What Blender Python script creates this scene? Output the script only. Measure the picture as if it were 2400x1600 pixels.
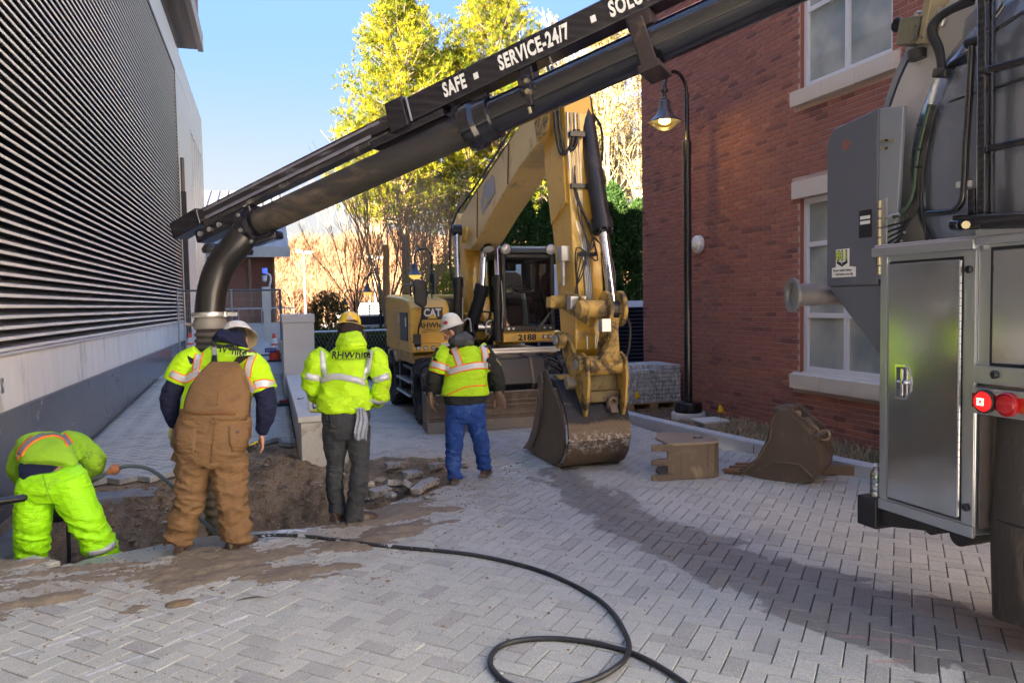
import bpy, math, random
import numpy as np
from mathutils import Vector, Matrix, noise
from mathutils.bvhtree import BVHTree
random.seed(7); rng = np.random.default_rng(7)
for o in list(bpy.data.objects): bpy.data.objects.remove(o)
SC = bpy.context.scene
COL = SC.collection
rad = math.radians

# ------------------------------------------------------------------ camera
FPX, CAMH = 1780.0, 1.80
def cam_basis(yaw, pitch, roll):
    y, p, r = map(rad, (yaw, pitch, roll))
    f = np.array([math.sin(y)*math.cos(p), math.cos(y)*math.cos(p), math.sin(p)])
    rt = np.array([math.cos(y), -math.sin(y), 0.0]); up = np.cross(rt, f)
    rt2 = rt*math.cos(r) + up*math.sin(r)
    return rt2, np.cross(rt2, f), f
CR, CU, CF = cam_basis(17.85, -2.9, -1.0)
CC = np.array([0, 0, CAMH])
def ray(x, y): return CF + CR*(x-1200)/FPX - CU*(y-800)/FPX
def atX(x, y, v): d = ray(x, y); return CC + d*((v-CC[0])/d[0])
def atY(x, y, v): d = ray(x, y); return CC + d*((v-CC[1])/d[1])
def atZ(x, y, v=0.0): d = ray(x, y); return CC + d*((v-CC[2])/d[2])
def atD(x, y, v): return CC + ray(x, y)*v
def proj(P):
    d = np.asarray(P, float) - CC; w = d @ CF
    return (1200 + FPX*(d@CR)/w, 800 - FPX*(d@CU)/w, w)
cam = bpy.data.cameras.new('camera'); camo = bpy.data.objects.new('camera', cam); COL.objects.link(camo)
M4 = Matrix(((CR[0], CU[0], -CF[0], CC[0]), (CR[1], CU[1], -CF[1], CC[1]), (CR[2], CU[2], -CF[2], CC[2]), (0, 0, 0, 1)))
camo.matrix_world = M4
cam.sensor_width = 36; cam.lens = 36*FPX/2400; cam.clip_start = 0.05; cam.clip_end = 3000
SC.camera = camo

# ------------------------------------------------------------------ world, sun, exposure
SUN_EL, SUN_DIR = 16.0, (0.80, 0.60)          # light travels along SUN_DIR (towards +x +y)
SKY_K, SKY_TINT = 5.0, (1.42, 1.36, 1.44)
SC.world = bpy.data.worlds.new('World'); SC.world.use_nodes = True
wn = SC.world.node_tree; wn.nodes.clear()
wo = wn.nodes.new('ShaderNodeOutputWorld'); wb = wn.nodes.new('ShaderNodeBackground'); sk = wn.nodes.new('ShaderNodeTexSky')
sk.sky_type = 'NISHITA'; sk.sun_disc = False; sk.sun_elevation = rad(SUN_EL)
az_to_sun = math.atan2(-SUN_DIR[0], -SUN_DIR[1])      # from +Y clockwise
sk.sun_rotation = az_to_sun % (2*math.pi); sk.air_density = 1.0; sk.dust_density = 3.2; sk.ozone_density = 3.5
wb.inputs['Strength'].default_value = 0.15
# the whole dome alike: brightness compressed zenith to horizon, then raised by the tint
lum = wn.nodes.new('ShaderNodeVectorMath'); lum.operation = 'DOT_PRODUCT'; lum.inputs[1].default_value = (.25, .6, .15); wn.links.new(sk.outputs[0], lum.inputs[0])
ma = wn.nodes.new('ShaderNodeMath'); ma.operation = 'MULTIPLY_ADD'; ma.inputs[1].default_value = SKY_K; ma.inputs[2].default_value = 1.0; wn.links.new(lum.outputs['Value'], ma.inputs[0])
dvn = wn.nodes.new('ShaderNodeMath'); dvn.operation = 'DIVIDE'; dvn.inputs[0].default_value = 1.0; wn.links.new(ma.outputs[0], dvn.inputs[1])
scn = wn.nodes.new('ShaderNodeVectorMath'); scn.operation = 'SCALE'; wn.links.new(sk.outputs[0], scn.inputs[0]); wn.links.new(dvn.outputs[0], scn.inputs['Scale'])
tin = wn.nodes.new('ShaderNodeVectorMath'); tin.operation = 'MULTIPLY'; tin.inputs[1].default_value = SKY_TINT; wn.links.new(scn.outputs[0], tin.inputs[0])
# pale band of haze low over the whole horizon
tcw = wn.nodes.new('ShaderNodeTexCoord'); sxy = wn.nodes.new('ShaderNodeSeparateXYZ'); wn.links.new(tcw.outputs['Generated'], sxy.inputs[0])
mrh = wn.nodes.new('ShaderNodeMapRange'); mrh.interpolation_type = 'SMOOTHSTEP'; mrh.inputs[1].default_value = .02; mrh.inputs[2].default_value = .33; mrh.inputs[3].default_value = .85; mrh.inputs[4].default_value = 0.0; wn.links.new(sxy.outputs[2], mrh.inputs[0])
mxh = wn.nodes.new('ShaderNodeMix'); mxh.data_type = 'RGBA'; mxh.inputs[7].default_value = (.345, .315, .285, 1); wn.links.new(mrh.outputs[0], mxh.inputs[0]); wn.links.new(tin.outputs[0], mxh.inputs[6])
wn.links.new(mxh.outputs[2], wb.inputs[0]); wn.links.new(wb.outputs[0], wo.inputs[0])
sl = bpy.data.lights.new('sun', 'SUN'); sl.energy = 2.8; sl.angle = rad(0.5); sl.color = (1.0, 0.86, 0.68)
so = bpy.data.objects.new('sun', sl); COL.objects.link(so)
dv = Vector((SUN_DIR[0]*math.cos(rad(SUN_EL)), SUN_DIR[1]*math.cos(rad(SUN_EL)), -math.sin(rad(SUN_EL))))
so.rotation_euler = dv.to_track_quat('-Z', 'Y').to_euler(); so.location = (0, 0, 40)
SC.view_settings.view_transform = 'Standard'; SC.view_settings.look = 'None'
SC.view_settings.gamma = 1; SC.view_settings.use_curve_mapping = False
SC.view_settings.exposure = 4.34
SC.cycles.max_bounces = 6; SC.cycles.diffuse_bounces = 5; SC.cycles.glossy_bounces = 3; SC.cycles.transmission_bounces = 4
SC.cycles.transparent_max_bounces = 8; SC.cycles.use_denoising = True
SC.cycles.caustics_reflective = False; SC.cycles.caustics_refractive = False

# ------------------------------------------------------------------ materials
def _rgb(c): return (c[0], c[1], c[2], 1)
class NT:
    def __init__(s, name):
        s.m = bpy.data.materials.new(name); s.m.use_nodes = True; s.t = s.m.node_tree
        s.b = s.t.nodes['Principled BSDF']; s.out = s.t.nodes['Material Output']
    def n(s, typ, **kw):
        nd = s.t.nodes.new('ShaderNode'+typ)
        for k, v in kw.items(): setattr(nd, k, v)
        return nd
    def l(s, a, b): s.t.links.new(a, b)
    def set(s, sock, v):
        if hasattr(v, 'is_output') or isinstance(v, bpy.types.NodeSocket): s.l(v, sock)
        else: sock.default_value = v
    def math(s, op, a, b=0.0, c=0.0, clamp=False):
        nd = s.n('Math', operation=op, use_clamp=clamp)
        for i, v in enumerate((a, b, c)): s.set(nd.inputs[i], v)
        return nd.outputs[0]
    def vmath(s, op, a, b=(0, 0, 0), scale=None):
        nd = s.n('VectorMath', operation=op); s.set(nd.inputs[0], a); s.set(nd.inputs[1], b)
        if scale is not None: s.set(nd.inputs[3], scale)
        return nd.outputs[1] if op in ('DOT_PRODUCT', 'LENGTH', 'DISTANCE') else nd.outputs[0]
    def noise(s, vec, scale, detail=3, rough=.55, dist=0.0):
        nd = s.n('TexNoise'); s.set(nd.inputs['Vector'], vec); nd.inputs['Scale'].default_value = scale
        nd.inputs['Detail'].default_value = detail; nd.inputs['Roughness'].default_value = rough; nd.inputs['Distortion'].default_value = dist
        return nd.outputs['Fac']
    def mix(s, f, a, b, blend='MIX'):
        nd = s.n('Mix', data_type='RGBA', blend_type=blend)
        s.set(nd.inputs[0], f)
        s.set(nd.inputs[6], _rgb(a) if isinstance(a, tuple) else a); s.set(nd.inputs[7], _rgb(b) if isinstance(b, tuple) else b)
        return nd.outputs[2]
    def ramp(s, v, lo, hi):
        nd = s.n('MapRange'); nd.clamp = True; nd.interpolation_type = 'SMOOTHSTEP'
        s.set(nd.inputs[0], v); s.set(nd.inputs[1], lo); s.set(nd.inputs[2], hi)
        return nd.outputs[0]
    def pos(s): return s.n('NewGeometry').outputs['Position']
    def obj(s): return s.n('TexCoord').outputs['Object']
    def bump(s, h, strength, dist=.01):
        nd = s.n('Bump'); nd.inputs['Strength'].default_value = strength; nd.inputs['Distance'].default_value = dist
        s.l(h, nd.inputs['Height']); s.l(nd.outputs[0], s.b.inputs['Normal'])
    def col(s, v): s.set(s.b.inputs['Base Color'], _rgb(v) if isinstance(v, tuple) else v)
    def rough(s, v): s.set(s.b.inputs['Roughness'], v)
    def segd(s, p, a, b):
        pa = s.vmath('SUBTRACT', p, a); ba = tuple(b[i]-a[i] for i in range(3)); L = sum(x*x for x in ba)
        h = s.math('MULTIPLY', s.vmath('DOT_PRODUCT', pa, ba), 1/L, clamp=True)
        return s.vmath('LENGTH', s.vmath('SUBTRACT', pa, s.vmath('SCALE', ba, scale=h)))
    def polyd(s, p, pts):
        d = None
        for a, b in zip(pts[:-1], pts[1:]):
            e = s.segd(p, a, b); d = e if d is None else s.math('MINIMUM', d, e)
        return d
_MC = {}
def mat(name, col, rough=.6, metal=0.0, var=.12, vs=6, bump=.15, bs=60, dirt=None, spec=.5, coat=0, world=False, stretch=None):
    """general surface: base colour with slow tonal variation, optional dirt=(colour, amount 0-1, scale), fine relief"""
    if name in _MC: return _MC[name]
    t = NT(name); p = t.pos() if world else t.obj()
    if stretch: p = t.vmath('MULTIPLY', p, stretch)
    n1 = t.noise(p, vs, 5, .6)
    lo = tuple(max(0, c*(1-var)) for c in col); hi = tuple(min(1, c*(1+var)) for c in col)
    c = t.mix(n1, lo, hi); r = rough
    if dirt:
        n2 = t.noise(p, dirt[2], 8, .68, .6); k = t.ramp(n2, .62-.3*dirt[1], .82-.3*dirt[1])
        c = t.mix(k, c, dirt[0]); r = t.math('ADD', t.math('MULTIPLY', k, max(0, .85-rough)), rough)
    t.col(c); t.rough(r); t.b.inputs['Metallic'].default_value = metal
    if dirt and metal > .4: t.set(t.b.inputs['Metallic'], t.math('SUBTRACT', metal, k, clamp=True))
    t.b.inputs['Specular IOR Level'].default_value = spec; t.b.inputs['Coat Weight'].default_value = coat
    if bump: t.bump(t.noise(p, bs, 4, .6), bump)
    _MC[name] = t.m; return t.m
def emis(name, col, strength):
    if name in _MC: return _MC[name]
    t = NT(name); t.col(col); t.b.inputs['Emission Color'].default_value = _rgb(col); t.b.inputs['Emission Strength'].default_value = strength
    _MC[name] = t.m; return t.m
def glass(name, tint=(.75, .85, .85), rough=.03, alpha=.35):
    if name in _MC: return _MC[name]
    t = NT(name); g = t.n('BsdfGlossy'); g.inputs['Roughness'].default_value = rough; tr = t.n('BsdfTransparent'); tr.inputs[0].default_value = _rgb(tint)
    fr = t.n('Fresnel'); fr.inputs[0].default_value = 1.5; mx = t.n('MixShader')
    t.l(t.math('ADD', fr.outputs[0], alpha*.3, clamp=True), mx.inputs[0]); t.l(tr.outputs[0], mx.inputs[1]); t.l(g.outputs[0], mx.inputs[2]); t.l(mx.outputs[0], t.out.inputs[0])
    _MC[name] = t.m; return t.m

# ------------------------------------------------------------------ mesh building
class MB:
    def __init__(s): s.v = []; s.f = []; s.mi = []; s.a = []; s.cur = 0; s.rnd = 0.0
    def add(s, vs, fs):
        b = len(s.v); s.v.extend([tuple(map(float, p)) for p in vs]); s.f.extend([tuple(b+i for i in f) for f in fs])
        s.mi.extend([s.cur]*len(fs)); s.a.extend([s.rnd]*len(vs)); return s
    def box(s, x0, x1, y0, y1, z0, z1, T=None):
        vs = [(x, y, z) for z in (z0, z1) for y in (y0, y1) for x in (x0, x1)]
        if T is not None: vs = [T @ Vector(p) for p in vs]
        return s.add(vs, [(0, 2, 3, 1), (4, 5, 7, 6), (0, 1, 5, 4), (2, 6, 7, 3), (0, 4, 6, 2), (1, 3, 7, 5)])
    def bar(s, p0, p1, w, h, up=(0, 0, 1)):
        p0, p1 = Vector(p0), Vector(p1); d = (p1-p0); L = d.length; d.normalize(); u = Vector(up)
        x = d.cross(u); x = x.normalized() if x.length > 1e-5 else Vector((1, 0, 0)); z = x.cross(d)
        vs = [p0 + d*(L*a) + x*(w/2*b) + z*(h/2*c) for c in (-1, 1) for b in (-1, 1) for a in (0, 1)]
        return s.add(vs, [(0, 2, 3, 1), (4, 5, 7, 6), (0, 1, 5, 4), (2, 6, 7, 3), (0, 4, 6, 2), (1, 3, 7, 5)])
    def prism(s, poly, ax, a0, a1):
        f = {'X': lambda u, v, a: (a, u, v), 'Y': lambda u, v, a: (u, a, v), 'Z': lambda u, v, a: (u, v, a)}[ax]
        n = len(poly); vs = [f(u, v, a0) for u, v in poly] + [f(u, v, a1) for u, v in poly]
        return s.add(vs, [tuple(range(n))[::-1], tuple(range(n, 2*n))] + [(i, (i+1) % n, n+(i+1) % n, n+i) for i in range(n)])
    def cyl(s, p0, p1, r0, r1=None, n=16, caps=True):
        return s.tube([p0, p1], [r0, r0 if r1 is None else r1], n, caps)
    def tube(s, pts, r, n=8, caps=True, sx=1.0):
        pts = [Vector(p) for p in pts]; m = len(pts)
        if not hasattr(r, '__len__'): r = [r]*m
        t0 = (pts[1]-pts[0]).normalized(); up = Vector((0, 0, 1)) if abs(t0.z) < .9 else Vector((0, 1, 0))
        x = t0.cross(up).normalized(); vs = []
        for i in range(m):
            t = (pts[min(i+1, m-1)]-pts[max(i-1, 0)]); t = t.normalized() if t.length > 1e-9 else t0
            x = (x - t*x.dot(t)); x = x.normalized() if x.length > 1e-6 else Vector((1, 0, 0)); y = t.cross(x)
            for k in range(n):
                a = 2*math.pi*k/n; vs.append(pts[i] + x*(r[i]*math.cos(a)*sx) + y*(r[i]*math.sin(a)))
        fs = [(i*n+k, i*n+(k+1) % n, (i+1)*n+(k+1) % n, (i+1)*n+k) for i in range(m-1) for k in range(n)]
        if caps: fs += [tuple(range(n))[::-1], tuple(range((m-1)*n, m*n))]
        return s.add(vs, fs)
    def loft(s, rings, caps=True, closed=False):
        n = len(rings[0]); m = len(rings); vs = [p for r in rings for p in r]
        fs = [(i*n+k, i*n+(k+1) % n, (i+1)*n+(k+1) % n, (i+1)*n+k) for i in range(m-1) for k in range(n)]
        if caps: fs += [tuple(range(n))[::-1], tuple(range((m-1)*n, m*n))]
        return s.add(vs, fs)
    def ell(s, rings, n=20, e=1.0, caps=True):
        """rings of (centre, half-width vector, half-depth vector)"""
        out = []
        for c, a, b in rings:
            c, a, b = Vector(c), Vector(a), Vector(b); rr = []
            for k in range(n):
                t = 2*math.pi*k/n; ct, st = math.cos(t), math.sin(t)
                rr.append(c + a*(math.copysign(abs(ct)**e, ct)) + b*(math.copysign(abs(st)**e, st)))
            out.append(rr)
        return s.loft(out, caps)
    def lathe(s, c, ax, prof, n=24, caps=False, a0=0, a1=2*math.pi):
        """prof = (radius, height along ax)"""
        ax = Vector(ax).normalized(); c = Vector(c); u = ax.cross(Vector((0, 0, 1)) if abs(ax.z) < .9 else Vector((0, 1, 0))).normalized(); w = ax.cross(u)
        full = abs((a1-a0)-2*math.pi) < 1e-6; m = n if full else n+1
        vs = [c + ax*h + (u*math.cos(a0+(a1-a0)*k/n) + w*math.sin(a0+(a1-a0)*k/n))*r for r, h in prof for k in range(m)]
        fs = [(i*m+k, i*m+(k+1) % m, (i+1)*m+(k+1) % m, (i+1)*m+k) for i in range(len(prof)-1) for k in range(n)]
        if caps: fs += [tuple(range(m))[::-1], tuple(range((len(prof)-1)*m, len(prof)*m))]
        return s.add(vs, fs)
    def sph(s, c, r, n=16, m=10):
        if not hasattr(r, '__len__'): r = (r, r, r)
        c = Vector(c); vs = []
        for i in range(m+1):
            ph = math.pi*i/m; q = max(math.sin(ph), .001)
            for k in range(n): vs.append((c.x+r[0]*q*math.cos(2*math.pi*k/n), c.y+r[1]*q*math.sin(2*math.pi*k/n), c.z+r[2]*math.cos(ph)))
        return s.add(vs, [(i*n+k, (i+1)*n+k, (i+1)*n+(k+1) % n, i*n+(k+1) % n) for i in range(m) for k in range(n)])
def mesh_np(name, V, F, mats, rnd=None, mi=None):
    """V (n,3) F (m,k) arrays, all faces the same size k"""
    me = bpy.data.meshes.new(name); V = np.asarray(V, np.float32); F = np.asarray(F, np.int32); k = F.shape[1]
    me.vertices.add(len(V)); me.vertices.foreach_set('co', V.ravel())
    me.loops.add(F.size); me.loops.foreach_set('vertex_index', F.ravel())
    me.polygons.add(len(F)); me.polygons.foreach_set('loop_start', np.arange(0, F.size, k, dtype=np.int32)); me.polygons.foreach_set('loop_total', np.full(len(F), k, np.int32))
    if mi is not None: me.polygons.foreach_set('material_index', np.asarray(mi, np.int32))
    me.update(calc_edges=True); me.shade_flat()
    if rnd is not None: at = me.attributes.new('rnd', 'FLOAT', 'POINT'); at.data.foreach_set('value', np.asarray(rnd, np.float32))
    for m in (mats if isinstance(mats, (list, tuple)) else [mats]): me.materials.append(m)
    return me
ORG = {}
def tag(o, label=None, cat=None, group=None, kind=None):
    for k, v in (('label', label), ('category', cat), ('group', group), ('kind', kind)):
        if v: o[k] = v
    return o
def root(name, label, cat, loc, group=None, rz=0.0):
    o = bpy.data.objects.new(name, None); o.empty_display_size = .1; COL.objects.link(o); o.location = loc; o.rotation_euler.z = rz
    ORG[o] = Matrix.Translation(Vector(loc)) @ Matrix.Rotation(rz, 4, 'Z')
    return tag(o, label, cat, group)
def to_local(mb, parent):
    if parent is not None and parent in ORG:
        Mi = ORG[parent].inverted(); mb.v = [tuple(Mi @ Vector(p)) for p in mb.v]
def fix_normals(me):
    import bmesh
    bm = bmesh.new(); bm.from_mesh(me); bmesh.ops.recalc_face_normals(bm, faces=bm.faces); bm.to_mesh(me); bm.free()
def part(name, mb, mats, parent=None, smooth=None, bevel=0, local=False, label=None, kind=None, fix=True, seg=2):
    """a mesh object; world coordinates unless local"""
    if not local: to_local(mb, parent)
    me = bpy.data.meshes.new(name); me.from_pydata(mb.v, [], mb.f); 
    for m in (mats if isinstance(mats, (list, tuple)) else [mats]): me.materials.append(m)
    me.polygons.foreach_set('material_index', mb.mi)
    if any(mb.a): at = me.attributes.new('rnd', 'FLOAT', 'POINT'); at.data.foreach_set('value', mb.a)
    if fix and len(mb.f) < 6000: fix_normals(me)
    o = bpy.data.objects.new(name, me); COL.objects.link(o)
    if parent is not None: o.parent = parent; ORG[o] = ORG.get(parent, Matrix())
    if smooth is not None:
        me.polygons.foreach_set('use_smooth', [True]*len(me.polygons)); me.set_sharp_from_angle(angle=rad(smooth))
    if bevel:
        b = o.modifiers.new('edge', 'BEVEL'); b.width = bevel; b.segments = seg; b.limit_method = 'ANGLE'; b.angle_limit = rad(35); b.harden_normals = False
    me.update()
    if label: o['label'] = label
    if kind: o['kind'] = kind
    return o
def objm(name, me, parent=None, loc=(0, 0, 0), rot=(0, 0, 0)):
    o = bpy.data.objects.new(name, me); COL.objects.link(o); o.parent = parent
    loc = Vector(loc)
    if parent is not None and parent in ORG: loc = ORG[parent].inverted() @ loc; ORG[o] = ORG[parent]
    o.location = loc; o.rotation_euler = rot; return o
def copy_tree(o, parent=None):
    c = o.copy(); COL.objects.link(c); c.parent = parent
    for ch in o.children: copy_tree(ch, c)
    return c
def text_part(name, body, size, mats, parent, origin, xdir, ydir, depth=.002, bold=0.0, sx=1.0, align='CENTER', shear=0, spacing=1.0, project=None, label=None):
    """lettering as a thin mesh: origin, reading direction xdir, up direction ydir (world)"""
    cu = bpy.data.curves.new(name, 'FONT'); cu.body = body; cu.size = size; cu.extrude = depth; cu.offset = bold; cu.align_x = align; cu.align_y = 'CENTER'
    cu.shear = shear; cu.space_character = spacing; cu.resolution_u = 3
    tmp = bpy.data.objects.new('t', cu); COL.objects.link(tmp); dg = bpy.context.evaluated_depsgraph_get(); me = bpy.data.meshes.new_from_object(tmp.evaluated_get(dg))
    bpy.data.objects.remove(tmp)
    xd, yd = Vector(xdir).normalized(), Vector(ydir).normalized(); zd = xd.cross(yd); org = Vector(origin)
    Mi = ORG[parent].inverted() if parent in ORG else Matrix()
    for v in me.vertices:
        w = org + xd*(v.co.x*sx) + yd*v.co.y + zd*v.co.z
        if project is not None:
            hit = project.ray_cast(w + zd*.5, -zd, 2.0)
            if hit[0] is not None: w = hit[0] + zd*(.012 + v.co.z)
        v.co = Mi @ w
    me.materials.clear()
    for m in (mats if isinstance(mats, (list, tuple)) else [mats]): me.materials.append(m)
    for p in me.polygons: p.material_index = 0
    o = bpy.data.objects.new(name, me); COL.objects.link(o); o.parent = parent
    if label: o['label'] = label
    return o
def catmull(pts, k=6):
    P = [np.array(p, float) for p in pts]; P = [2*P[0]-P[1]] + P + [2*P[-1]-P[-2]]; out = []
    for i in range(1, len(P)-2):
        for j in range(k):
            t = j/k; out.append(.5*((2*P[i]) + (-P[i-1]+P[i+1])*t + (2*P[i-1]-5*P[i]+4*P[i+1]-P[i+2])*t*t + (-P[i-1]+3*P[i]-3*P[i+1]+P[i+2])*t**3))
    out.append(P[-2]); return out
def inpoly(x, y, poly):
    x = np.asarray(x); y = np.asarray(y); c = np.zeros(x.shape, bool); n = len(poly)
    for i in range(n):
        x0, y0 = poly[i]; x1, y1 = poly[(i+1) % n]
        if y0 == y1: continue
        m = ((y0 > y) != (y1 > y)) & (x < (x1-x0)*(y-y0)/(y1-y0)+x0); c ^= m
    return c
def polydist(x, y, poly, closed=True):
    d = np.full(np.shape(x), 1e9); n = len(poly)
    for i in range(n if closed else n-1):
        a = np.array(poly[i]); b = np.array(poly[(i+1) % n]); ba = b-a; L = ba@ba
        h = np.clip(((x-a[0])*ba[0]+(y-a[1])*ba[1])/L, 0, 1); d = np.minimum(d, np.hypot(x-a[0]-ba[0]*h, y-a[1]-ba[1]*h))
    return d
def vnoise(x, y, z, sc=1.0, oct=4):
    return np.array([noise.fractal(Vector((a*sc, b*sc, c*sc)), 0.9, 2.0, oct) for a, b, c in zip(np.ravel(x), np.ravel(y), np.ravel(z))])
# ================================================================== SETTING
# ---- outlines on the ground (metres)
PIT = [(-2.29, 6.35), (-1.63, 6.32), (-1.34, 6.2), (-.93, 6.36), (-.69, 6.48), (-.27, 6.5), (.19, 6.45), (.47, 6.46), (.74, 6.66), (.95, 6.85), (1.25, 7.15),
       (1.3, 7.6), (1.1, 8.3), (.8, 8.85), (.62, 8.96), (.36, 9.15), (.32, 9.7), (.03, 10.55), (-.29, 10.3), (-.64, 9.3), (-1.06, 8.95), (-1.82, 8.9), (-2.29, 8.5)]
STRIP = [(-1.5, 6.02), (-.93, 5.93), (-.5, 6.08), (-.2, 5.98), (.1, 6.2), (.55, 6.35), (.45, 6.6), (-.5, 6.7), (-1.6, 6.5)]
RUBB = [(.8, 6.6), (1.3, 6.95), (1.65, 7.3), (1.95, 7.75), (2.0, 8.3), (1.8, 8.8), (1.2, 9.0), (.6, 8.95), (.5, 8), (.9, 7)]
NEAR_EDGE = [(-2.4, 5.95, 0), (-1.3, 5.75, 0), (-.4, 5.8, 0), (.5, 6.1, 0), (1.3, 6.85, 0), (1.9, 7.7, 0)]
def ramp_z(x, y): return np.where((np.asarray(x) < .5), np.clip((np.asarray(y)-9.35)*.0335, 0, .55), 0.0)

# ---- materials
def paver_material(far=False):
    t = NT('paver_concrete'); p = t.pos()
    at = t.n('Attribute', attribute_name='rnd').outputs['Fac']; ob = t.n('ObjectInfo').outputs['Random']
    r = t.math('FRACT', t.math('ADD', at, ob))
    c = t.mix(r, (.385, .40, .375), (.475, .49, .455))
    c = t.mix(t.ramp(r, .86, .9), c, (.33, .335, .32))
    sp = t.noise(p, 120, 3, .8); c = t.mix(t.ramp(sp, .56, .68), c, (.74, .74, .71)); c = t.mix(t.ramp(sp, .46, .34), c, (.22, .20, .19)); c = t.mix(t.ramp(t.noise(p, 21, 3, .6), .35, .7), c, t.mix(.22, c, (.25, .24, .23)))
    big = t.noise(p, .8, 4, .6); c = t.mix(t.ramp(big, .40, .7), c, t.mix(.35, c, (.50, .50, .46)))
    # wet track running from the bucket towards the lower right
    w = t.polyd(p, [(2.9, 7.6, 0), (2.78, 6.6, 0), (2.74, 5.5, 0), (2.95, 4.4, 0), (3.3, 3.3, 0), (3.6, 2.4, 0), (3.6, 1.2, 0)])
    yy = t.n('SeparateXYZ'); t.l(p, yy.inputs[0])
    half = t.math('ADD', .17, t.math('MULTIPLY', t.math('MAXIMUM', t.math('SUBTRACT', 7.6, yy.outputs[1]), 0), .065))
    w = t.math('SUBTRACT', t.math('ADD', half, t.math('MULTIPLY', t.math('SUBTRACT', t.noise(p, 2.0, 5, .6, .8), .5), 1.05)), w)
    wet = t.ramp(w, -.012, .035)
    c = t.mix(wet, c, t.mix(.64, c, t.mix(1.0, c, (.26, .25, .26), 'MULTIPLY')))
    # fine tan dust spread round the dig
    d = t.polyd(p, NEAR_EDGE); dn = t.noise(p, 3.2, 8, .7, .3)
    dust = t.math('MULTIPLY', t.ramp(t.math('SUBTRACT', dn, t.math('MULTIPLY', d, .16)), .36, .56), .75)
    c = t.mix(dust, c, (.34, .30, .25))
    d2 = t.polyd(p, [(1.0, 8.4, 0), (2.3, 8.6, 0)]); c = t.mix(t.math('MULTIPLY', t.ramp(t.math('SUBTRACT', dn, t.math('MULTIPLY', d2, .25)), .25, .5), .6), c, (.36, .29, .2))
    # old scraped paint lines at the lower left, faint marking spray at the right
    for a, b in (((-1.9, 4.25, 0), (-.35, 5.0, 0)), ((-.9, 4.15, 0), (-.15, 4.65, 0))):
        k = t.ramp(t.math('ADD', t.segd(p, a, b), t.math('MULTIPLY', t.noise(p, 30, 4, .7), .06)), .048, .03); c = t.mix(t.math('MULTIPLY', k, .75), c, (.66, .68, .72))
    k = t.ramp(t.math('ADD', t.segd(p, (2.86, 3.25, 0), (3.16, 3.05, 0)), t.math('MULTIPLY', t.noise(p, 22, 4, .7), .09)), .07, .03); c = t.mix(t.math('MULTIPLY', k, .5), c, (.60, .22, .27))
    k = t.ramp(t.math('ADD', t.segd(p, (2.8, 2.95, 0), (2.95, 2.9, 0)), t.math('MULTIPLY', t.noise(p, 22, 4, .7), .09)), .07, .03); c = t.mix(t.math('MULTIPLY', k, .5), c, (.5, .16, .12))
    k = t.ramp(t.noise(p, 14, 3, .6), .70, .76); c = t.mix(t.math('MULTIPLY', k, .45), c, (.2, .17, .14))
    k = t.ramp(t.noise(p, 4.4, 4, .75, 1.), .66, .74); c = t.mix(t.math('MULTIPLY', k, .35), c, (.62, .62, .62))
    t.col(c); t.rough(t.mix(wet, (.85, .85, .85), (.42, .42, .42))); t.b.inputs['Specular IOR Level'].default_value = .4
    t.bump(t.noise(p, 150, 3, .7), .35, .003)
    return t.m
M_PAVER = paver_material()
M_JOINT = mat('joint_sand', (.045, .042, .038), .95, world=True, var=.3, vs=20)
M_SOIL = None
def soil_material():
    t = NT('dug_soil'); p = t.pos(); n1 = t.noise(p, 2.2, 6, .65); n2 = t.noise(p, 34, 6, .7); n3 = t.noise(p, 120, 3, .7)
    c = t.mix(t.ramp(n1, .35, .65), (.22, .158, .10), (.37, .275, .18)); c = t.mix(t.ramp(n2, .5, .75), c, (.42, .31, .20)); c = t.mix(t.ramp(n2, .42, .28), c, (.11, .07, .042))
    c = t.mix(t.ramp(n3, .66, .74), c, (.40, .35, .28))
    t.col(c); t.rough(.95); t.b.inputs['Specular IOR Level'].default_value = .2; t.bump(t.math('ADD', n2, t.math('MULTIPLY', n3, .5)), .9, .03); return t.m
M_SOIL = soil_material()
M_SAND = mat('spread_sand', (.225, .185, .14), .95, world=True, var=.4, vs=14, bump=1.0, bs=70, spec=.2)
M_CONC = mat('concrete', (.58, .565, .53), .85, var=.12, vs=2.5, bump=.25, bs=90, world=True)
M_CONC2 = mat('stained_concrete', (.70, .685, .65), .85, var=.16, vs=3, bump=.25, bs=80, world=True, dirt=((.22, .20, .17), .25, 2.0), stretch=(1, 1, .25))

# ---- ground sheets round the dig, all below the pavers
g = MB()
for x0, x1, y0, y1 in ((-60, -2.3, -3, 60), (-2.3, 2.2, .8, 5.8), (2.2, 5.1, .8, 18.5), (-2.3, 2.2, 10.9, 18.5)):
    g.add([(x0, y0, -.075), (x1, y0, -.075), (x1, y1, -.075), (x0, y1, -.075)], [(0, 1, 2, 3)])
part('ground', g, M_JOINT, kind='structure')
g = MB(); 
for x0, x1, y0, y1 in ((-900, 900, 62, 1500), (-900, -60, -500, 62), (-60, 900, -500, -40), (60, 900, -40, 62), (-60, 60, 30, 62), (.85, 60, 18.5, 30)):
    g.add([(x0, y0, -.11), (x1, y0, -.11), (x1, y1, -.11), (x0, y1, -.11)], [(0, 1, 2, 3)])
part('distant_ground', g, mat('far_asphalt', (.30, .26, .22), .9, var=.25, vs=.05, world=True, bump=0), kind='structure')
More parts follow.
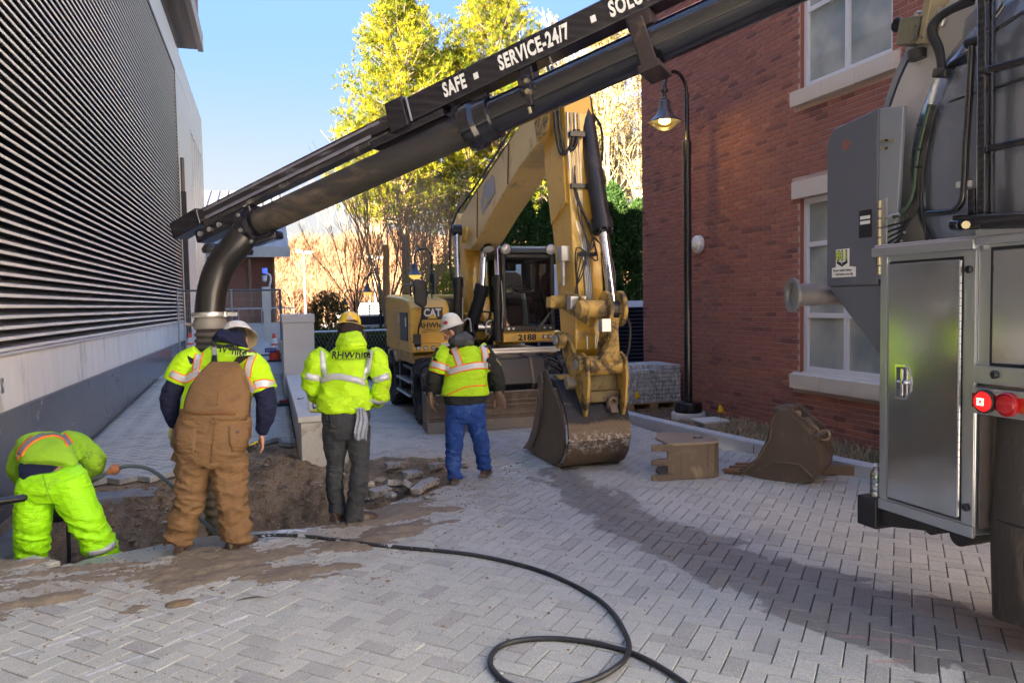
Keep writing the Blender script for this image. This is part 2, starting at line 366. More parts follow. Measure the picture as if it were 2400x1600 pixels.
# open sunlit forecourt and pale wing, unseen and added behind the camera as bounce fill
g = MB(); g.add([(-60, -60, -.03), (60, -60, -.03), (60, -3, -.03), (-60, -3, -.03)], [(0, 1, 2, 3)]); g.add([(-2.3, -3, -.03), (60, -3, -.03), (60, .78, -.03), (-2.3, .78, -.03)], [(0, 1, 2, 3)])
part('bounce_forecourt', g, mat('bounce_concrete', (.58, .54, .49), .9, world=True, var=.1, vs=.6, bump=0), kind='structure')
fw = part('bounce_wing', MB().box(8.5, 20, -34, -1.5, -.1, 13.5), mat('bounce_stucco', (.80, .76, .69), .9, world=True, var=.05, vs=.5, bump=0), kind='structure')
for j in range(3):
    for i in range(9): part('window', MB().box(8.44, 8.497, -32.6+i*3.4, -31.4+i*3.4, 1.2+j*4, 3.0+j*4), mat('dark_window', (.05, .06, .07), .1, bump=0), fw)
# paved yard past the excavator
g = MB(); g.add([(5.1, 12.3, -.04), (60, 12.3, -.04), (60, 30, -.04), (5.1, 30, -.04)], [(0, 1, 2, 3)]); g.add([(.85, 18.4, -.02), (5.2, 18.4, -.02), (5.2, 30, -.02), (.85, 30, -.02)], [(0, 1, 2, 3)])
part('back_yard_paving', g, mat('yard_concrete', (.42, .41, .40), .9, world=True, var=.15, vs=.8), kind='structure')

# ---- herringbone pavers (105 x 210 mm at 45 degrees to the walls)
W = .105; GAP = .006; TH = .058
def paver_mesh(name, L, Wd):
    a, b, h, c = L/2-GAP/2, Wd/2-GAP/2, TH, .0035
    V = [(-a, -b, -h), (a, -b, -h), (a, b, -h), (-a, b, -h), (-a, -b, -c), (a, -b, -c), (a, b, -c), (-a, b, -c), (-a+c, -b+c, 0), (a-c, -b+c, 0), (a-c, b-c, 0), (-a+c, b-c, 0)]
    F = [(8, 9, 10, 11)] + [(i, (i+1) % 4, 4+(i+1) % 4, 4+i) for i in range(4)] + [(4+i, 4+(i+1) % 4, 8+(i+1) % 4, 8+i) for i in range(4)]
    return np.array(V), np.array(F)
PV, PF = paver_mesh('paver', 2*W, W)
cand = []
cs, sn = math.cos(rad(45)), math.sin(rad(45)); NN = 170
for i in range(-NN, NN):
    for j in range(-NN, NN):
        k = (i - j) % 4
        # k==0: long paver along u covering (i,j),(i+1,j); k==2 handled as long along v covering (i,j),(i,j+1)
        if k == 0: u, v, rot = (i+1)*W, (j+.5)*W, 0
        elif k == 3: u, v, rot = (i+.5)*W, (j+1)*W, 1
        else: continue
        x = u*cs - v*sn + 1.2; y = u*sn + v*cs + 6.0
        cand.append((x, y, rot))
cand = np.array(cand); X, Y, Rr = cand.T
keep = (Y > .8) & (Y < 18.2) & (X > -2.2) & (X < 5.02)
KERB = [(5.02, 20), (5.0, 12), (5.03, 10.1), (5.32, 7.4), (5.62, 5.8), (6.1, 3.5), (6.6, .5)]
kx = np.interp(-Y, [-q[1] for q in KERB], [q[0] for q in KERB]); keep = (Y > .8) & (Y < 18.2) & (X > -2.22) & (X < kx-.03)
keep &= ~inpoly(X, Y, PIT) & ~inpoly(X, Y, STRIP) & ~inpoly(X, Y, RUBB)
keep &= polydist(X, Y, PIT) > .05
keep &= ~((X > .27) & (X < 1.0) & (Y > 8.9))            # the low concrete wall stands here
# only what the camera side could see
dx, dy = X, Y; fwd = dx*CF[0]+dy*CF[1]; lat = dx*CR[0]+dy*CR[1]
keep &= (np.abs(lat) < fwd*.74+1.0)
X, Y, Rr, fwd, lat = X[keep], Y[keep], Rr[keep], fwd[keep], lat[keep]
n = len(X); Z = ramp_z(X, Y) + rng.normal(0, .0012, n); ang = rad(45) + Rr*rad(90) + rng.normal(0, .003, n); tx, ty = rng.normal(0, .0018, (2, n))
inview = (np.abs(lat) < fwd*.66) & (fwd > 1.9)
px = (1200+FPX*lat/fwd); py = 712 + FPX*1.8/fwd
inview = (px > 0) & (px < 2400) & (py < 1600) & ~((px > 2010) & (py < 1250))
order = np.argsort(np.where(inview, fwd, 99)); single = set(order[:300].tolist())
pav = bpy.data.objects.new('plaza_paving', None); COL.objects.link(pav); pav['kind'] = 'structure'; ORG[pav] = Matrix()
pm = mesh_np('paver', PV, PF, M_PAVER)
VV, FF, RR = [], [], []; q = 0
rv = rng.random(n)
for i in range(n):
    if i in single:
        o = objm('paver', pm, pav, (X[i], Y[i], Z[i]), (tx[i], ty[i], ang[i])); continue
    c, s_ = math.cos(ang[i]), math.sin(ang[i]); v = PV.copy()
    v = np.stack([PV[:, 0]*c-PV[:, 1]*s_+X[i], PV[:, 0]*s_+PV[:, 1]*c+Y[i], PV[:, 2]+Z[i]+PV[:, 0]*ty[i]+PV[:, 1]*tx[i]], 1)
    VV.append(v); FF.append(PF+q); RR.append(np.full(len(PV), rv[i])); q += len(PV)
o = objm('pavers_beyond', mesh_np('pavers_beyond', np.concatenate(VV), np.concatenate(FF), M_PAVER, np.concatenate(RR)), pav); o['kind'] = 'stuff'
# ramp beyond the first stretch: same stone, rising to the gate
g = MB(); g.add([(-2.3, 18.1, .285), (.33, 18.1, .285), (.33, 25.5, .535), (-2.3, 25.5, .535), (-2.3, 34, .535), (.33, 34, .535)], [(0, 1, 2, 3), (3, 2, 5, 4)])
part('ramp', g, mat('ramp_paving', (.44, .43, .42), .85, world=True, var=.12, vs=3), kind='structure')
g = MB(); g.add([(-2.3, 10.86, -.02), (.33, 10.86, -.02), (.33, 18.1, .225), (-2.3, 18.1, .225)], [(0, 1, 2, 3)]); part('ramp_base', g, M_JOINT, kind='structure')

# ---- the dig: one soil sheet, pavement bed outside the hole, trench inside
gx = np.arange(-2.3, 2.201, .028); gy = np.arange(5.8, 10.901, .028); GX, GY = np.meshgrid(gx, gy); fx, fy = GX.ravel(), GY.ravel()
ins = inpoly(fx, fy, PIT); d = polydist(fx, fy, PIT)
f1 = vnoise(fx, fy, fx*0, 1.6, 5); f2 = vnoise(fx, fy, fx*0+9, 7, 4); f3 = vnoise(fx, fy, fx*0+3, 22, 3)
near = np.clip((8.7+.3*f1-fy)/2.0, 0, 1)                   # 0 far .. 1 near edge
depth = .10 + .55*near**1.1
depth *= np.clip((1.25-fx)/.9, .25, 1)
depth += .55*np.exp(-(((fx+.12)/.24)**2+((fy-7.05)/.62)**2))          # deep slot behind the first worker
depth += .22*np.exp(-(((fx-.25)/.6)**2+((fy-6.75)/.16)**2))
depth += .25*np.clip((-fx-.6)/1.5, 0, 1)*near
mound = .22*np.exp(-(((fx-.15)/.5)**2+((fy-9.1)/.8)**2)) + .26*np.exp(-(((fx-.50)/.40)**2+((fy-7.7)/.7)**2)) + .14*np.exp(-(((fx+.9)/.6)**2+((fy-8.3)/.5)**2))
edge = np.clip(d/.16, 0, 1); edge = edge*edge*(3-2*edge)
zz = np.where(ins, (-.07-depth*edge + mound*edge + .05*f1*edge + .055*f2*edge + .026*f3*edge), -.072)
rb = inpoly(fx, fy, RUBB) & ~ins
zz = np.where(rb, -.055+.03*f2+.012*f3+.02, zz)
zz = np.where((fy > 9.4) & (fx < .33) & ~ins, zz - 0.0, zz)
zz = zz + ramp_z(fx, fy)
nx, ny = len(gx), len(gy); idx = np.arange(nx*ny).reshape(ny, nx)
F = np.stack([idx[:-1, :-1].ravel(), idx[:-1, 1:].ravel(), idx[1:, 1:].ravel(), idx[1:, :-1].ravel()], 1)
me = mesh_np('dug_soil', np.stack([fx, fy, zz], 1), F, M_SOIL); me.polygons.foreach_set('use_smooth', [True]*len(me.polygons))
o = objm('excavated_ground', me); o['kind'] = 'structure'
# small stones and clods strewn over soil and rubble
def strew(name, spots, sizes, m, kind='stuff'):
    V, F, R_ = [], [], []; q = 0
    base = np.array([(1, 0, 0), (-1, 0, 0), (0, 1, 0), (0, -1, 0), (0, 0, 1), (0, 0, -1)], float); bf = np.array([(0, 2, 4), (2, 1, 4), (1, 3, 4), (3, 0, 4), (2, 0, 5), (1, 2, 5), (3, 1, 5), (0, 3, 5)])
    for (x, y, z), s in zip(spots, sizes):
        v = base*s*rng.uniform(.55, 1.15, (6, 1))*np.array([1, 1, .6]); a = rng.uniform(0, 6.28); c, s_ = math.cos(a), math.sin(a)
        v = np.stack([v[:, 0]*c-v[:, 1]*s_+x, v[:, 0]*s_+v[:, 1]*c+y, v[:, 2]+z], 1); V.append(v); F.append(bf+q); q += 6
    o = objm(name, mesh_np(name, np.concatenate(V), np.concatenate(F), m)); o['kind'] = kind; return o
sel = rng.choice(np.flatnonzero(ins | rb), 9000); spots = np.stack([fx[sel], fy[sel], zz[sel]], 1)
sel2 = rng.choice(np.flatnonzero(ins | rb), 1300); strew('soil_pebbles', np.stack([fx[sel2], fy[sel2], zz[sel2]+.004], 1), rng.gamma(1.6, .006, len(sel2))+.004, mat('pebble_grey', (.34, .31, .27), .85, var=.3, vs=9))
strew('soil_clods', spots, rng.gamma(1.5, .0075, len(sel))+.004, M_SOIL)
cr = []
while len(cr) < 4200:
    x = rng.uniform(-2.2, 3.2); y = rng.uniform(3.2, 9.5); dd = polydist(np.array([x]), np.array([y]), [q[:2] for q in NEAR_EDGE], False)[0]
    if inpoly([x], [y], PIT)[0] or (.2 < x < 1.0 and y > 8.9): continue
    if rng.random() < math.exp(-dd*1.1)+.03: cr.append((x, y, .003))
strew('loose_crumbs', cr, rng.gamma(1.3, .0030, len(cr))+.0018, M_SOIL)
# spread sand lying over the pavers in front of the hole
gx = np.arange(-2.3, 1.7, .022); gy = np.arange(4.9, 6.9, .022); GX, GY = np.meshgrid(gx, gy); fx, fy = GX.ravel(), GY.ravel()
dn = polydist(fx, fy, [q[:2] for q in NEAR_EDGE], False); f1 = vnoise(fx*.7, fy*1.5, fx*0+5, 3.1, 7); f3 = vnoise(fx, fy, fx*0+1, 30, 3)
hgt = .040*(f1+.28-dn*1.05) + .009*f3
hgt = np.where(inpoly(fx, fy, PIT) | inpoly(fx, fy, STRIP), -.075, np.clip(hgt, -.01, .034)) 
nx, ny = len(gx), len(gy); idx = np.arange(nx*ny).reshape(ny, nx)
F = np.stack([idx[:-1, :-1].ravel(), idx[:-1, 1:].ravel(), idx[1:, 1:].ravel(), idx[1:, :-1].ravel()], 1)
Z4 = hgt[F].max(1); F = F[(Z4 > -.004) & (hgt[F].min(1) > -.03)]
me = mesh_np('spread_sand', np.stack([fx, fy, hgt], 1), F, M_SAND); me.polygons.foreach_set('use_smooth', [True]*len(me.polygons)); o = objm('spread_sand', me); o['kind'] = 'stuff'
# bare wet concrete ledge at the near edge of the hole
t = NT('wet_concrete_ledge'); p = t.pos(); c = t.mix(t.noise(p, 3, 5, .6), (.20, .21, .20), (.31, .32, .30)); wl = t.ramp(t.math('ADD', t.noise(p, 7, 6, .75, .5), t.math('MULTIPLY', t.segd(p, (.0, 6.35, 0), (.5, 6.5, 0)), -.75)), .42, .50)
c = t.mix(wl, c, (.72, .75, .78)); c = t.mix(t.ramp(t.noise(p, 5, 6, .7), .55, .68), c, (.21, .17, .13))
t.col(c); t.rough(.32); t.bump(t.noise(p, 60, 5, .7), .7, .012); M_LEDGE = t.m
g = MB(); ledge = [(-1.42, 6.0), (-.93, 5.9), (-.5, 6.04), (-.2, 5.95), (.1, 6.16), (.62, 6.34), (1.0, 6.72), (1.25, 7.0), (1.2, 7.1), (.95, 6.84), (.74, 6.65), (.47, 6.45), (.19, 6.44), (-.27, 6.49), (-.69, 6.47), (-.93, 6.35), (-1.34, 6.2)]
ledge = [tuple(p[:2]) for p in catmull([(x, y) for x, y in ledge]+[ledge[0]], 2)][:-1]
g.prism(ledge, 'Z', -.42, -.028); part('concrete_ledge', g, M_LEDGE, kind='structure')
# broken concrete slab edges on the far and left side of the hole
def rock(name, pts, z0, z1, m, label, cat, group=None, jag=.02):
    c = np.mean(np.array(pts), 0); r = root(name, label, cat, (c[0], c[1], z0), group); g = MB(); rr = random.Random(hash(label) % 1000 if False else len(label))
    P = [(x+rr.uniform(-jag, jag), y+rr.uniform(-jag, jag)) for x, y in [tuple(q) for q in catmull([(p[0], p[1]) for p in pts]+[pts[0]], 3)][:-1]]
    n = len(P); top = [(c[0]+(x-c[0])*.93, c[1]+(y-c[1])*.93, z1+rr.uniform(-jag, jag)*.4) for x, y in P]; mid = [(x, y, z1-.03+rr.uniform(-jag, jag)) for x, y in P]; bot = [(x+rr.uniform(-jag, jag), y+rr.uniform(-jag, jag), z0) for x, y in P]
    g.loft([bot, mid, top]); part('slab', g, m, r, smooth=30); return r
M_BROK = mat('broken_concrete', (.22, .23, .23), .9, var=.3, vs=8, bump=1.0, bs=24, world=True, dirt=((.2, .16, .12), .45, 5))
rock('broken_slab', [(-2.28, 8.62), (-1.7, 8.48), (-1.1, 8.52), (-1.0, 8.72), (-1.3, 8.95), (-2.28, 9.0)], -.5, -.11, M_BROK, 'broken grey concrete slab edge on the far side of the hole', 'concrete slab', jag=.035)
rock('broken_slab', [(-2.29, 6.35), (-2.05, 6.42), (-1.85, 6.7), (-1.9, 7.5), (-2.1, 8.0), (-2.29, 8.1)], -.7, -.16, M_BROK, 'rough lump of concrete footing against the louvered wall inside the hole', 'concrete footing', jag=.05)

# ---- LEFT: louvered building
M_PANEL = mat('grey_granite_panel', (.115, .118, .13), .22, var=.10, vs=4, bump=.02, spec=.5, dirt=((.15, .15, .15), .12, 2.2))
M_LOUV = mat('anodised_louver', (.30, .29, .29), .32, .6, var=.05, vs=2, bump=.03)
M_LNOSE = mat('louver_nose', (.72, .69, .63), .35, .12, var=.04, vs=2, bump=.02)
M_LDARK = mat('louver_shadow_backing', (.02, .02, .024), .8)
M_TRIM = mat('pale_metal_panel', (.62, .62, .64), .45, .3, var=.04, vs=1, bump=.02)
M_BRONZE = mat('bronze_trim', (.16, .12, .09), .4, .5)
WX = -2.3
lb = root('louvered_building', 'tall building with grey horizontal metal louvers over a pale concrete base along the ramp', 'building', (WX, 12, 0))
# base: lower dark panels, each a part, joints 6 mm
ys = [-3, -1, 1, 3.1, 5.2, 6.4, 7.55, 8.7, 9.85, 11.0, 12.4, 13.8, 15.4, 17.0, 18.8, 20.6, 22.4, 24.2]
for a, b in zip(ys[:-1], ys[1:]): part('base_panel', MB().box(WX-.06, WX, a+.004, b-.004, -.9, .875), M_PANEL, lb, bevel=.003)
part('wall_core_and_blocker', MB().box(WX-5.0, WX-.62, -3, 34, -1, 9.4).box(WX-.62, WX-.05, -3, 24.0, -1, 1.36).box(WX-.62, WX-.05, 24.3, 34, -1, 9.4).box(-9, WX-1.1, 34, 39.9, -1, 9.4), mat('core_wall', (.05, .05, .055), .8), lb)  # last box: unseen set-back block, added to shade the gable front
ys = [-3, -1, 2, 5.0, 7.3, 9.6, 11.9, 14.3, 16.8, 19.4, 22.0, 24.2]
for a, b in zip(ys[:-1], ys[1:]): part('concrete_band', MB().box(WX-.09, WX-.012, a+.003, b-.003, .883, 1.395), M_CONC2, lb, bevel=.004)
part('band_ledge', MB().box(WX-.12, WX-.002, -3, 24.2, .868, .892), mat('ledge_metal', (.25, .25, .27), .4, .6), lb)
part('sill_flashing', MB().box(WX-.16, WX+.012, -3, 24.1, 1.398, 1.425), M_TRIM, lb, bevel=.003)
# louver blades: 72 rows in two lengths, sharing mesh data
def blade(y0, y1):
    # sloping blade falling outwards, rounded bright nose and a drip return
    g = MB(); prof = [(-.115, .088), (-.030, .020), (-.012, .006), (-.004, .004), (0, .008), (0, .032), (-.006, .037), (-.014, .036), (-.030, .034), (-.120, .098)]
    n = len(prof)
    for i in range(n):
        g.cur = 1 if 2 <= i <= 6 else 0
        (xa, za), (xb, zb) = prof[i], prof[(i+1) % n]
        g.add([(xa, y0, za), (xa, y1, za), (xb, y1, zb), (xb, y0, zb)], [(0, 1, 2, 3)])
    g.cur = 0
    g.add([(x, y0, z) for x, z in prof], [tuple(range(n))]); g.add([(x, y1, z) for x, z in prof], [tuple(range(n))[::-1]])
    me = bpy.data.meshes.new('louver_blade'); me.from_pydata(g.v, [], g.f); me.materials.append(M_LOUV); me.materials.append(M_LNOSE); me.polygons.foreach_set('material_index', g.mi); fix_normals(me); me.update(); return me
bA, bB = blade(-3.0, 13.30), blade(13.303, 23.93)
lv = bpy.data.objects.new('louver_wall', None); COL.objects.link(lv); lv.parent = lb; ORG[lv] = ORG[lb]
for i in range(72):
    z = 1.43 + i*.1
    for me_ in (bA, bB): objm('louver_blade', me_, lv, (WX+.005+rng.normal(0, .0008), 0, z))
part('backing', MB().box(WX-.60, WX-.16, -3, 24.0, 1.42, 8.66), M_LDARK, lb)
part('jamb', MB().box(WX-.13, WX+.02, 23.95, 24.03, 1.42, 8.66), M_BRONZE, lb)
part('head_trim', MB().box(WX-.13, WX+.02, -3, 24.03, 8.64, 8.70), M_BRONZE, lb)
# pale panels beyond and above the louvers
for (a, b) in ((24.04, 26.2), (26.2, 28.6)):
    for z0, z1 in ((-.2, 1.9), (1.9, 3.9), (3.9, 5.9), (5.9, 7.8), (7.8, 8.7)): part('cladding_panel', MB().box(WX-.06, WX, a+.004, b-.004, z0+.004, z1-.004), M_TRIM, lb, bevel=.002)
for (a, b) in ((28.6, 34.0),):
    part('cladding_panel', MB().box(WX-.06, WX, 33.0, 34, -.2, 9.55), M_TRIM, lb); part('cladding_panel', MB().box(WX-.06, WX, 28.6, 33.0, 8.0, 9.55), M_TRIM, lb)
for a, b in zip(np.arange(-3, 28.6, 4.46), np.arange(1.46, 33.1, 4.46)): part('fascia_panel', MB().box(WX-.06, WX+.004, a+.004, min(b, 28.6)-.004, 8.704, 9.56), M_TRIM, lb)
for k in range(5):
    y = 28.65+k*.87; w = part('window', MB().box(WX-.05, WX+.01, y, y+.07, .6, 7.98).box(WX-.05, WX+.01, y+.80, y+.87, .6, 7.98).box(WX-.05, WX+.01, y+.07, y+.8, 7.9, 7.98), mat('window_mullion', (.6, .6, .62), .3, .8), lb)
    part('pane', MB().box(WX-.04, WX-.03, y+.07, y+.80, .6, 7.9), mat('blue_glazing', (.05, .08, .11), .05, .0, var=.02, bump=0, spec=1.0), w)
part('downpipe', MB().cyl((WX+.09, 24.3, 0.4), (WX+.09, 24.3, 6.2), .055, n=12), M_BRONZE, lb)
# upper storeys: glazed strip, then a brick volume that oversails the wall
UB = root('upper_brick_storeys', 'brick upper storeys with a brown soffit overhanging above the louvered wall', 'building', (-4, 10, 10))
part('clerestory', MB().box(-5, WX-.12, -3, 26.9, 9.4, 10.25), mat('clerestory_glass', (.10, .16, .22), .05, spec=1., var=.02, bump=0), UB)
part('soffit', MB().box(-8, -1.75, 16.8, 27.2, 10.25, 10.42), M_BRONZE, UB)
part('edge_beam', MB().box(-1.86, -1.70, 16.8, 27.26, 10.2, 10.75), mat('tan_metal', (.34, .26, .2), .4, .4), UB)
part('brick_wall', MB().box(-8, -1.80, 17, 27.0, 10.42, 13.5), mat('upper_brick', (.30, .15, .10), .85, world=True, var=.25, vs=5, bump=.3, bs=30), UB)
r = root('outlet_cover', 'small brushed metal outlet cover on the concrete band left of the bent worker', 'outlet cover', (WX, 7.95, 1.12))
part('plate', MB().box(WX-.012, WX-.002, 7.90, 8.0, 1.06, 1.20), mat('brushed_plate', (.40, .40, .42), .35, .8), r, bevel=.003)
part('latch', MB().box(WX-.002, WX+.006, 7.975, 7.99, 1.12, 1.155), M_LNOSE, r)

# ---- RIGHT: brick building (wall facing -x at x = 6.4)
BX = 6.4; BY0, BY1, BZ1 = 2.4, 12.2, 7.8
# upper window: left light pair only 1.45 m wide, so give each its own opening
WIN = [(6.55, 8.02, .86, 3.04), (6.55, 8.02, 4.38, 6.62)]
bb = root('brick_building', 'red brick building wall with white framed windows beside the tank truck', 'building', (BX, 6, 0))
M_BRICK = None
t = NT('red_brick'); p = t.pos(); at = t.n('Attribute', attribute_name='rnd').outputs['Fac']; r_ = t.math('FRACT', t.math('ADD', at, t.n('ObjectInfo').outputs['Random']))
c = t.mix(r_, (.27, .100, .072), (.34, .130, .095)); c = t.mix(t.ramp(r_, .90, .95), c, (.17, .062, .055)); c = t.mix(t.ramp(r_, .10, .05), c, (.38, .15, .095))
c = t.mix(t.ramp(t.noise(p, 60, 4, .7), .45, .75), c, t.mix(.5, c, (.42, .2, .15))); t.col(c); t.rough(.9); t.bump(t.noise(p, 180, 4, .7), .4, .004); M_BRICK = t.m
M_MORT = mat('mortar', (.50, .38, .33), .95, world=True, var=.2, vs=30, bump=.3, bs=200)
# mortar backing wall with the openings left free
cuts = sorted(set([BY0, BY1] + [w[0] for w in WIN] + [w[1] for w in WIN])); g = MB()
for a, b in zip(cuts[:-1], cuts[1:]):
    m = (a+b)/2; spans = sorted([(w[2], w[3]) for w in WIN if w[0] < m < w[1]]); z = -.3
    for z0, z1 in spans: g.box(BX+.006, BX+.3, a, b, z, z0); z = z1
    g.box(BX+.006, BX+.3, a, b, z, BZ1)
g.box(BX+.3, BX+.4, BY0, BY1, -.3, BZ1).box(BX+.4, BX+8, BY1-.3, BY1, -.3, BZ1)
part('mortar_bed', g, M_MORT, bb)
bl, bh, bd = .203, .0575, .0075
def brick_arr(): 
    a, b, h, c = bl/2, bh/2, bd, .004
    V = np.array([(0, -a, -b), (0, a, -b), (0, a, b), (0, -a, b), (-h+.004, -a, -b), (-h+.004, a, -b), (-h+.004, a, b), (-h+.004, -a, b), (-h, -a+c, -b+c), (-h, a-c, -b+c), (-h, a-c, b-c), (-h, -a+c, b-c)], float)
    F = [(8, 11, 10, 9)] + [(i, 4+i, 4+(i+1) % 4, (i+1) % 4) for i in range(4)] + [(4+i, 8+i, 8+(i+1) % 4, 4+(i+1) % 4) for i in range(4)]
    return V, np.array(F)
BV, BF = brick_arr(); rows = []
for k in range(int(BZ1/.0677)):
    z = .03 + k*.0677
    off = .1065*(k % 2)
    for j in range(int((BY1-BY0)/.213)+1):
        y = BY1 - .1015 - j*.213 - off
        L = bl; rows.append((y, z, L))
    if k % 2: rows.append((BY1-.048, z, .0965))
rows = np.array(rows); ok = np.ones(len(rows), bool); scl = rows[:, 2]/bl
trim = [(w[0]-.12, w[1]+.12, w[2]-.21, w[2]) for w in WIN] + [(WIN[0][0]-.12, WIN[0][1]+.12, WIN[0][3], WIN[0][3]+.22), (WIN[1][0]-.12, WIN[1][1]+.12, WIN[1][3], WIN[1][3]+.22)]
yc, zc = rows[:, 0].copy(), rows[:, 1]; y0 = yc-rows[:, 2]/2; y1 = yc+rows[:, 2]/2
for a, b, c0, c1 in [(w[0], w[1], w[2], w[3]) for w in WIN] + trim:
    hit = (zc+.02 > c0) & (zc-.02 < c1) & (y1 > a) & (y0 < b)
    # shorten the bricks that would stick into the opening
    cl = hit & (y0 < a); y1 = np.where(cl, a-.004, y1); cr_ = hit & (y1 > b) & (y0 >= a); y0 = np.where(cr_, b+.004, y0)
    ok &= ~(hit & ~cl & ~cr_)
ok &= (y1-y0) > .025
yc = (y0+y1)/2; scl = (y1-y0)/bl
ok &= yc > 2.6
yc, zc, scl = yc[ok], zc[ok], scl[ok]
P = np.stack([np.full(len(yc), BX), yc, zc], 1); dd = P-CC; wd = dd@CF; pxs = 1200+FPX*(dd@CR)/wd; pys = 800-FPX*(dd@CU)/wd
seen = (pxs > 0) & (pxs < 2100) & (pys > 0) & (pys < 1600) & ~((pxs > 1930) & (pys > 270)) & (scl > .9)
order = np.argsort(np.where(seen, wd, 99)); single = set(order[:300].tolist())
bm_ = mesh_np('brick', BV, BF, M_BRICK); VV, FF, RR = [], [], []; q = 0; rr = rng.random(len(yc)); pr = rng.normal(0, .0008, len(yc))
for i in range(len(yc)):
    if i in single: objm('brick', bm_, bb, (BX+.006+pr[i], yc[i], zc[i])); continue
    v = BV*np.array([1, scl[i], 1]) + np.array([BX+.006+pr[i], yc[i], zc[i]]); VV.append(v); FF.append(BF+q); RR.append(np.full(len(BV), rr[i])); q += len(BV)
o = objm('brickwork', mesh_np('brickwork', np.concatenate(VV)-np.array(bb.location), np.concatenate(FF), M_BRICK, np.concatenate(RR)), None); o.parent = bb; o['kind'] = 'stuff'
M_STONE = mat('limestone_sill', (.66, .60, .52), .85, world=True, var=.08, vs=3, bump=.2, bs=70)
M_WHITE = mat('white_window_frame', (.72, .73, .75), .45, var=.03, bump=0)
t = NT('window_pane'); t.col((.22, .27, .26)); t.rough(.04); t.b.inputs['Specular IOR Level'].default_value = 1.0; p = t.obj(); t.col(t.mix(t.ramp(t.noise(p, 1.2, 3, .5), .35, .65), (.22, .27, .27), (.48, .50, .45))); M_PANE = t.m  # mottled paler tones paint sky reflections and pale curtains into the glass
for wi, (a, b, z0, z1) in enumerate(WIN):
    # sill stones, lintel
    e0, e1 = a-.10, b+.10; n_ = 3; L = (e1-e0)/n_
    for k in range(n_): part('sill_stone', MB().prism([(BX-.075, z0-.135), (BX-.075, z0-.02), (BX+.07, z0+.012), (BX+.07, z0-.2), (BX-.07, z0-.2)], 'Y', e0+k*L+.002, e0+(k+1)*L-.002), M_STONE, bb, bevel=.004)
    part('lintel', MB().box(BX-.03, BX+.25, a-.12, b+.12, z1+.002, z1+.215), M_STONE, bb, bevel=.004)
    part('reveal', MB().box(BX+.012, BX+.14, b-.004, b+.10, z0, z1).box(BX+.012, BX+.14, a-.1, a+.004, z0, z1), mat('reveal_brick', (.30, .10, .07), .9, world=True, var=.2, vs=20), bb)
    w = part('window', MB().box(BX+.06, BX+.13, b-.075, b-.005, z0, z1).box(BX+.06, BX+.13, a+.005, a+.075, z0, z1).box(BX+.061, BX+.129, a+.075, b-.075, z0, z0+.075).box(BX+.061, BX+.129, a+.075, b-.075, z1-.075, z1), M_WHITE, bb, bevel=.006)
    hz = [z0+.76, z0+1.55] if wi == 0 else [z0+1.25, z0+1.6]
    hz = [z0+.72, z0+1.60] if wi == 0 else [z0+.95]
    mid = (a+b)/2; bars = [z0+.075] + hz + [z1-.075]
    m_ = MB().box(BX+.065, BX+.125, mid-.032, mid+.032, z0+.075, z1-.075)
    for h in hz: m_.box(BX+.066, BX+.124, a+.075, mid-.032, h-.03, h+.03).box(BX+.066, BX+.124, mid+.032, b-.075, h-.03, h+.03)
    part('mullion', m_, M_WHITE, w, bevel=.004)
    for c0, c1 in ((a+.075, mid-.032), (mid+.032, b-.075)):
        for k in range(len(bars)-1):
            lo, hi = bars[k]+(0 if k == 0 else .03), bars[k+1]-(0 if k == len(bars)-2 else .03)
            pn = MB().box(BX+.10, BX+.108, c0, c1, lo, hi); part('pane', pn, M_PANE, w)
# round wall light
r = root('wall_light', 'round white bulkhead lamp on the brick wall between lamp post and lower window', 'wall light', (BX, 10.3, 2.65))
part('body', MB().lathe((BX-.012, 10.3, 2.65), (-1, 0, 0), [(.13, 0), (.14, .02), (.135, .07), (.10, .10), (.001, .11)], 28), M_WHITE, r, smooth=40)
part('lens', MB().lathe((BX-.03, 10.3, 2.62), (-1, 0, 0), [(.095, 0), (.09, .07), (.06, .10), (.001, .115)], 24), mat('lamp_lens', (.62, .60, .48), .3, var=.03), r, smooth=40)
# brick planter near the truck
r = root('brick_planter', 'low brick planter wall with paved top between wall and truck', 'planter', (6.0, 5.6, 0)); g = MB(); rs = []
PLX, PLY = 5.9, 6.05
part('core', MB().box(PLX+.012, BX-.02, 3.2, PLY-.012, -.2, .40), M_MORT, r); 
for k in range(6):
    z = .035+k*.0677
    for j in range(13): 
        y = PLY-.1015-j*.213-.1065*(k % 2)
        if y > 3.4: rs.append((PLX+.006, y, z, 0))
    for j in range(3):
        x = PLX+.1015+j*.213-.1065*(k % 2)*1
        if x-.1 > PLX-.01 and x+.1 < BX: rs.append((x, PLY-.006, z, 1))
for x, y, z, s_ in rs: objm('brick', bm_, r, (x, y, z), (0, 0, -math.pi/2 if s_ else 0))
capm = mesh_np('cap_brick', np.array([(a, b, c) for c in (0, .055) for b in (-.05, .05) for a in (-.1, .1)], float), np.array([(0, 2, 3, 1), (4, 5, 7, 6), (0, 1, 5, 4), (2, 6, 7, 3), (0, 4, 6, 2), (1, 3, 7, 5)]), M_BRICK)
for j in range(25): 
    for i in range(2): objm('cap_brick', capm, r, (PLX+.10+i*.21, PLY-.06-j*.108, .402+.0008*((i+j) % 3)))
r = root('hose_bib_box', 'small cream outdoor electrical box at the corner of the brick planter', 'electrical box', (6.2, 6.4, .5))
part('box', MB().box(6.33, 6.395, 6.45, 6.55, .42, .60), mat('cream_plastic', (.5, .48, .42), .5), r, bevel=.008); part('conduit', MB().cyl((6.37, 6.5, 0), (6.37, 6.5, .42), .015), M_TRIM, r)

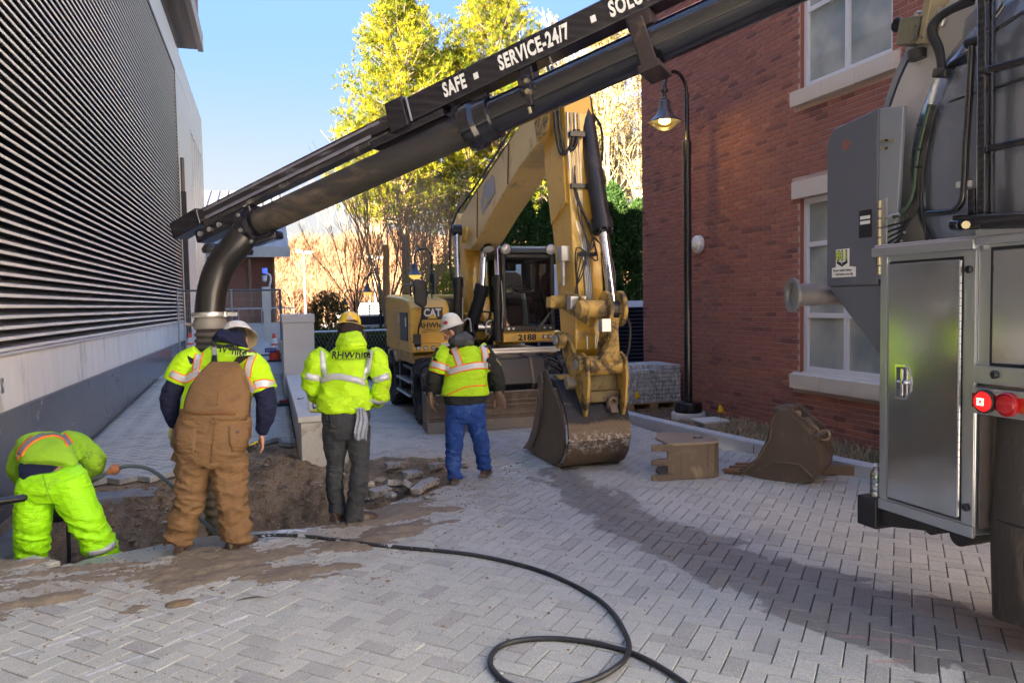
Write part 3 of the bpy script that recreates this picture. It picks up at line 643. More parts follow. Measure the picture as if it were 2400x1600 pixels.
# ---- kerb, planting bed
kerb = root('granite_kerb', 'pale granite kerb stones edging the planting bed along the brick wall', 'kerb', (5.2, 8, 0)); M_GRAN = mat('granite', (.50, .51, .52), .8, world=True, var=.12, vs=12, bump=.3, bs=120)
kp = [(5.0, 12.1), (5.0, 10.6), (5.08, 9.6), (5.22, 8.3), (5.36, 7.3), (5.52, 6.35), (5.72, 5.3), (5.95, 4.2), (6.1, 3.2)]
for a, b in zip(kp[:-1], kp[1:]):
    g = MB(); d_ = Vector((b[0]-a[0], b[1]-a[1], 0)).normalized(); nrm = Vector((-d_.y, d_.x, 0)); A = Vector((a[0], a[1], 0))+d_*.004; B = Vector((b[0], b[1], 0))-d_*.004
    g.loft([[P_+nrm*(-s_ if False else 0)+q for q in (Vector((0, 0, -.2)), Vector((0, 0, .125)), nrm*.018+Vector((0, 0, .14)), nrm*.14+Vector((0, 0, .14)), nrm*.15+Vector((0, 0, .13)), nrm*.15+Vector((0, 0, -.2)))] for P_ in (A, B)])
    part('kerb_stone', g, M_GRAN, kerb)
def bed_h(x, y): return .07 + .018*noise.fractal(Vector((x*3, y*3, 2)), 1, 2, 4) + .02*noise.noise(Vector((x*.9, y*.9, 0)))
gx = np.arange(5.05, 6.42, .04); gy = np.arange(3.2, 12.3, .04); GX, GY = np.meshgrid(gx, gy); fx, fy = GX.ravel(), GY.ravel()
kx = np.interp(-fy, [-q[1] for q in kp], [q[0] for q in kp]); fx2 = np.maximum(fx, kx+.12)
zz = np.array([bed_h(a, b) for a, b in zip(fx2, fy)]); nx, ny = len(gx), len(gy); idx = np.arange(nx*ny).reshape(ny, nx)
F = np.stack([idx[:-1, :-1].ravel(), idx[:-1, 1:].ravel(), idx[1:, 1:].ravel(), idx[1:, :-1].ravel()], 1); F = F[(fx[F] >= kx[F]+.06).all(1)]
t = NT('mulch'); p = t.pos(); c = t.mix(t.ramp(t.noise(p, 40, 6, .75), .35, .65), (.085, .055, .04), (.24, .17, .12)); t.col(c); t.rough(.95); t.bump(t.noise(p, 60, 6, .75), 1.0, .03); M_MULCH = t.m
o = objm('planting_bed', mesh_np('planting_bed', np.stack([fx2, fy, zz], 1), F, M_MULCH)); o['kind'] = 'structure'
# dry grass and leaf litter
def tufts(name, n, region, cols, hmin, hmax, mname, lay=.6):
    t = NT(mname); at = t.n('Attribute', attribute_name='rnd').outputs['Fac']; c = t.mix(at, cols[0], cols[1]); t.col(c); t.rough(.8); V, F, R_ = [], [], []; q = 0
    for _ in range(n):
        x, y = region(); z = bed_h(x, y); a = rng.uniform(0, 6.28); h = rng.uniform(hmin, hmax); l = rng.uniform(.2, 1)*lay; w = .004; r1 = rng.random()
        dx_, dy_ = math.cos(a), math.sin(a); px_, py_ = -dy_*w, dx_*w
        tipx, tipy, tz = x+dx_*h*l, y+dy_*h*l, z+h*math.sqrt(max(.02, 1-l*l))
        V += [(x-px_, y-py_, z-.005), (x+px_, y+py_, z-.005), (x+dx_*h*l*.4+px_, y+dy_*h*l*.4+py_, z+(tz-z)*.6), (x+dx_*h*l*.4-px_, y+dy_*h*l*.4-py_, z+(tz-z)*.6), (tipx, tipy, tz), (tipx+.001, tipy, tz)]
        F += [(q, q+1, q+2, q+3), (q+3, q+2, q+5, q+4)]; R_ += [r1]*6; q += 6
    o = objm(name, mesh_np(name, V, F, t.m, R_)); o['kind'] = 'stuff'
def reg(y0, y1, side=.0):
    def f():
        while True:
            y = rng.uniform(y0, y1); kx_ = np.interp(-y, [-q_[1] for q_ in kp], [q_[0] for q_ in kp])+.16; x = rng.uniform(kx_, 6.38)
            if x > kx_ and not (x > PLX-.02 and y < PLY+.02): return x, y
    return f
tufts('dry_grass', 5200, reg(5.6, 9.4), ((.30, .22, .12), (.52, .42, .26)), .03, .11, 'dry_grass_blades', 1.0)
tufts('dry_grass_thin', 1500, reg(9.4, 12.0), ((.22, .15, .09), (.42, .32, .2)), .02, .07, 'thin_grass_blades', 1.0)
tufts('green_weeds', 800, lambda: (5.55+abs(rng.normal(0, .16))+.1, 5.9+rng.normal(0, .25)), ((.10, .17, .05), (.24, .30, .10)), .03, .09, 'weed_blades', .7)
# ---- pillar and low concrete wall beside the ramp
r = root('concrete_pillar', 'square pale concrete pillar with a cap at the end of the low ramp wall', 'pillar', (.55, 15, 0))
part('shaft', MB().box(.27, .83, 14.6, 16.0, -.1, 1.5), M_CONC, r, bevel=.012); part('cap', MB().box(.255, .845, 14.585, 16.02, 1.503, 1.66), M_CONC, r, bevel=.012)
r = root('low_wall', 'low concrete retaining wall along the ramp with a chipped stained end', 'wall', (.5, 12, 0))
part('body', MB().box(.33, .86, 8.97, 14.58, -.45, .47), mat('chipped_concrete', (.54, .52, .49), .9, world=True, var=.2, vs=4, bump=.6, bs=30, dirt=((.23, .19, .14), .42, 4)), r, bevel=.01)
part('coping', MB().box(.30, .90, 8.95, 14.58, .473, .545), M_CONC, r, bevel=.01)
part('ramp_retaining_wall', MB().box(.33, .60, 16.05, 24, -.3, .9), M_CONC, None, bevel=.01); bpy.data.objects['ramp_retaining_wall']['label'] = 'low concrete upstand beside the upper ramp behind the pillar'; bpy.data.objects['ramp_retaining_wall']['category'] = 'wall'
# ================================================================== EXCAVATOR
M_YEL = mat('machine_yellow', (.76, .45, .065), .38, var=.10, vs=3, bump=.03, coat=.25, dirt=((.34, .25, .14), .30, 4.5))
M_YELP = mat('skylit_yellow', (.78, .56, .22), .42, var=.14, vs=2.5, bump=.05, dirt=((.34, .25, .15), .28, 2.5))  # paler yellow: sky light on the main boom put into the colour
M_YELD = mat('dirty_yellow', (.60, .38, .09), .5, var=.15, vs=5, bump=.15, bs=40, dirt=((.10, .078, .05), .66, 5))
M_BLK = mat('machine_black', (.018, .018, .021), .38, var=.2, vs=4, bump=.03, dirt=((.11, .095, .075), .10, 3))
M_RUB = mat('tyre_rubber', (.022, .021, .021), .75, var=.2, bump=.2, bs=80, dirt=((.14, .12, .095), .42, 5))
M_CHR = mat('chrome_rod', (.78, .78, .8), .09, 1.0, var=.02, bump=0)
M_ZINC = mat('zinc_fitting', (.5, .5, .5), .35, .85, var=.1, bump=.1)
M_MUD = mat('muddy_steel', (.19, .14, .10), .62, .15, var=.25, vs=3, bump=.4, bs=35, dirt=((.33, .25, .17), .40, 3.0), stretch=(1, 1, .6))
M_HOSE = mat('hydraulic_hose', (.02, .02, .022), .45, var=.1, bump=.05)
M_LAMPG = mat('lamp_glass', (.62, .62, .60), .12, .2, var=.03, bump=0, spec=1.0)
ex = root('wheeled_excavator', 'yellow wheeled excavator with raised boom, stick and blade parked facing the diggers', 'excavator', (3.35, 12.5, 0))
# ---- wheels
def tyre_wheel(x, y, r=.50, w=.27, side=-1):
    g = MB(); c = Vector((x, y, r)); ax = Vector((side, 0, 0))
    g.lathe(c, ax, [(r*.56, -w/2), (r*.62, -w/2), (r*.86, -w*.52), (r*.93, -w*.46), (r*.95, -w*.2), (r*.95, w*.2), (r*.93, w*.46), (r*.86, w*.52), (r*.62, w/2), (r*.56, w/2)], 36)
    for k in range(20):
        for sgn in (-1, 1):
            a = 2*math.pi*(k+.25*(sgn+1))/20; P = []
            for (h, da, rr) in ((0, .0, 1.0), (sgn*w*.30, .10, 1.0), (sgn*w*.54, .20, .965), (sgn*w*.55, .24, .84)):
                P.append((h, a+da, rr))
            rings = []
            for h, aa, rr in P:
                q = []
                for (d1, d2) in ((-.048, 0), (.048, 0), (.055, -.06), (-.055, -.06)):
                    ang_ = aa+d1; R_ = r*rr+d2*r*1.1; q.append((x+h*side, y+math.cos(ang_)*R_, r+math.sin(ang_)*R_))
                rings.append(q)
            g.loft(rings)
    wheel = part('wheel', MB().lathe(c, ax, [(.001, w*.1), (r*.16, w*.1), (r*.2, w*.22), (r*.24, w*.05), (r*.50, w*.0), (r*.52, w*.42), (r*.58, w*.47)], 28), M_BLK, ex, smooth=30)
    part('tyre', g, M_RUB, wheel, smooth=40)
    hub = MB()
    for k in range(8): a = k*math.pi/4; hub.cyl((x+side*w*.02, y+math.cos(a)*r*.36, r+math.sin(a)*r*.36), (x+side*w*.1, y+math.cos(a)*r*.36, r+math.sin(a)*r*.36), .014, n=6)
    part('wheel_nut', hub, M_ZINC, wheel)
for yy in (11.25, 13.75):
    tyre_wheel(2.26, yy); tyre_wheel(2.57, yy); tyre_wheel(4.44, yy, side=1); tyre_wheel(4.13, yy, side=1)
part('axle', MB().cyl((2.4, 11.25, .5), (4.3, 11.25, .5), .11).cyl((2.4, 13.75, .5), (4.3, 13.75, .5), .11), M_BLK, ex, smooth=30)
part('chassis', MB().box(2.95, 3.75, 10.8, 14.2, .42, .80).box(2.7, 4.0, 11.9, 13.1, .5, .82).cyl((3.35, 12.5, .78), (3.35, 12.5, 1.0), .62, n=32), M_BLK, ex, bevel=.01)
st = part('side_steps', MB().box(2.16, 2.72, 11.85, 12.02, .35, .82).box(2.16, 2.72, 13.0, 13.15, .35, .82).box(2.2, 2.7, 12.02, 13.0, .74, .8), M_BLK, ex, bevel=.006)
for z in (.34, .56): part('step_rung', MB().box(2.10, 2.36, 11.8, 13.1, z, z+.035), M_ZINC, st, bevel=.005)
# ---- dozer blade
prof = [(10.55, .03), (10.42, .03), (10.33, .10), (10.36, .2), (10.40, .34), (10.37, .46), (10.33, .53), (10.36, .545), (10.43, .50), (10.46, .34), (10.42, .2), (10.44, .1)]
bl_ = part('dozer_blade', MB().prism(prof, 'X', 2.10, 4.62), M_MUD, ex, smooth=30)
part('cutting_edge', MB().box(2.07, 4.65, 10.30, 10.345, .0, .15), mat('worn_edge', (.30, .26, .22), .45, .5, dirt=((.2, .15, .1), .3, 4)), bl_, bevel=.005)
for z in (.205, .335, .40): part('blade_rib', MB().box(2.12, 4.6, 10.335, 10.36, z, z+.02), M_MUD, bl_)
for x in (2.085, 4.635): part('end_plate', MB().box(x-.02, x+.02, 10.32, 10.62, .03, .56), M_MUD, bl_, bevel=.004)
part('blade_arm', MB().bar((3.0, 10.5, .3), (3.0, 11.1, .55), .12, .16).bar((3.75, 10.5, .3), (3.75, 11.1, .55), .12, .16), M_BLK, ex, bevel=.008)
tb = part('front_toolbox', MB().prism([(10.72, .52), (10.66, .60), (10.80, .97), (11.25, 1.0), (11.25, .5)], 'X', 3.10, 3.98), M_BLK, ex, bevel=.012)
part('box_strap', MB().prism([(10.71, .51), (10.645, .60), (10.79, .985), (11.25, 1.015), (11.25, .99), (10.81, .96), (10.68, .60), (10.73, .52)], 'X', 3.74, 3.78), M_MUD, tb)
part('catwalk', MB().box(3.3, 4.45, 11.3, 11.38, 1.02, 1.06).box(3.35, 4.5, 11.45, 11.53, 1.05, 1.09).box(3.3, 4.5, 11.6, 11.66, .98, 1.03), M_ZINC, ex, bevel=.004)
# ---- upper structure
up = part('upper_frame', MB().box(2.16, 4.55, 11.8, 14.1, .86, 1.02), mat('frame_yellow', (.45, .27, .07), .5, dirt=((.2, .16, .12), .4, 4)), ex, bevel=.02)
# left engine housing with rounded front shoulder
g = MB(); z0 = 1.02
g.prism([(11.78, 1.205), (11.76, 1.74), (11.92, 1.87), (12.55, 1.93), (14.15, 1.99), (14.26, 1.84), (14.28, 1.02), (11.82, 1.02)], 'X', 2.12, 2.76)
hb = part('engine_housing', g, M_YEL, ex, bevel=.045, seg=3)
part('counterweight', MB().prism([(2.76, 1.0), (4.52, 1.0), (4.58, 1.2), (4.55, 1.95), (2.76, 1.98)], 'Y', 13.5, 14.28), M_YEL, ex, bevel=.05, seg=3)
part('counterweight_foot', MB().box(2.14, 4.56, 13.3, 14.25, .80, 1.0), mat('pale_grey_yellow', (.48, .42, .30), .5, dirt=((.3, .26, .2), .3, 3)), ex, bevel=.04)
part('side_recess', MB().box(2.105, 2.13, 11.95, 12.62, 1.22, 1.68), M_BLK, hb, bevel=.01)
part('side_grille', MB().box(2.108, 2.135, 12.72, 13.3, 1.25, 1.70), mat('side_door', (.55, .36, .12), .5), hb, bevel=.006)
part('inspection_label', MB().box(2.100, 2.105, 12.66, 12.70, 1.5, 1.62).box(2.100, 2.106, 12.0, 12.1, 1.45, 1.6), mat('label_white', (.7, .7, .7), .5), hb)
bp = part('front_bumper_strip', MB().prism([(11.66, 1.06), (11.66, 1.19), (11.80, 1.20), (11.80, 1.03)], 'X', 2.13, 2.98), M_YEL, ex, bevel=.012)
for x in (2.22, 2.335, 2.46): 
    l = part('marker_lamp', MB().cyl((x, 11.655, 1.125), (x, 11.64, 1.125), .034, n=20), M_BLK, bp, smooth=30); part('lens', MB().cyl((x, 11.64, 1.125), (x, 11.632, 1.125), .026, n=16), M_LAMPG, l)
# licence plate
pl = part('licence_plate', MB().box(2.585, 2.90, 11.640, 11.652, 1.045, 1.195), mat('plate_white', (.75, .75, .78), .4), bp, bevel=.002)
M_RED = mat('red_print', (.45, .03, .04), .5, var=0, bump=0); M_BLUEP = mat('blue_print', (.05, .15, .4), .5, var=0, bump=0); M_INK = mat('black_print', (.012, .012, .014), .5, var=0, bump=0)
text_part('plate_number', 'T75 39', .10, M_RED, pl, (2.74, 11.637, 1.105), (1, 0, 0), (0, 0, 1), .001, .001, .85)
text_part('plate_state', 'Massachusetts', .03, M_BLUEP, pl, (2.74, 11.637, 1.175), (1, 0, 0), (0, 0, 1), .001, 0)
text_part('plate_foot', 'Construction', .022, M_RED, pl, (2.74, 11.637, 1.058), (1, 0, 0), (0, 0, 1), .001, 0)
# maker's badge and owner's name on the housing front
fy = 11.742
bd_ = part('maker_badge', MB().box(2.31, 2.64, fy, fy+.012, 1.56, 1.75), M_INK, hb)
M_WP = mat('white_print', (.8, .8, .78), .45, var=0, bump=0)
text_part('badge_letters', 'CAT', .165, M_WP, bd_, (2.475, fy-.003, 1.665), (1, 0, 0), (0, 0, 1), .001, .006, .85)
part('badge_triangle', MB().prism([(2.395, 1.578), (2.475, 1.645), (2.555, 1.578)], 'Y', fy-.007, fy-.001), mat('badge_yellow', (.8, .5, .03), .5), bd_)
text_part('owner_name', 'RHWhite', .115, mat('brown_print', (.07, .045, .02), .5, var=0, bump=0), hb, (2.49, fy+.012, 1.47), (1, 0, 0), (0, 0, 1), .001, .003, 1.05)
text_part('owner_line', 'CONSTRUCTION AND UTILITY', .024, M_INK, hb, (2.49, fy+.012, 1.40), (1, 0, 0), (0, 0, 1), .001, 0)
text_part('owner_line', 'Auburn, MA     Bow, NH     508-832-3295', .022, M_INK, hb, (2.49, fy+.012, 1.37), (1, 0, 0), (0, 0, 1), .001, 0)
part('handrail', MB().tube(catmull([(2.3, 12.6, 1.94), (2.3, 12.6, 2.1), (2.35, 12.65, 2.14), (2.35, 13.6, 2.14), (2.3, 13.7, 1.98)], 3), .014).tube([(2.55, 12.1, 1.9), (2.55, 12.1, 2.02), (2.55, 12.5, 2.02), (2.55, 12.5, 1.9)], .013), M_BLK, ex, smooth=60)
part('hood_cover', MB().box(2.80, 3.1, 12.6, 13.6, 1.5, 1.9), M_BLK, ex, bevel=.03)
# left mirror on its arm
mr = part('mirror_arm', MB().tube(catmull([(2.33, 11.72, 1.10), (2.33, 11.68, 1.45), (2.33, 11.66, 1.60), (2.30, 11.62, 1.80), (2.35, 11.62, 1.95)], 3), .014).box(2.28, 2.38, 11.66, 11.74, 1.18, 1.32), M_BLK, ex, smooth=50)
mr = part('mirror_arm', MB().tube(catmull([(2.23, 11.72, 1.25), (2.24, 11.66, 1.45), (2.29, 11.64, 1.62), (2.30, 11.62, 1.85)], 3), .014).box(2.16, 2.27, 11.66, 11.75, 1.14, 1.34), M_BLK, ex, smooth=50)
bpy.data.objects.remove(bpy.data.objects['mirror_arm'])
part('mirror', MB().prism([(2.17, 1.82), (2.30, 1.74), (2.36, 1.80), (2.36, 2.14), (2.30, 2.18), (2.16, 2.17)], 'Y', 11.56, 11.64), M_BLK, mr, bevel=.02, seg=3)
# ---- cab
CX0, CX1, CY0, CY1, CZ0, CZ1 = 3.62, 4.53, 11.72, 13.25, 1.335, 2.70
cb = part('cab_floor', MB().box(CX0, CX1, CY0, CY1, 1.335, 1.42), M_BLK, ex, bevel=.01)
fr = MB(); pw = .07
for x in (CX0, CX1-pw):
    fr.box(x, x+pw, CY0, CY0+.07, 1.42, 2.60).box(x, x+pw, CY1-.07, CY1, 1.42, 2.60).box(x+.005, x+pw-.005, CY0+.07, CY1-.07, 2.53, 2.60)
fr.box(CX0+pw, CX1-pw, CY0+.002, CY0+.068, 2.52, 2.598).box(CX0+pw, CX1-pw, CY1-.068, CY1-.002, 2.5, 2.598).box(CX0+.004, CX0+pw-.004, 12.5, 12.56, 1.42, 2.53).box(CX1-pw+.004, CX1-.004, 12.5, 12.56, 1.42, 2.53).box(CX0+.3, CX0+.34, CY1-.06, CY1-.01, 1.9, 2.5)
part('cab_frame', fr, M_BLK, ex, bevel=.015)
part('cab_roof', MB().prism([(CY0-.06, 2.60), (CY0-.03, 2.68), (CY0+.2, 2.73), (CY1-.1, 2.75), (CY1, 2.68), (CY1, 2.60)], 'X', CX0-.01, CX1+.01), mat('cab_roof_green', (.03, .045, .04), .35), ex, bevel=.025)
for x in (CX0+.06, CX1-.08):
    w = part('work_lamp', MB().lathe((x, CY0-.04, 2.66), (0, -1, -.1), [(.001, -.04), (.08, -.03), (.095, .02), (.09, .03)], 20), M_BLK, ex, smooth=40); part('lens', MB().lathe((x, CY0-.06, 2.658), (0, -1, -.1), [(.085, 0), (.06, .02), (.001, .028)], 20), M_LAMPG, w, smooth=40)
M_GL = glass('cab_glass', (.93, .98, .96), .02, .0)
part('windscreen', MB().box(CX0+.07, CX1-.07, CY0+.02, CY0+.026, 1.86, 2.52), M_GL, ex); part('lower_windscreen', MB().box(CX0+.07, CX1-.07, CY0+.012, CY0+.018, 1.42, 1.86), glass('lower_glass', (.62, .74, .74), .03, .12), ex)
part('side_glass', MB().box(CX0+.02, CX0+.026, CY0+.08, 12.5, 1.5, 2.52).box(CX0+.02, CX0+.026, 12.56, CY1-.08, 1.6, 2.52), M_GL, ex)
part('side_glass', MB().box(CX1-.026, CX1-.02, CY0+.08, 12.5, 1.5, 2.52).box(CX1-.026, CX1-.02, 12.56, CY1-.08, 1.6, 2.52), M_GL, ex)
part('rear_glass', MB().box(CX0+.08, CX1-.08, CY1-.04, CY1-.035, 1.73, 2.5), M_GL, ex)
part('cab_rear_panel', MB().box(CX0+.07, CX1-.07, CY1-.06, CY1-.01, 1.42, 1.72), M_BLK, ex)
sh = part('seat', MB().box(3.90, 4.36, 12.35, 12.8, 1.78, 1.90).box(3.92, 4.34, 12.45, 12.75, 1.42, 1.78), mat('seat_fabric', (.09, .075, .085), .8), ex, bevel=.04, seg=3)
part('seat_back', MB().prism([(3.92, 1.90), (4.34, 1.90), (4.32, 2.26), (4.24, 2.34), (4.0, 2.34), (3.94, 2.26)], 'Y', 12.75, 12.86), mat('seat_mauve', (.26, .21, .26), .8), sh, bevel=.035, seg=3); part('headrest', MB().box(4.02, 4.22, 12.77, 12.85, 2.36, 2.54), M_BLK, sh, bevel=.03)
for x in (3.80, 4.42): part('armrest', MB().box(x-.05, x+.05, 12.2, 12.8, 1.88, 2.0).cyl((x, 12.2, 2.0), (x, 12.18, 2.12), .02, n=10), M_BLK, sh, bevel=.02)
sc_ = part('steering_column', MB().tube([(4.1, 12.0, 1.42), (4.1, 11.98, 1.6), (4.1, 12.08, 1.98)], [.055, .04, .035], 12), mat('column_grey', (.35, .37, .36), .5), ex, smooth=40)
ring = [(4.1+.17*math.cos(a), 12.08+.15*math.sin(a), 2.02+.05*math.sin(a)) for a in np.linspace(0, 2*math.pi, 21)]
part('steering_wheel', MB().tube(ring, .014, 6, False).bar((3.94, 12.08, 2.02), (4.26, 12.08, 2.02), .03, .02), M_BLK, sc_, smooth=60)
part('monitor', MB().box(3.74, 3.88, 11.95, 12.0, 1.95, 2.1), M_BLK, ex, bevel=.01); part('wiper', MB().bar((4.45, 11.69, 1.43), (4.30, 11.67, 1.95), .03, .02).bar((4.12, 11.68, 1.28), (4.40, 11.66, 1.62), .025, .02).bar((4.16, 11.68, 1.27), (4.45, 11.66, 1.66), .02, .02), M_BLK, ex)
cs_ = part('cab_front_bar', MB().prism([(11.62, 1.17), (11.62, 1.31), (11.74, 1.335), (11.80, 1.335), (11.80, 1.14)], 'X', 3.60, 4.60), M_YEL, ex, bevel=.012)
text_part('unit_number', '2188', .135, M_INK, cs_, (4.0, 11.612, 1.238), (1, 0, 0), (0, 0, 1), .001, .004, 1.15)
for x in (4.30, 4.40, 4.50): 
    l = part('marker_lamp', MB().cyl((x, 11.615, 1.245), (x, 11.60, 1.245), .036, n=20), M_BLK, cs_, smooth=30); part('lens', MB().cyl((x, 11.60, 1.245), (x, 11.592, 1.245), .028, n=16), M_LAMPG, l)
for x in (3.72, 3.80, 4.34, 4.44): part('bolt_cover', MB().cyl((x, 11.72, 1.385), (x, 11.705, 1.385), .02, n=12), M_LAMPG, cb)
# machinery bay between the housing and the cab
part('bay_floor', MB().box(2.78, 3.60, 11.9, 13.4, 1.0, 1.12), M_BLK, ex, bevel=.01)
g = MB(); rr = random.Random(5)
for k in range(9):
    x = rr.uniform(2.86, 3.5); z = rr.uniform(1.12, 1.45); g.tube(catmull([(x, 11.75, z), (x+rr.uniform(-.1, .1), 11.66, z+.12), (x+rr.uniform(-.2, .2), 11.8, z+.28), (x+rr.uniform(-.2, .2), 12.3, z+.3)], 4), .016, 6)
part('bay_hoses', g, M_HOSE, ex, smooth=60)
g = MB().cyl((3.2, 11.72, 1.42), (3.4, 11.72, 1.42), .06).cyl((3.05, 11.7, 1.25), (3.05, 11.8, 1.25), .05).tube(catmull([(2.95, 11.68, 1.52), (3.05, 11.66, 1.56), (3.08, 11.66, 1.35)], 3), .014).tube(catmull([(3.32, 11.66, 1.3), (3.34, 11.66, 1.5), (3.45, 11.66, 1.52)], 3), .014).box(3.44, 3.54, 11.64, 11.72, 1.25, 1.45)
part('valve_fittings', g, M_ZINC, ex, smooth=40)
part('boom_foot', MB().box(3.08, 3.18, 12.0, 12.8, 1.1, 1.65).box(3.52, 3.60, 12.0, 12.8, 1.1, 1.65), M_YEL, ex, bevel=.02)
# ---- lower boom, main boom
part('lower_boom', MB().prism([(12.05, 1.2), (12.45, 1.12), (13.2, 2.9), (13.1, 3.3), (12.75, 3.35), (12.35, 3.0)], 'X', 3.16, 3.54), M_YEL, ex, bevel=.015)
BP = [(12.62, 3.16), (12.30, 3.27), (11.68, 3.45), (10.06, 3.84), (8.95, 4.12), (8.35, 4.18), (8.20, 4.00), (8.45, 3.72), (9.3, 3.53), (10.7, 3.05), (11.5, 2.74), (11.9, 2.66), (12.3, 2.72)]
bm1 = part('main_boom', MB().prism(BP, 'X', 3.13, 3.57), M_YELP, ex, bevel=.012)
for y_ in (11.35, 9.75):
    zt = np.interp(-y_, [-p_[0] for p_ in BP[:6]], [p_[1] for p_ in BP[:6]]); zb = np.interp(y_, [9.3, 10.7, 11.5], [3.53, 3.05, 2.74])
    part('weld_seam', MB().bar((3.126, y_+.02, zb+.01), (3.126, y_-.05, zt-.01), .014, .03, up=(0, 1, 0)), mat('seam_dark', (.12, .08, .04), .7), bm1)
# worn decal on the side of the boom
dc = part('worn_decal', MB().prism([(11.05, 3.12), (10.35, 3.36), (10.40, 3.58), (10.52, 3.64), (10.92, 3.54), (11.12, 3.34)], 'X', 3.122, 3.128), mat('grey_decal', (.36, .35, .36), .5, dirt=((.5, .4, .2), .3, 6)), bm1)
part('decal_mark', MB().prism([(10.95, 3.22), (10.85, 3.38), (10.72, 3.30)], 'X', 3.117, 3.121), mat('decal_yellow', (.7, .5, .12), .5), dc)
part('boom_pivot', MB().cyl((3.06, 12.15, 2.92), (3.64, 12.15, 2.92), .12, n=24).cyl((3.02, 11.72, 2.92), (3.06, 11.72, 2.92), .1, n=20), M_YEL, ex, smooth=30, bevel=.008)
for x in (3.10, 3.57): part('boom_end_bracket', MB().prism([(8.55, 3.7), (8.2, 3.75), (8.05, 4.10), (8.3, 4.25), (8.7, 4.2)], 'X', x, x+.03), M_YELD, ex, bevel=.006)
lp = part('boom_lamp', MB().lathe((3.35, 11.55, 2.66), (0, -.6, -.8), [(.001, -.07), (.07, -.05), (.09, .02)], 20), M_BLK, ex, smooth=40); part('lens', MB().lathe((3.35, 11.55, 2.66), (0, -.6, -.8), [(.085, .02), (.05, .035), (.001, .04)], 20), M_LAMPG, lp, smooth=40)
# ---- hydraulic cylinders
def ram(p0, pm, p1, rb, rr_, name='cylinder', cap=True):
    p0, pm, p1 = map(Vector, (p0, pm, p1)); d_ = (pm-p0).normalized()
    c = part(name, MB().cyl(p0, pm, rb, n=20).cyl(pm-d_*.12, pm+d_*.02, rb*1.18, n=20).cyl(pm+d_*.02, pm+d_*.05, rb*.8, n=20), M_BLK, ex, smooth=35)
    part('rod', MB().cyl(pm, p1, rr_, n=18), M_CHR, c, smooth=35)
    s = Vector((rb*1.7, 0, 0)); part('rod_eye', MB().cyl(p1-Vector((.07, 0, 0)), p1+Vector((.07, 0, 0)), rr_*2.0, n=18), M_BLK, c, smooth=35, bevel=.006)
    if cap:
        b = MB()
        for k in range(8): a = k*math.pi/4; u = d_.cross(Vector((1, 0, 0))).normalized(); w = d_.cross(u); q = pm+d_*.02+u*rb*.98*math.cos(a)+w*rb*.98*math.sin(a); b.cyl(q-d_*.05, q+d_*.02, .016, n=6)
        part('gland_bolts', b, M_BLK, c)
    return c
ram((2.92, 11.9, 1.15), (2.90, 11.75, 2.18), (2.95, 11.95, 2.98), .075, .045)
ram((3.66 if False else 3.50, 11.6, 1.20), (3.50, 11.55, 2.20), (3.58, 11.85, 2.85), .075, .045)
ram((3.10, 12.0, 1.2), (3.30, 11.75, 2.05), (3.38, 11.85, 2.75), .105, .06)
part('steel_line', MB().tube([(3.53, 11.46, 1.4), (3.55, 11.45, 1.75), (3.53, 11.45, 2.15)], .01).tube([(2.93, 11.64, 1.3), (2.94, 11.62, 1.9)], .01), M_ZINC, ex)
part('boom_hose', MB().tube(catmull([(2.9, 11.9, 1.9), (2.82, 11.9, 2.4), (2.85, 12.0, 2.9), (2.98, 12.1, 3.25), (3.08, 12.0, 3.42)], 4), .018, 6), M_HOSE, ex, smooth=60)
part('boom_top_line', MB().tube(catmull([(3.05, 12.1, 3.36), (3.09, 11.4, 3.56), (3.1, 10.3, 3.84), (3.1, 9.0, 4.17), (3.18, 8.5, 4.24)], 4), .018, 6).tube(catmull([(3.16, 12.2, 3.36), (3.18, 10.3, 3.86), (3.2, 8.6, 4.24)], 4), .016, 6), M_BLK, ex, smooth=60)
# ---- stick
SP = [(8.62, 4.22), (8.30, 4.42), (8.05, 4.25), (7.95, 3.9), (7.72, 1.95), (7.72, 1.28), (7.82, 1.1), (8.0, 1.08), (8.12, 1.2), (8.32, 2.4), (8.62, 3.6)]
sk_ = part('stick', MB().prism(SP, 'X', 3.22, 3.56), M_YEL, ex, bevel=.012)
part('stick_side_plate', MB().prism([(8.56, 3.5), (8.0, 3.7), (7.9, 2.9), (8.36, 2.7)], 'X', 3.195, 3.222), M_YEL, sk_, bevel=.006)
ram((3.52, 8.12, 4.10), (3.50, 7.58, 2.58), (3.52, 7.38, 1.70), .098, .055)
g = MB()
for dx_ in (0, .045, .09, .135): g.tube(catmull([(3.24+dx_, 7.93, 3.9), (3.235+dx_, 7.89, 3.4), (3.26+dx_*.8, 7.83, 2.8), (3.33+dx_*.5, 7.78, 2.45), (3.34+dx_*.5, 7.70, 2.0), (3.345+dx_*.5, 7.69, 1.72)], 4), .0105, 6)
part('steel_lines', g, M_ZINC, sk_, smooth=60)
g = MB()
for k, dx_ in enumerate((0, .05)): g.tube(catmull([(3.16+dx_, 8.3, 4.5), (3.12+dx_, 8.05, 4.2), (3.13+dx_, 8.0, 3.75), (3.17+dx_, 7.95, 3.45), (3.26+dx_, 7.88, 3.52), (3.30+dx_, 7.86, 3.70)], 5), .020, 7)
for k in range(4): g.tube(catmull([(3.29, 7.84, 3.3-.1*k), (3.27+.03*k, 7.78, 2.95-.05*k), (3.40+.02*k, 7.64, 2.55-.10*k), (3.27-.025*k, 7.60, 2.2+.06*k), (3.20+.01*k, 7.66, 1.90), (3.28, 7.62, 1.78-.03*k)], 5), .0085, 5)
part('loose_hoses', g, M_HOSE, sk_, smooth=60)
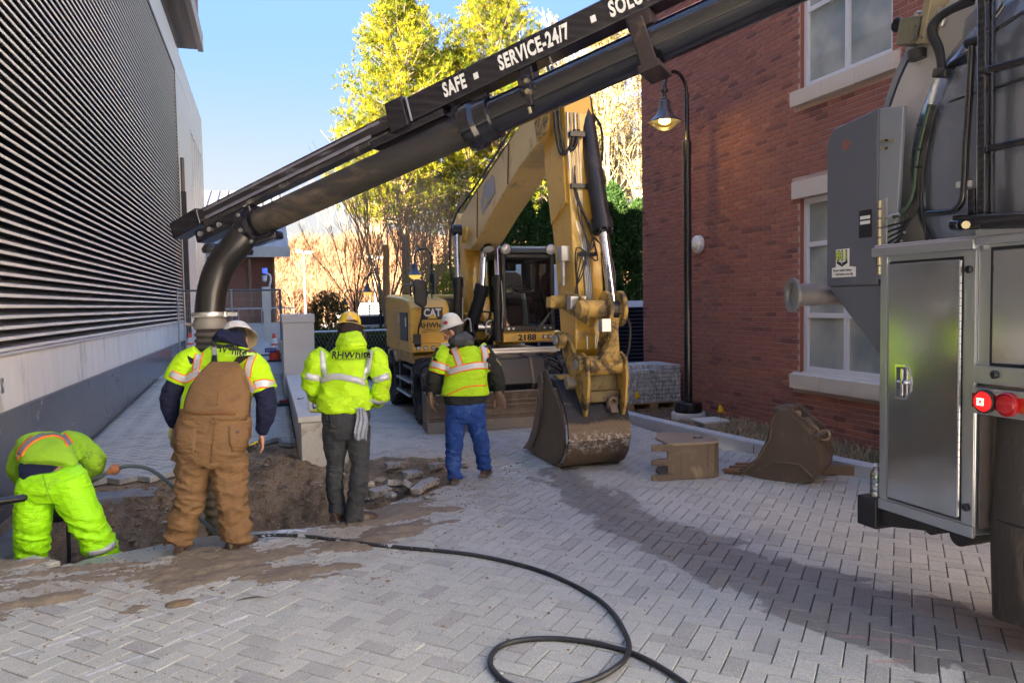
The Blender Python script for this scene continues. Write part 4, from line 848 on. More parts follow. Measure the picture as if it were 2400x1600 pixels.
for bx_ in ((3.23, 3.50, 7.80, 7.86, 3.05, 3.10), (3.27, 3.50, 7.72, 7.78, 2.30, 2.34), (3.24, 3.42, 7.84, 7.9, 3.62, 3.68)): part('line_clamp', MB().box(*bx_), M_BLK, sk_, bevel=.004)
g = MB(); rr = random.Random(9)
for k in range(2): g.tube(catmull([(3.30+.03*k, 7.80, 3.0-.1*k), (3.27+.04*k, 7.70, 2.72-.06*k), (3.36-.02*k, 7.63, 2.38), (3.24+.03*k, 7.60, 2.12), (3.22, 7.66, 1.98)], 5), .0075, 5)
g.tube(catmull([(3.46, 7.72, 2.5), (3.60, 7.62, 2.3), (3.62, 7.55, 2.0), (3.45, 7.5, 1.86)], 5), .009, 5).tube(catmull([(3.5, 8.0, 4.0), (3.66, 7.98, 3.8), (3.68, 7.95, 3.55), (3.60, 7.85, 3.3)], 5), .014, 6)
part('small_hoses', g, M_HOSE, sk_, smooth=60)
part('valve_block', MB().box(3.12, 3.24, 7.85, 7.98, 2.25, 2.42).cyl((3.16, 7.9, 2.25), (3.16, 7.9, 2.08), .03).cyl((3.16, 7.9, 2.1), (3.16, 7.9, 1.98), .022), M_ZINC, sk_, bevel=.006)
part('elbow_fittings', MB().cyl((3.36, 7.69, 1.75), (3.36, 7.69, 1.62), .022, n=10).cyl((3.42, 7.69, 1.75), (3.42, 7.69, 1.62), .022, n=10).cyl((3.35, 7.70, 1.42), (3.35, 7.70, 1.28), .012, n=8).cyl((3.45, 7.70, 1.42), (3.45, 7.70, 1.28), .012, n=8), M_ZINC, sk_)
# ---- bucket linkage and coupler
lk = part('link_arms', MB(), M_YELD, ex) if False else None
def plate(name, poly, x0, x1, m=M_YELD, par=ex, bev=.008): return part(name, MB().prism(poly, 'X', x0, x1), m, par, bevel=bev)
l1 = plate('idler_link', [(7.98, 1.72), (8.06, 1.84), (7.9, 1.92), (7.45, 1.86), (7.26, 1.74), (7.30, 1.56), (7.5, 1.60)], 3.17, 3.20); plate('idler_link', [(7.98, 1.72), (8.06, 1.84), (7.9, 1.92), (7.45, 1.86), (7.26, 1.74), (7.30, 1.56), (7.5, 1.60)], 3.54, 3.58)
part('link_pin', MB().cyl((3.04, 7.97, 1.80), (3.22, 7.97, 1.80), .075, n=20).box(3.0, 3.06, 7.9, 8.04, 1.74, 1.86), M_YELD, ex, smooth=35, bevel=.006)
part('link_tube', MB().cyl((3.1, 7.36, 1.72), (3.40, 7.36, 1.72), .095, n=24), M_YELD, ex, smooth=35, bevel=.006)
part('link_pin', MB().cyl((3.42, 7.36, 1.70), (3.60, 7.36, 1.70), .07, n=20), M_YELD, ex, smooth=35, bevel=.006)
part('grease_block', MB().box(3.08, 3.26, 7.50, 7.62, 1.72, 1.86), M_ZINC, ex, bevel=.008)
part('grease_block', MB().box(3.31, 3.42, 7.22, 7.32, 1.48, 1.62), M_ZINC, ex, bevel=.008)
for x in (3.40, 3.56): part('rod_clevis', MB().prism([(7.36+.16*math.cos(a), 1.72+.19*math.sin(a)) for a in np.linspace(0, 2*math.pi, 18)[:-1]], 'X', x, x+.05), M_YELD, ex, bevel=.01)
plate('connecting_link', [(7.45, 1.70), (7.28, 1.62), (7.32, 1.4), (7.40, 1.22), (7.36, 1.05), (7.56, 1.05), (7.60, 1.3)], 3.42, 3.54)
g = MB().loft([[(3.44, 7.30, 1.58), (3.53, 7.30, 1.58), (3.53, 7.44, 1.58), (3.44, 7.44, 1.58)], [(3.43, 7.28, 1.38), (3.54, 7.28, 1.38), (3.54, 7.42, 1.38), (3.43, 7.42, 1.38)], [(3.30, 7.30, 1.16), (3.56, 7.30, 1.16), (3.56, 7.46, 1.16), (3.30, 7.46, 1.16)]])
part('link_web', g, M_YELD, ex, bevel=.02)
cp = part('quick_coupler', MB().cyl((3.22, 7.42, 1.12), (3.60, 7.42, 1.12), .105, n=28), M_YELD, ex, smooth=35, bevel=.006)
cpoly = [(7.88, 1.46), (7.98, 1.36), (7.92, 1.18), (7.80, 1.02), (7.80, .86), (7.62, .80), (7.48, .60), (7.36, .58), (7.30, .72), (7.26, .98), (7.28, 1.2), (7.42, 1.26), (7.60, 1.22), (7.74, 1.36)]
for x in (3.16, 3.60): plate('coupler_plate', cpoly, x, x+.035, par=cp)
part('coupler_body', MB().box(3.20, 3.60, 7.47, 7.82, .84, 1.02).box(3.20, 3.60, 7.42, 7.5, .72, .84).box(3.10, 3.2, 7.72, 7.84, .80, .98), mat('grimy_olive', (.20, .15, .06), .6, dirt=((.07, .055, .04), .5, 6)), cp, bevel=.015)
part('coupler_pin', MB().cyl((3.02, 7.86, 1.38), (3.74, 7.86, 1.38), .055, n=18).cyl((3.10, 7.46, 1.13), (3.69, 7.46, 1.13), .06, n=18).cyl((3.06, 7.62, .92), (3.15, 7.62, .92), .07, n=18), mat('pin_steel', (.45, .42, .38), .4, .8, dirt=((.4, .25, .05), .3, 8)), cp, smooth=35, bevel=.006)
part('coupler_boss', MB().cyl((3.05, 7.86, 1.38), (3.13, 7.86, 1.38), .095, n=22).cyl((3.11, 7.46, 1.13), (3.16, 7.46, 1.13), .10, n=22).cyl((3.635, 7.46, 1.13), (3.68, 7.46, 1.13), .09, n=22), M_YELD, cp, smooth=35, bevel=.008)
part('coupler_hose', MB().tube(catmull([(3.62, 7.38, 1.7), (3.72, 7.40, 1.55), (3.72, 7.42, 1.3), (3.66, 7.42, 1.15)], 4), .016, 6), M_HOSE, cp)
# ---- the digging bucket on the stick
def bucket_geo(x0, x1, out, th=.03, lip=True):
    """out = outer profile (y,z) from the back top, round the heel, to the lip"""
    g = MB(); inn = []
    for i, p in enumerate(out):
        a = np.array(out[max(i-1, 0)]); b = np.array(out[min(i+1, len(out)-1)]); t_ = (b-a)/np.linalg.norm(b-a); nrm = np.array([-t_[1], t_[0]]); inn.append(tuple(np.array(p)-nrm*th*SGN))
    return out, inn
SGN = 1
BKO = [(8.00, .96), (7.74, .92), (7.60, .80), (7.46, .66), (7.38, .50), (7.36, .34), (7.42, .20), (7.52, .09), (7.68, .02), (7.90, .0), (8.45, .06)]
_, inn = bucket_geo(0, 0, BKO)
M_BKT = None
t = NT('bucket_steel'); p = t.obj(); sp_ = t.n('SeparateXYZ'); t.l(p, sp_.inputs[0]); n1 = t.noise(p, 4, 7, .7, .4); n2 = t.noise(p, 13, 6, .72)
c = t.mix(n1, (.085, .062, .042), (.20, .14, .09)); c = t.mix(t.ramp(t.math('ADD', sp_.outputs[2], t.math('MULTIPLY', t.math('SUBTRACT', n1, .5), .15)), .50, .54), c, (.018, .018, .024))
c = t.mix(t.ramp(n2, .60, .72), c, (.30, .22, .14)); band = t.math('MULTIPLY', t.ramp(t.noise(p, 18, 5, .8, .6), .50, .58), t.ramp(t.math('ABSOLUTE', t.math('SUBTRACT', sp_.outputs[2], .30)), .16, .03)); c = t.mix(band, c, (.46, .45, .46))
t.col(c); t.rough(.55); t.b.inputs['Metallic'].default_value = .25; t.bump(n2, .5, .01); M_BKT = t.m
bk = part('bucket_shell', MB().prism(BKO + inn[::-1], 'X', 2.97, 3.69), M_BKT, ex, smooth=25)
bk.name = 'digging_bucket'
side = [(8.02, 1.02), (7.94, 1.05), (7.86, .98), (7.76, .86), (7.62, .78), (7.50, .64), (7.42, .48), (7.41, .32), (7.47, .18), (7.60, .06), (7.75, .015), (8.2, .02), (8.72, .03), (8.50, .14), (8.30, .34), (8.16, .62)]
for x in (2.945, 3.69): part('side_plate', MB().prism(side, 'X', x, x+.025), mat('bucket_side', (.15, .105, .065), .5, .3, var=.3, vs=3, bump=.35, bs=30, dirt=((.30, .20, .09), .35, 4)), bk, bevel=.004)
for x in (2.935, 3.715): part('side_cutter', MB().prism([(8.06, 1.0), (8.0, .9), (8.06, .6), (8.2, .3), (8.40, .08), (8.74, .02), (8.52, .16), (8.34, .36), (8.20, .62), (8.13, .95)], 'X', x-.012, x+.012), M_MUD, bk, bevel=.004)
def strip(s0, s1, off, m, nm, x0=2.965, x1=3.695):
    P_ = [np.array(q) for q in BKO[s0:s1+1]]; O = []
    for i, q in enumerate(P_):
        a = P_[max(i-1, 0)]; b = P_[min(i+1, len(P_)-1)]; t_ = (b-a)/np.linalg.norm(b-a); O.append(tuple(q+np.array([-abs(t_[1])*off, -abs(t_[0])*off*.9])))
    part(nm, MB().prism(O+[tuple(q) for q in P_[::-1]], 'X', x0, x1), m, bk, bevel=.003)
strip(5, 6, .014, M_BKT, 'wear_strip'); strip(6, 7, .018, mat('scraped_strip', (.34, .31, .28), .55, .3, var=.4, vs=12, bump=.4, dirt=((.16, .11, .07), .5, 10)), 'wear_strip'); strip(8, 9, .014, M_BKT, 'wear_strip')
part('mounting_ear', MB().prism([(8.0, 1.0), (7.6, .98), (7.42, .78), (7.50, .70), (7.75, .84), (8.0, .9)], 'X', 3.26, 3.30).prism([(8.0, 1.0), (7.6, .98), (7.42, .78), (7.50, .70), (7.75, .84), (8.0, .9)], 'X', 3.50, 3.54).prism([(7.95, .98), (7.78, 1.0), (7.72, .86), (7.95, .88)], 'X', 3.02, 3.28), M_YELD, bk, bevel=.006)
part('lifting_eye', MB().tube([(3.50+.05*math.sin(a), 7.40-.05*math.cos(a)*.6, .70+.075*math.cos(a)) for a in np.linspace(0, 2*math.pi, 15)], .020, 8, False).prism([(7.56, .78), (7.40, .60), (7.32, .62), (7.42, .76)], 'X', 3.46, 3.54), M_MUD, bk, smooth=50)
for k in range(5): x = 3.03+k*.155; part('bucket_tooth', MB().loft([[(x-.04, 8.42, .10), (x+.04, 8.42, .10), (x+.04, 8.42, .0), (x-.04, 8.42, .0)], [(x-.03, 8.62, .06), (x+.03, 8.62, .06), (x+.03, 8.62, .02), (x-.03, 8.62, .02)]]), M_MUD, bk)

# ================================================================== SPARE BUCKETS
def spare_bucket(name, label, loc, prof_o, width, tilt, rz, teeth, ears, m):
    """built standing with its opening to local -x, then tilted"""
    r = root(name, label, 'excavator bucket', loc, None, rz); ORG[r] = Matrix()
    T = Matrix(tilt) if not isinstance(tilt, Matrix) else tilt
    return r
M_BKT2 = mat('spare_bucket_steel', (.115, .088, .066), .62, .2, var=.3, vs=4, bump=.55, bs=26, dirt=((.27, .205, .14), .34, 5))
M_DRYM = mat('dry_mud', (.34, .25, .17), .9, var=.2, vs=8, bump=.8, bs=30)
# (a) narrow bucket lying on its side: teeth towards the left, open side to the left-back
c0 = atZ(1600, 1115, 0)
A = atZ(1570, 1125, 0); B = atZ(1692, 1118, 0); Cc = atZ(1512, 1122, 0)
r = root('narrow_bucket', 'narrow three-toothed trenching bucket lying on its side between the big bucket and the upright spare', 'excavator bucket', (A[0], A[1], 0))
u = Vector((B[0]-A[0], B[1]-A[1], 0)).normalized(); v_ = Vector((-u.y, u.x, 0)); O_ = Vector((A[0], A[1], 0)); LEN = (Vector(B)-Vector(A)).length
HB = .37
pf = [(-.02, 0), (.06, -.004), (LEN*.55, -.01), (LEN*.86, .0), (LEN*.98, .05), (LEN*1.05, .18), (LEN*1.0, .36), (LEN*.78, .52), (LEN*.50, .60), (LEN*.36, .66), (LEN*.18, .62), (LEN*.10, .52), (-.02, .36)]
def loc(a, b, z): return O_ + u*a + v_*b + Vector((0, 0, z))
# outer shell wraps the front (b small), heel and back; side plates are horizontal top and bottom
shell = pf[:8]; g = MB(); inn2 = [(a-.02 if i > 3 else a, b+.025) for i, (a, b) in enumerate(shell)]; inn2[4:] = [(a-.03, b+.01) for a, b in shell[4:]]
g.add([loc(a, b, z) for z in (0.0, HB) for a, b in shell + inn2[::-1]], [tuple(range(16))[::-1], tuple(range(16, 32))] + [(i, (i+1) % 16, 16+(i+1) % 16, 16+i) for i in range(16)])
part('shell', g, M_BKT2, r, bevel=.004)
for z in (.004, HB-.022):
    g = MB(); n_ = len(pf); g.add([loc(a, b, z+h) for h in (0, .024) for a, b in [(a_, b_-.006 if b_ < .02 else b_) for a_, b_ in pf]], [tuple(range(n_))[::-1], tuple(range(n_, 2*n_))] + [(i, (i+1) % n_, n_+(i+1) % n_, n_+i) for i in range(n_)])
    part('side_plate', g, mat('bucket_side_tan', (.24, .195, .15), .75, var=.2, vs=4, bump=.4, bs=30) if z > .1 else M_BKT2, r, bevel=.004)
for z in (.03, .185, .33): part('tooth', MB().loft([[loc(.03, -.02, z-.035), loc(.03, .04, z-.035), loc(.03, .04, z+.035), loc(.03, -.02, z+.035)], [loc(-.10, -.015, z-.034), loc(-.10, .035, z-.034), loc(-.10, .035, z+.034), loc(-.10, -.015, z+.034)], [loc(-.19, 0, z-.028), loc(-.19, .014, z-.028), loc(-.19, .014, z+.028), loc(-.19, 0, z+.028)]]), M_BKT2, r, bevel=.006)
g = MB()
for k in range(5): a = .12+k*(LEN-.2)/5; g.box(-.002, .002, -.002, .002, 0, .001); g.bar(loc(a, -.006, .02), loc(a, -.006, HB-.02), .004, .006)
part('seam_ribs', g, M_BKT2, r); part('ear_pin', MB().cyl(loc(LEN*1.02, .30, .20), loc(LEN*1.10, .30, .20), .035, n=16), M_BLK, r, smooth=30)
text_part('chalk_mark', '50', .10, M_INK, r, loc(LEN*.68, .22, HB+.005), u, v_, .001, 0, 1.3, shear=.3)
# (b) upright narrow bucket leaning back: cutting edge to the lower left
A = atZ(1712, 1112, 0); B = atZ(1905, 1138, 0)
r = root('upright_spare_bucket', 'muddy spare bucket standing upright on timber near the brick planter', 'excavator bucket', (A[0], A[1], 0))
O_ = Vector((A[0], A[1], 0)); u = (Vector((B[0], B[1], 0))-O_).normalized(); v_ = Vector((-u.y, u.x, 0)); WB = .42
sd = [(.0, .03), (.16, .05), (.36, .20), (.50, .42), (.56, .66), (.62, .72), (.72, .73), (.86, .62), (.98, .50), (1.03, .44), (1.10, .30), (1.08, .16), (.98, .04), (.80, -.0), (.45, .0)]
sc_k = (Vector(B)-O_).length/1.0
sd = [(a*sc_k*.98, z*.98) for a, z in sd]
for b in (0, WB):
    g = MB(); n_ = len(sd); g.add([loc(a, b+h, z) for h in (0, .024) for a, z in sd], [tuple(range(n_))[::-1], tuple(range(n_, 2*n_))] + [(i, (i+1) % n_, n_+(i+1) % n_, n_+i) for i in range(n_)]); part('side_plate', g, mat('bucket_side_dark', (.105, .08, .062), .6, .2, var=.25, vs=3, bump=.5, bs=28, dirt=((.25, .17, .10), .22, 5)), r, bevel=.004)
back = sd[7:] ; g = MB(); bi = [(a-.02, z+.01) for a, z in back]; n_ = len(back)
g.add([loc(a, b, z) for b in (.02, WB) for a, z in back + bi[::-1]], [tuple(range(2*n_))[::-1], tuple(range(2*n_, 4*n_))] + [(i, (i+1) % (2*n_), 2*n_+(i+1) % (2*n_), 2*n_+i) for i in range(2*n_)]); part('shell', g, M_BKT2, r, smooth=25)
g = MB(); g.bar(loc(.60*sc_k, .02, .70), loc(.60*sc_k, WB, .70), .16, .04).bar(loc(.99*sc_k, .02, .47), loc(.99*sc_k, WB, .47), .14, .04); part('cross_bar', g, M_BKT2, r, bevel=.008)
g = MB(); 
for b in (.10, WB-.08): g.bar(loc(.62*sc_k, b, .69), loc(.98*sc_k, b, .47), .035, .13)
part('ear_plate', g, M_BKT2, r, bevel=.005); part('pin', MB().cyl(loc(.70*sc_k, .04, .64), loc(.70*sc_k, WB, .64), .034, n=14), M_DRYM, r, smooth=40)
g = MB().sph(loc(.86*sc_k, WB*.5, .50), (.10, .12, .06), 12, 8); part('caked_mud', g, M_DRYM, r, smooth=60)
part('lifting_eye', MB().tube([loc(1.05*sc_k+.05*math.cos(a), WB*.5+.02*math.sin(a), .46+.045*math.sin(a)) for a in np.linspace(0, 6.283, 13)], .016, 6, False), M_DRYM, r, smooth=60)
part('edge_rib', MB().tube([tuple(loc(a, -.012, z)) for a, z in [sd[1], sd[2], sd[3], sd[4], sd[5]]], .018, 6).tube([tuple(loc(a, -.01, z)) for a, z in ((.30*sc_k, .06), (.55*sc_k, .19), (.85*sc_k, .19), (1.0*sc_k, .08))], .012, 6), M_BKT2, r, smooth=50)
for b in (.05, .22, .39): part('tooth', MB().loft([[loc(.10, b-.04, .07), loc(.10, b+.04, .07), loc(.10, b+.04, .0), loc(.10, b-.04, .0)], [loc(-.10, b-.03, .045), loc(-.10, b+.03, .045), loc(-.10, b+.03, .02), loc(-.10, b-.03, .02)]]), mat('rusty_tooth', (.28, .15, .07), .7, var=.3), r, bevel=.004)
# timber skid under it
for i_, (px_, py_, L_, lab) in enumerate(((1965, 1112, .34, 'short dark timber block against the kerb just right of the upright spare bucket'), (1790, 1062, .22, 'weathered timber block against the kerb behind the upright spare bucket'))):
    c_ = atZ(px_, py_, 0); r = root('timber_block', lab, 'timber block', (c_[0], c_[1], 0), 'timber blocks by the kerb'); g = MB()
    g.bar((c_[0]-L_*.45, c_[1]+L_*.3, .055), (c_[0]+L_*.45, c_[1]-L_*.3, .055), .12, .10); part('block', g, mat('old_timber', (.17, .12, .08), .9, var=.3, vs=10, bump=.4), r, bevel=.008)
# ================================================================== VACUUM TRUCK AND ITS SUCTION BOOM
M_SS = mat('stainless', (.54, .57, .61), .28, .9, var=.07, vs=2.5, bump=.015, bs=20)
t = NT('brushed_stainless_door'); p = t.obj(); st_ = t.vmath('MULTIPLY', p, (1, 60, 1)); n1 = t.noise(p, 2.2, 4, .6); n2 = t.noise(t.vmath('MULTIPLY', p, (1, 1, 40)), 6, 3, .6); t.col(t.mix(n1, (.50, .53, .56), (.60, .62, .64)))
t.b.inputs['Metallic'].default_value = .97; t.rough(t.math('ADD', .12, t.math('MULTIPLY', t.ramp(t.noise(p, 3, 3, .5), .2, .9), .06))); t.bump(n1, .06, .02); M_SSD = t.m
M_TANK = mat('tank_aluminium', (.32, .35, .41), .22, .7, var=.08, vs=1.5, bump=.03, bs=8, dirt=((.26, .24, .22), .06, 2))
M_RING = mat('tank_ring', (.55, .54, .52), .45, .25, var=.12, vs=3, bump=.1)
M_GREYP = mat('grey_painted_steel', (.115, .125, .155), .45, .1, var=.06, vs=2, bump=.04)
M_GREYL = mat('light_grey_steel', (.33, .36, .40), .4, .5, var=.08, vs=2, bump=.04)
M_GLOSS = mat('gloss_black', (.010, .010, .014), .12, var=.1, bump=.01, coat=.6)
M_BRASS = mat('zinc_bolt', (.45, .40, .25), .35, .9, var=.1)
M_CABLE = mat('black_cable', (.015, .015, .016), .5, var=.1, bump=.05)
TX = 3.44; tr = root('vacuum_truck', 'tank truck with stainless cabinets, round grey tank, ladder and red tail lights', 'truck', (TX, 2.9, 0))
def tp(x, y, dep=0.0): return Vector(atX(x, y, TX+dep))
YA, YB = 2.955, 3.585           # near and far edge of the cabinet
ZB, ZT = .555, 2.06
# tall cabinet
cab_ = part('rear_cabinet', MB().box(TX, TX+.62, YA, YB, ZB, ZT), M_SS, tr, bevel=.006)
part('rim', MB().box(TX-.03, TX+.64, YA-.012, YB+.03, 2.045, 2.10).box(TX-.045, TX-.02, YA-.015, YB+.035, 2.03, 2.085), M_SS, cab_, bevel=.006)
part('sill', MB().box(TX-.014, TX+.005, YA-.004, YB+.004, .545, .605), M_SS, cab_, bevel=.004)
part('door_gap', MB().box(TX-.0035, TX+.002, 3.035, 3.525, .615, 2.0), M_BLK, cab_)
dr = part('cabinet_door', MB().box(TX-.016, TX-.004, 3.045, 3.515, .628, 1.985), M_SSD, tr, bevel=.004)
g = MB()
for k in range(34): g.cyl((TX-.018, 3.037, .64+k*.0395), (TX-.018, 3.037, .64+k*.0395+.036), .0075, n=8)
part('hinge', g, M_SS, dr, smooth=40)
part('corner_post', MB().box(TX-.010, TX-.001, YA, 3.022, .61, 2.03), M_SS, cab_, bevel=.003); part('edge_post', MB().box(TX-.010, TX-.001, 3.535, YB, .61, 2.03), M_SS, cab_, bevel=.003)
for z in (1.93, .70): part('rubber_bumper', MB().lathe((TX-.01, 2.990, z), (-1, 0, 0), [(.020, 0), (.021, .012), (.014, .02), (.001, .022)], 16), M_BLK, cab_, smooth=40)
# paddle latch
ly, lz = 3.415, 1.315
lt = part('door_latch', MB().prism([(3.46, 1.215), (3.46, 1.415), (3.385, 1.415), (3.345, 1.35), (3.345, 1.27), (3.385, 1.215)], 'X', TX-.024, TX-.016), M_CHR, dr, bevel=.003)
part('latch_dish', MB().box(TX-.026, TX-.0235, 3.375, 3.445, 1.232, 1.398), M_GREYP, lt); part('t_handle', MB().box(TX-.045, TX-.03, 3.385, 3.398, 1.24, 1.39).cyl((TX-.03, 3.40, 1.315), (TX-.03, 3.43, 1.315), .009, n=10).sph((TX-.035, 3.368, 1.315), .014, 10, 8), M_CHR, lt, smooth=40)
# near bay: upper mirror-bright panel, channel, tail lights, then open wheel bay
nb = part('near_cabinet', MB().box(TX+.004, TX+.62, 1.6, YA-.004, 1.38, 2.07), M_SS, tr, bevel=.004)
part('panel', MB().box(TX-.012, TX+.003, 1.65, 2.86, 1.46, 2.02), M_SSD, nb, bevel=.006); part('panel_seal', MB().box(TX-.006, TX+.004, 1.63, 2.875, 1.445, 2.035), M_BLK, nb)
part('rim', MB().box(TX-.04, TX+.1, 1.6, YA-.02, 2.05, 2.135).box(TX-.05, TX-.04, 1.6, YA-.03, 2.06, 2.09), M_SS, nb, bevel=.006)
part('lower_channel', MB().box(TX-.02, TX+.3, 1.6, YA-.003, 1.352, 1.445), M_SS, nb, bevel=.006); part('rubber_bumper', MB().lathe((TX-.02, 2.83, 1.405), (-1, 0, 0), [(.020, 0), (.021, .012), (.014, .02), (.001, .022)], 16), M_BLK, nb, smooth=40)
lbx = part('light_bar', MB().box(TX-.035, TX+.05, 1.8, YA-.006, 1.20, 1.335), M_SS, tr, bevel=.005)
M_REDL = mat('red_lens', (.50, .008, .012), .12, var=.05, bump=.05, coat=.6); part('reflector', MB().box(TX-.04, TX-.035, 2.2, YA-.012, 1.232, 1.305), M_REDL, lbx, bevel=.002)
for k, yl in enumerate((2.868, 2.745)):
    tl = part('tail_light', MB().lathe((TX-.04, yl, 1.268), (-1, 0, 0), [(.060, -.01), (.060, .012), (.052, .018)], 28), M_BLK if k == 0 else M_REDL, lbx, smooth=40)
    part('lens', MB().lathe((TX-.04, yl, 1.268), (-1, 0, 0), [(.052, .010), (.045, .024), (.02, .030), (.001, .031)], 28), emis('glowing_red_lens', (.9, .02, .02), .035) if k == 0 else M_REDL, tl, smooth=40)
    if k == 0:
        g = MB()
        for a, b in ((-1, -1), (-1, 0), (-1, 1), (0, -1), (0, 1), (1, -1), (1, 0), (1, 1)): g.box(TX-.074, TX-.0705, yl+a*.013-.0045, yl+a*.013+.0045, 1.268+b*.013-.0045, 1.268+b*.013+.0045)
        part('led', g, emis('led_glow', (1.0, .5, .35), .30), tl)
part('wheel_bay_panel', MB().box(TX+.60, TX+.64, 1.6, YB, .45, 2.0), mat('dark_chassis', (.05, .045, .045), .7, var=.3), tr); part('bay_side', MB().box(TX+.02, TX+.60, YA-.018, YA-.006, .60, 1.35), mat('bay_brown_steel', (.14, .12, .11), .55, .2, var=.2, vs=3), tr)
# rear tyre (tread towards the camera) hanging below the bay
g = MB(); g.lathe((3.93, 2.57, .49), (0, 1, 0), [(.26, -.13), (.40, -.145), (.47, -.13), (.49, -.10), (.49, .10), (.47, .13), (.40, .145), (.26, .13)], 40); tw = part('rear_wheel', MB().lathe((3.93, 2.57, .49), (0, 1, 0), [(.001, -.02), (.22, -.02), (.26, -.1), (.27, -.12)], 24), M_BLK, tr, smooth=40); part('tyre', g, M_RUB, tw, smooth=30)
g = MB()
for k in range(4): g.lathe((3.93, 2.49+k*.053, .49), (0, 1, 0), [(.492, -.02), (.497, -.018), (.497, .018), (.492, .02)], 40)
part('tread', g, M_RUB, tw, smooth=30)
# hanging rubber flap, brown with road dirt
fl = MB(); zz_ = np.linspace(1.18, .06, 14); rings = []
for z in zz_:
    b = .018*math.sin((1.18-z)*3.2); w_ = .115 + (.02 if z < .62 else 0)
    rings.append([(TX+.30+.045*math.cos(a)*1.0 - b, 2.735+w_*math.sin(a), z+.01*math.sin(a*2)) for a in np.linspace(0, 2*math.pi, 17)[:-1]])
rings = [[(x-.20, y+.06, z+.09) for x, y, z in r_] for r_ in rings]; fl.loft(rings); part('mud_flap', fl, mat('dirty_rubber_flap', (.045, .040, .037), .65, var=.2, vs=3, bump=.4, bs=25, dirt=((.19, .155, .13), .40, 6), stretch=(1, 1, .3)), tr, smooth=50)
part('flap_strap', MB().tube([(TX+.10+.056*math.cos(a), 2.795+.135*math.sin(a), .66) for a in np.linspace(0, 2*math.pi, 17)], .010, 6, False), M_BLK, tr, smooth=50)
# step bumper block and arm, lower pipes
ba = tp(2041, 1220, -.02)
part('bumper_block', MB().box(TX-.02, TX+.12, YB+.015, YB+.165, .41, .59), M_BLK, tr, bevel=.008)
part('bumper_arm', MB().loft([[(TX+.02, YB+.02, .43), (TX+.12, YB+.02, .43), (TX+.12, YB+.02, .57), (TX+.02, YB+.02, .57)], [(TX+.1, YA+.25, .49), (TX+.22, YA+.25, .49), (TX+.22, YA+.25, .54), (TX+.1, YA+.25, .54)]]), M_BLK, tr)
part('lower_pipe', MB().cyl((TX+.08, 3.30, .50), (TX+.6, 3.30, .50), .045, n=20).cyl((TX+.12, 3.15, .49), (TX+.6, 3.15, .49), .06, n=20), M_BLK, tr, smooth=40)
# grey hopper box left of the cabinet with a chamfered underside
g = MB(); y0_, y1_ = 3.62, 4.05; X0, X1 = TX+.0, TX+.55
g.prism([(y0_, 1.87), (y1_, 1.87), (y1_, 2.78), (y1_-.05, 2.86), (y0_, 2.90)], 'X', X0, X1)
hp = part('hopper_box', g, M_GREYP, tr, bevel=.012, seg=3)
part('hopper_chute', MB().loft([[(X0+.01, y0_-.03, 1.868), (X1, y0_-.03, 1.868), (X1, y1_-.01, 1.868), (X0+.01, y1_-.01, 1.868)], [(X0+.02, y0_-.04, 1.46), (X1, y0_-.04, 1.46), (X1, y0_+.01, 1.46), (X0+.02, y0_+.01, 1.46)]]), M_GREYP, hp, bevel=.006)
part('hopper_hole', MB().cyl((X0-.002, y1_-.17, 2.74), (X0+.006, y1_-.17, 2.74), .034, n=24), mat('hole_brick_view', (.22, .10, .08), .8), hp, smooth=40)
part('box_return', MB().loft([[(X0+.004, 3.617, 1.9), (X0+.004, 3.50, 1.9), (X0+.03, 3.50, 1.9), (X0+.03, 3.617, 1.9)], [(X0+.004, 3.617, 2.895), (X0+.004, 3.44, 2.87), (X0+.03, 3.44, 2.87), (X0+.03, 3.617, 2.895)]]), M_GREYL, tr, bevel=.004)
for y_, z_, slot in ((3.575, 2.70, 1), (3.52, 2.69, 0), (3.575, 2.655, 1), (3.54, 2.25, 0)):
    b = part('bolt', MB().cyl((X0-.012, y_, z_), (X0+.004, y_, z_), .009, n=8).cyl((X0-.022, y_, z_), (X0-.012, y_, z_), .005, n=8), M_BRASS, tr)
    if slot: part('slot', MB().box(X0-.001, X0+.004, y_-.024, y_+.024, z_-.006, z_+.006), M_BLK, b)
hg = part('hopper_hinge', MB().box(X0-.008, X0+.003, 3.545, 3.585, 2.21, 2.37).box(X0-.008, X0+.003, 3.545, 3.585, 1.9, 2.195), M_ZINC, tr, bevel=.003)
for k in range(8): part('hinge_knuckle', MB().cyl((X0-.012, 3.592, 1.93+k*.055), (X0-.012, 3.592, 1.93+k*.055+.045), .010, n=10), M_BRASS, hg)
# stickers on the box
sx = X0-.003; stq = part('dig_sticker', MB().prism([(3.995, 1.925), (3.79, 1.925), (3.79, 1.985), (3.845, 1.99), (3.845, 2.10), (3.96, 2.10), (3.96, 1.99), (3.995, 1.985)], 'X', sx, sx+.002), M_WP, hp)
M_LIME = mat('lime_print', (.55, .75, .03), .5, var=0, bump=0)
text_part('sticker_number_shadow', '811', .078, M_INK, stq, (sx-.0012, 3.903, 2.058), (0, -1, 0), (0, 0, 1), .0005, .006, .85)
text_part('sticker_number', '811', .076, M_LIME, stq, (sx-.0025, 3.903, 2.058), (0, -1, 0), (0, 0, 1), .0005, .0015, .85)
part('sticker_shield', MB().prism([(3.948, 2.03), (3.905, 2.012), (3.86, 2.03), (3.858, 2.012), (3.905, 1.99), (3.95, 2.012)], 'X', sx-.002, sx-.0004), M_INK, stq); part('sticker_spade', MB().prism([(3.917, 2.03), (3.905, 2.0), (3.893, 2.03)], 'X', sx-.003, sx-.0021), mat('silver_print', (.5, .5, .5), .5), stq)
text_part('sticker_words', "Know what's below.", .0195, M_INK, stq, (sx-.0012, 3.90, 1.968), (0, -1, 0), (0, 0, 1), .0005, .0004)
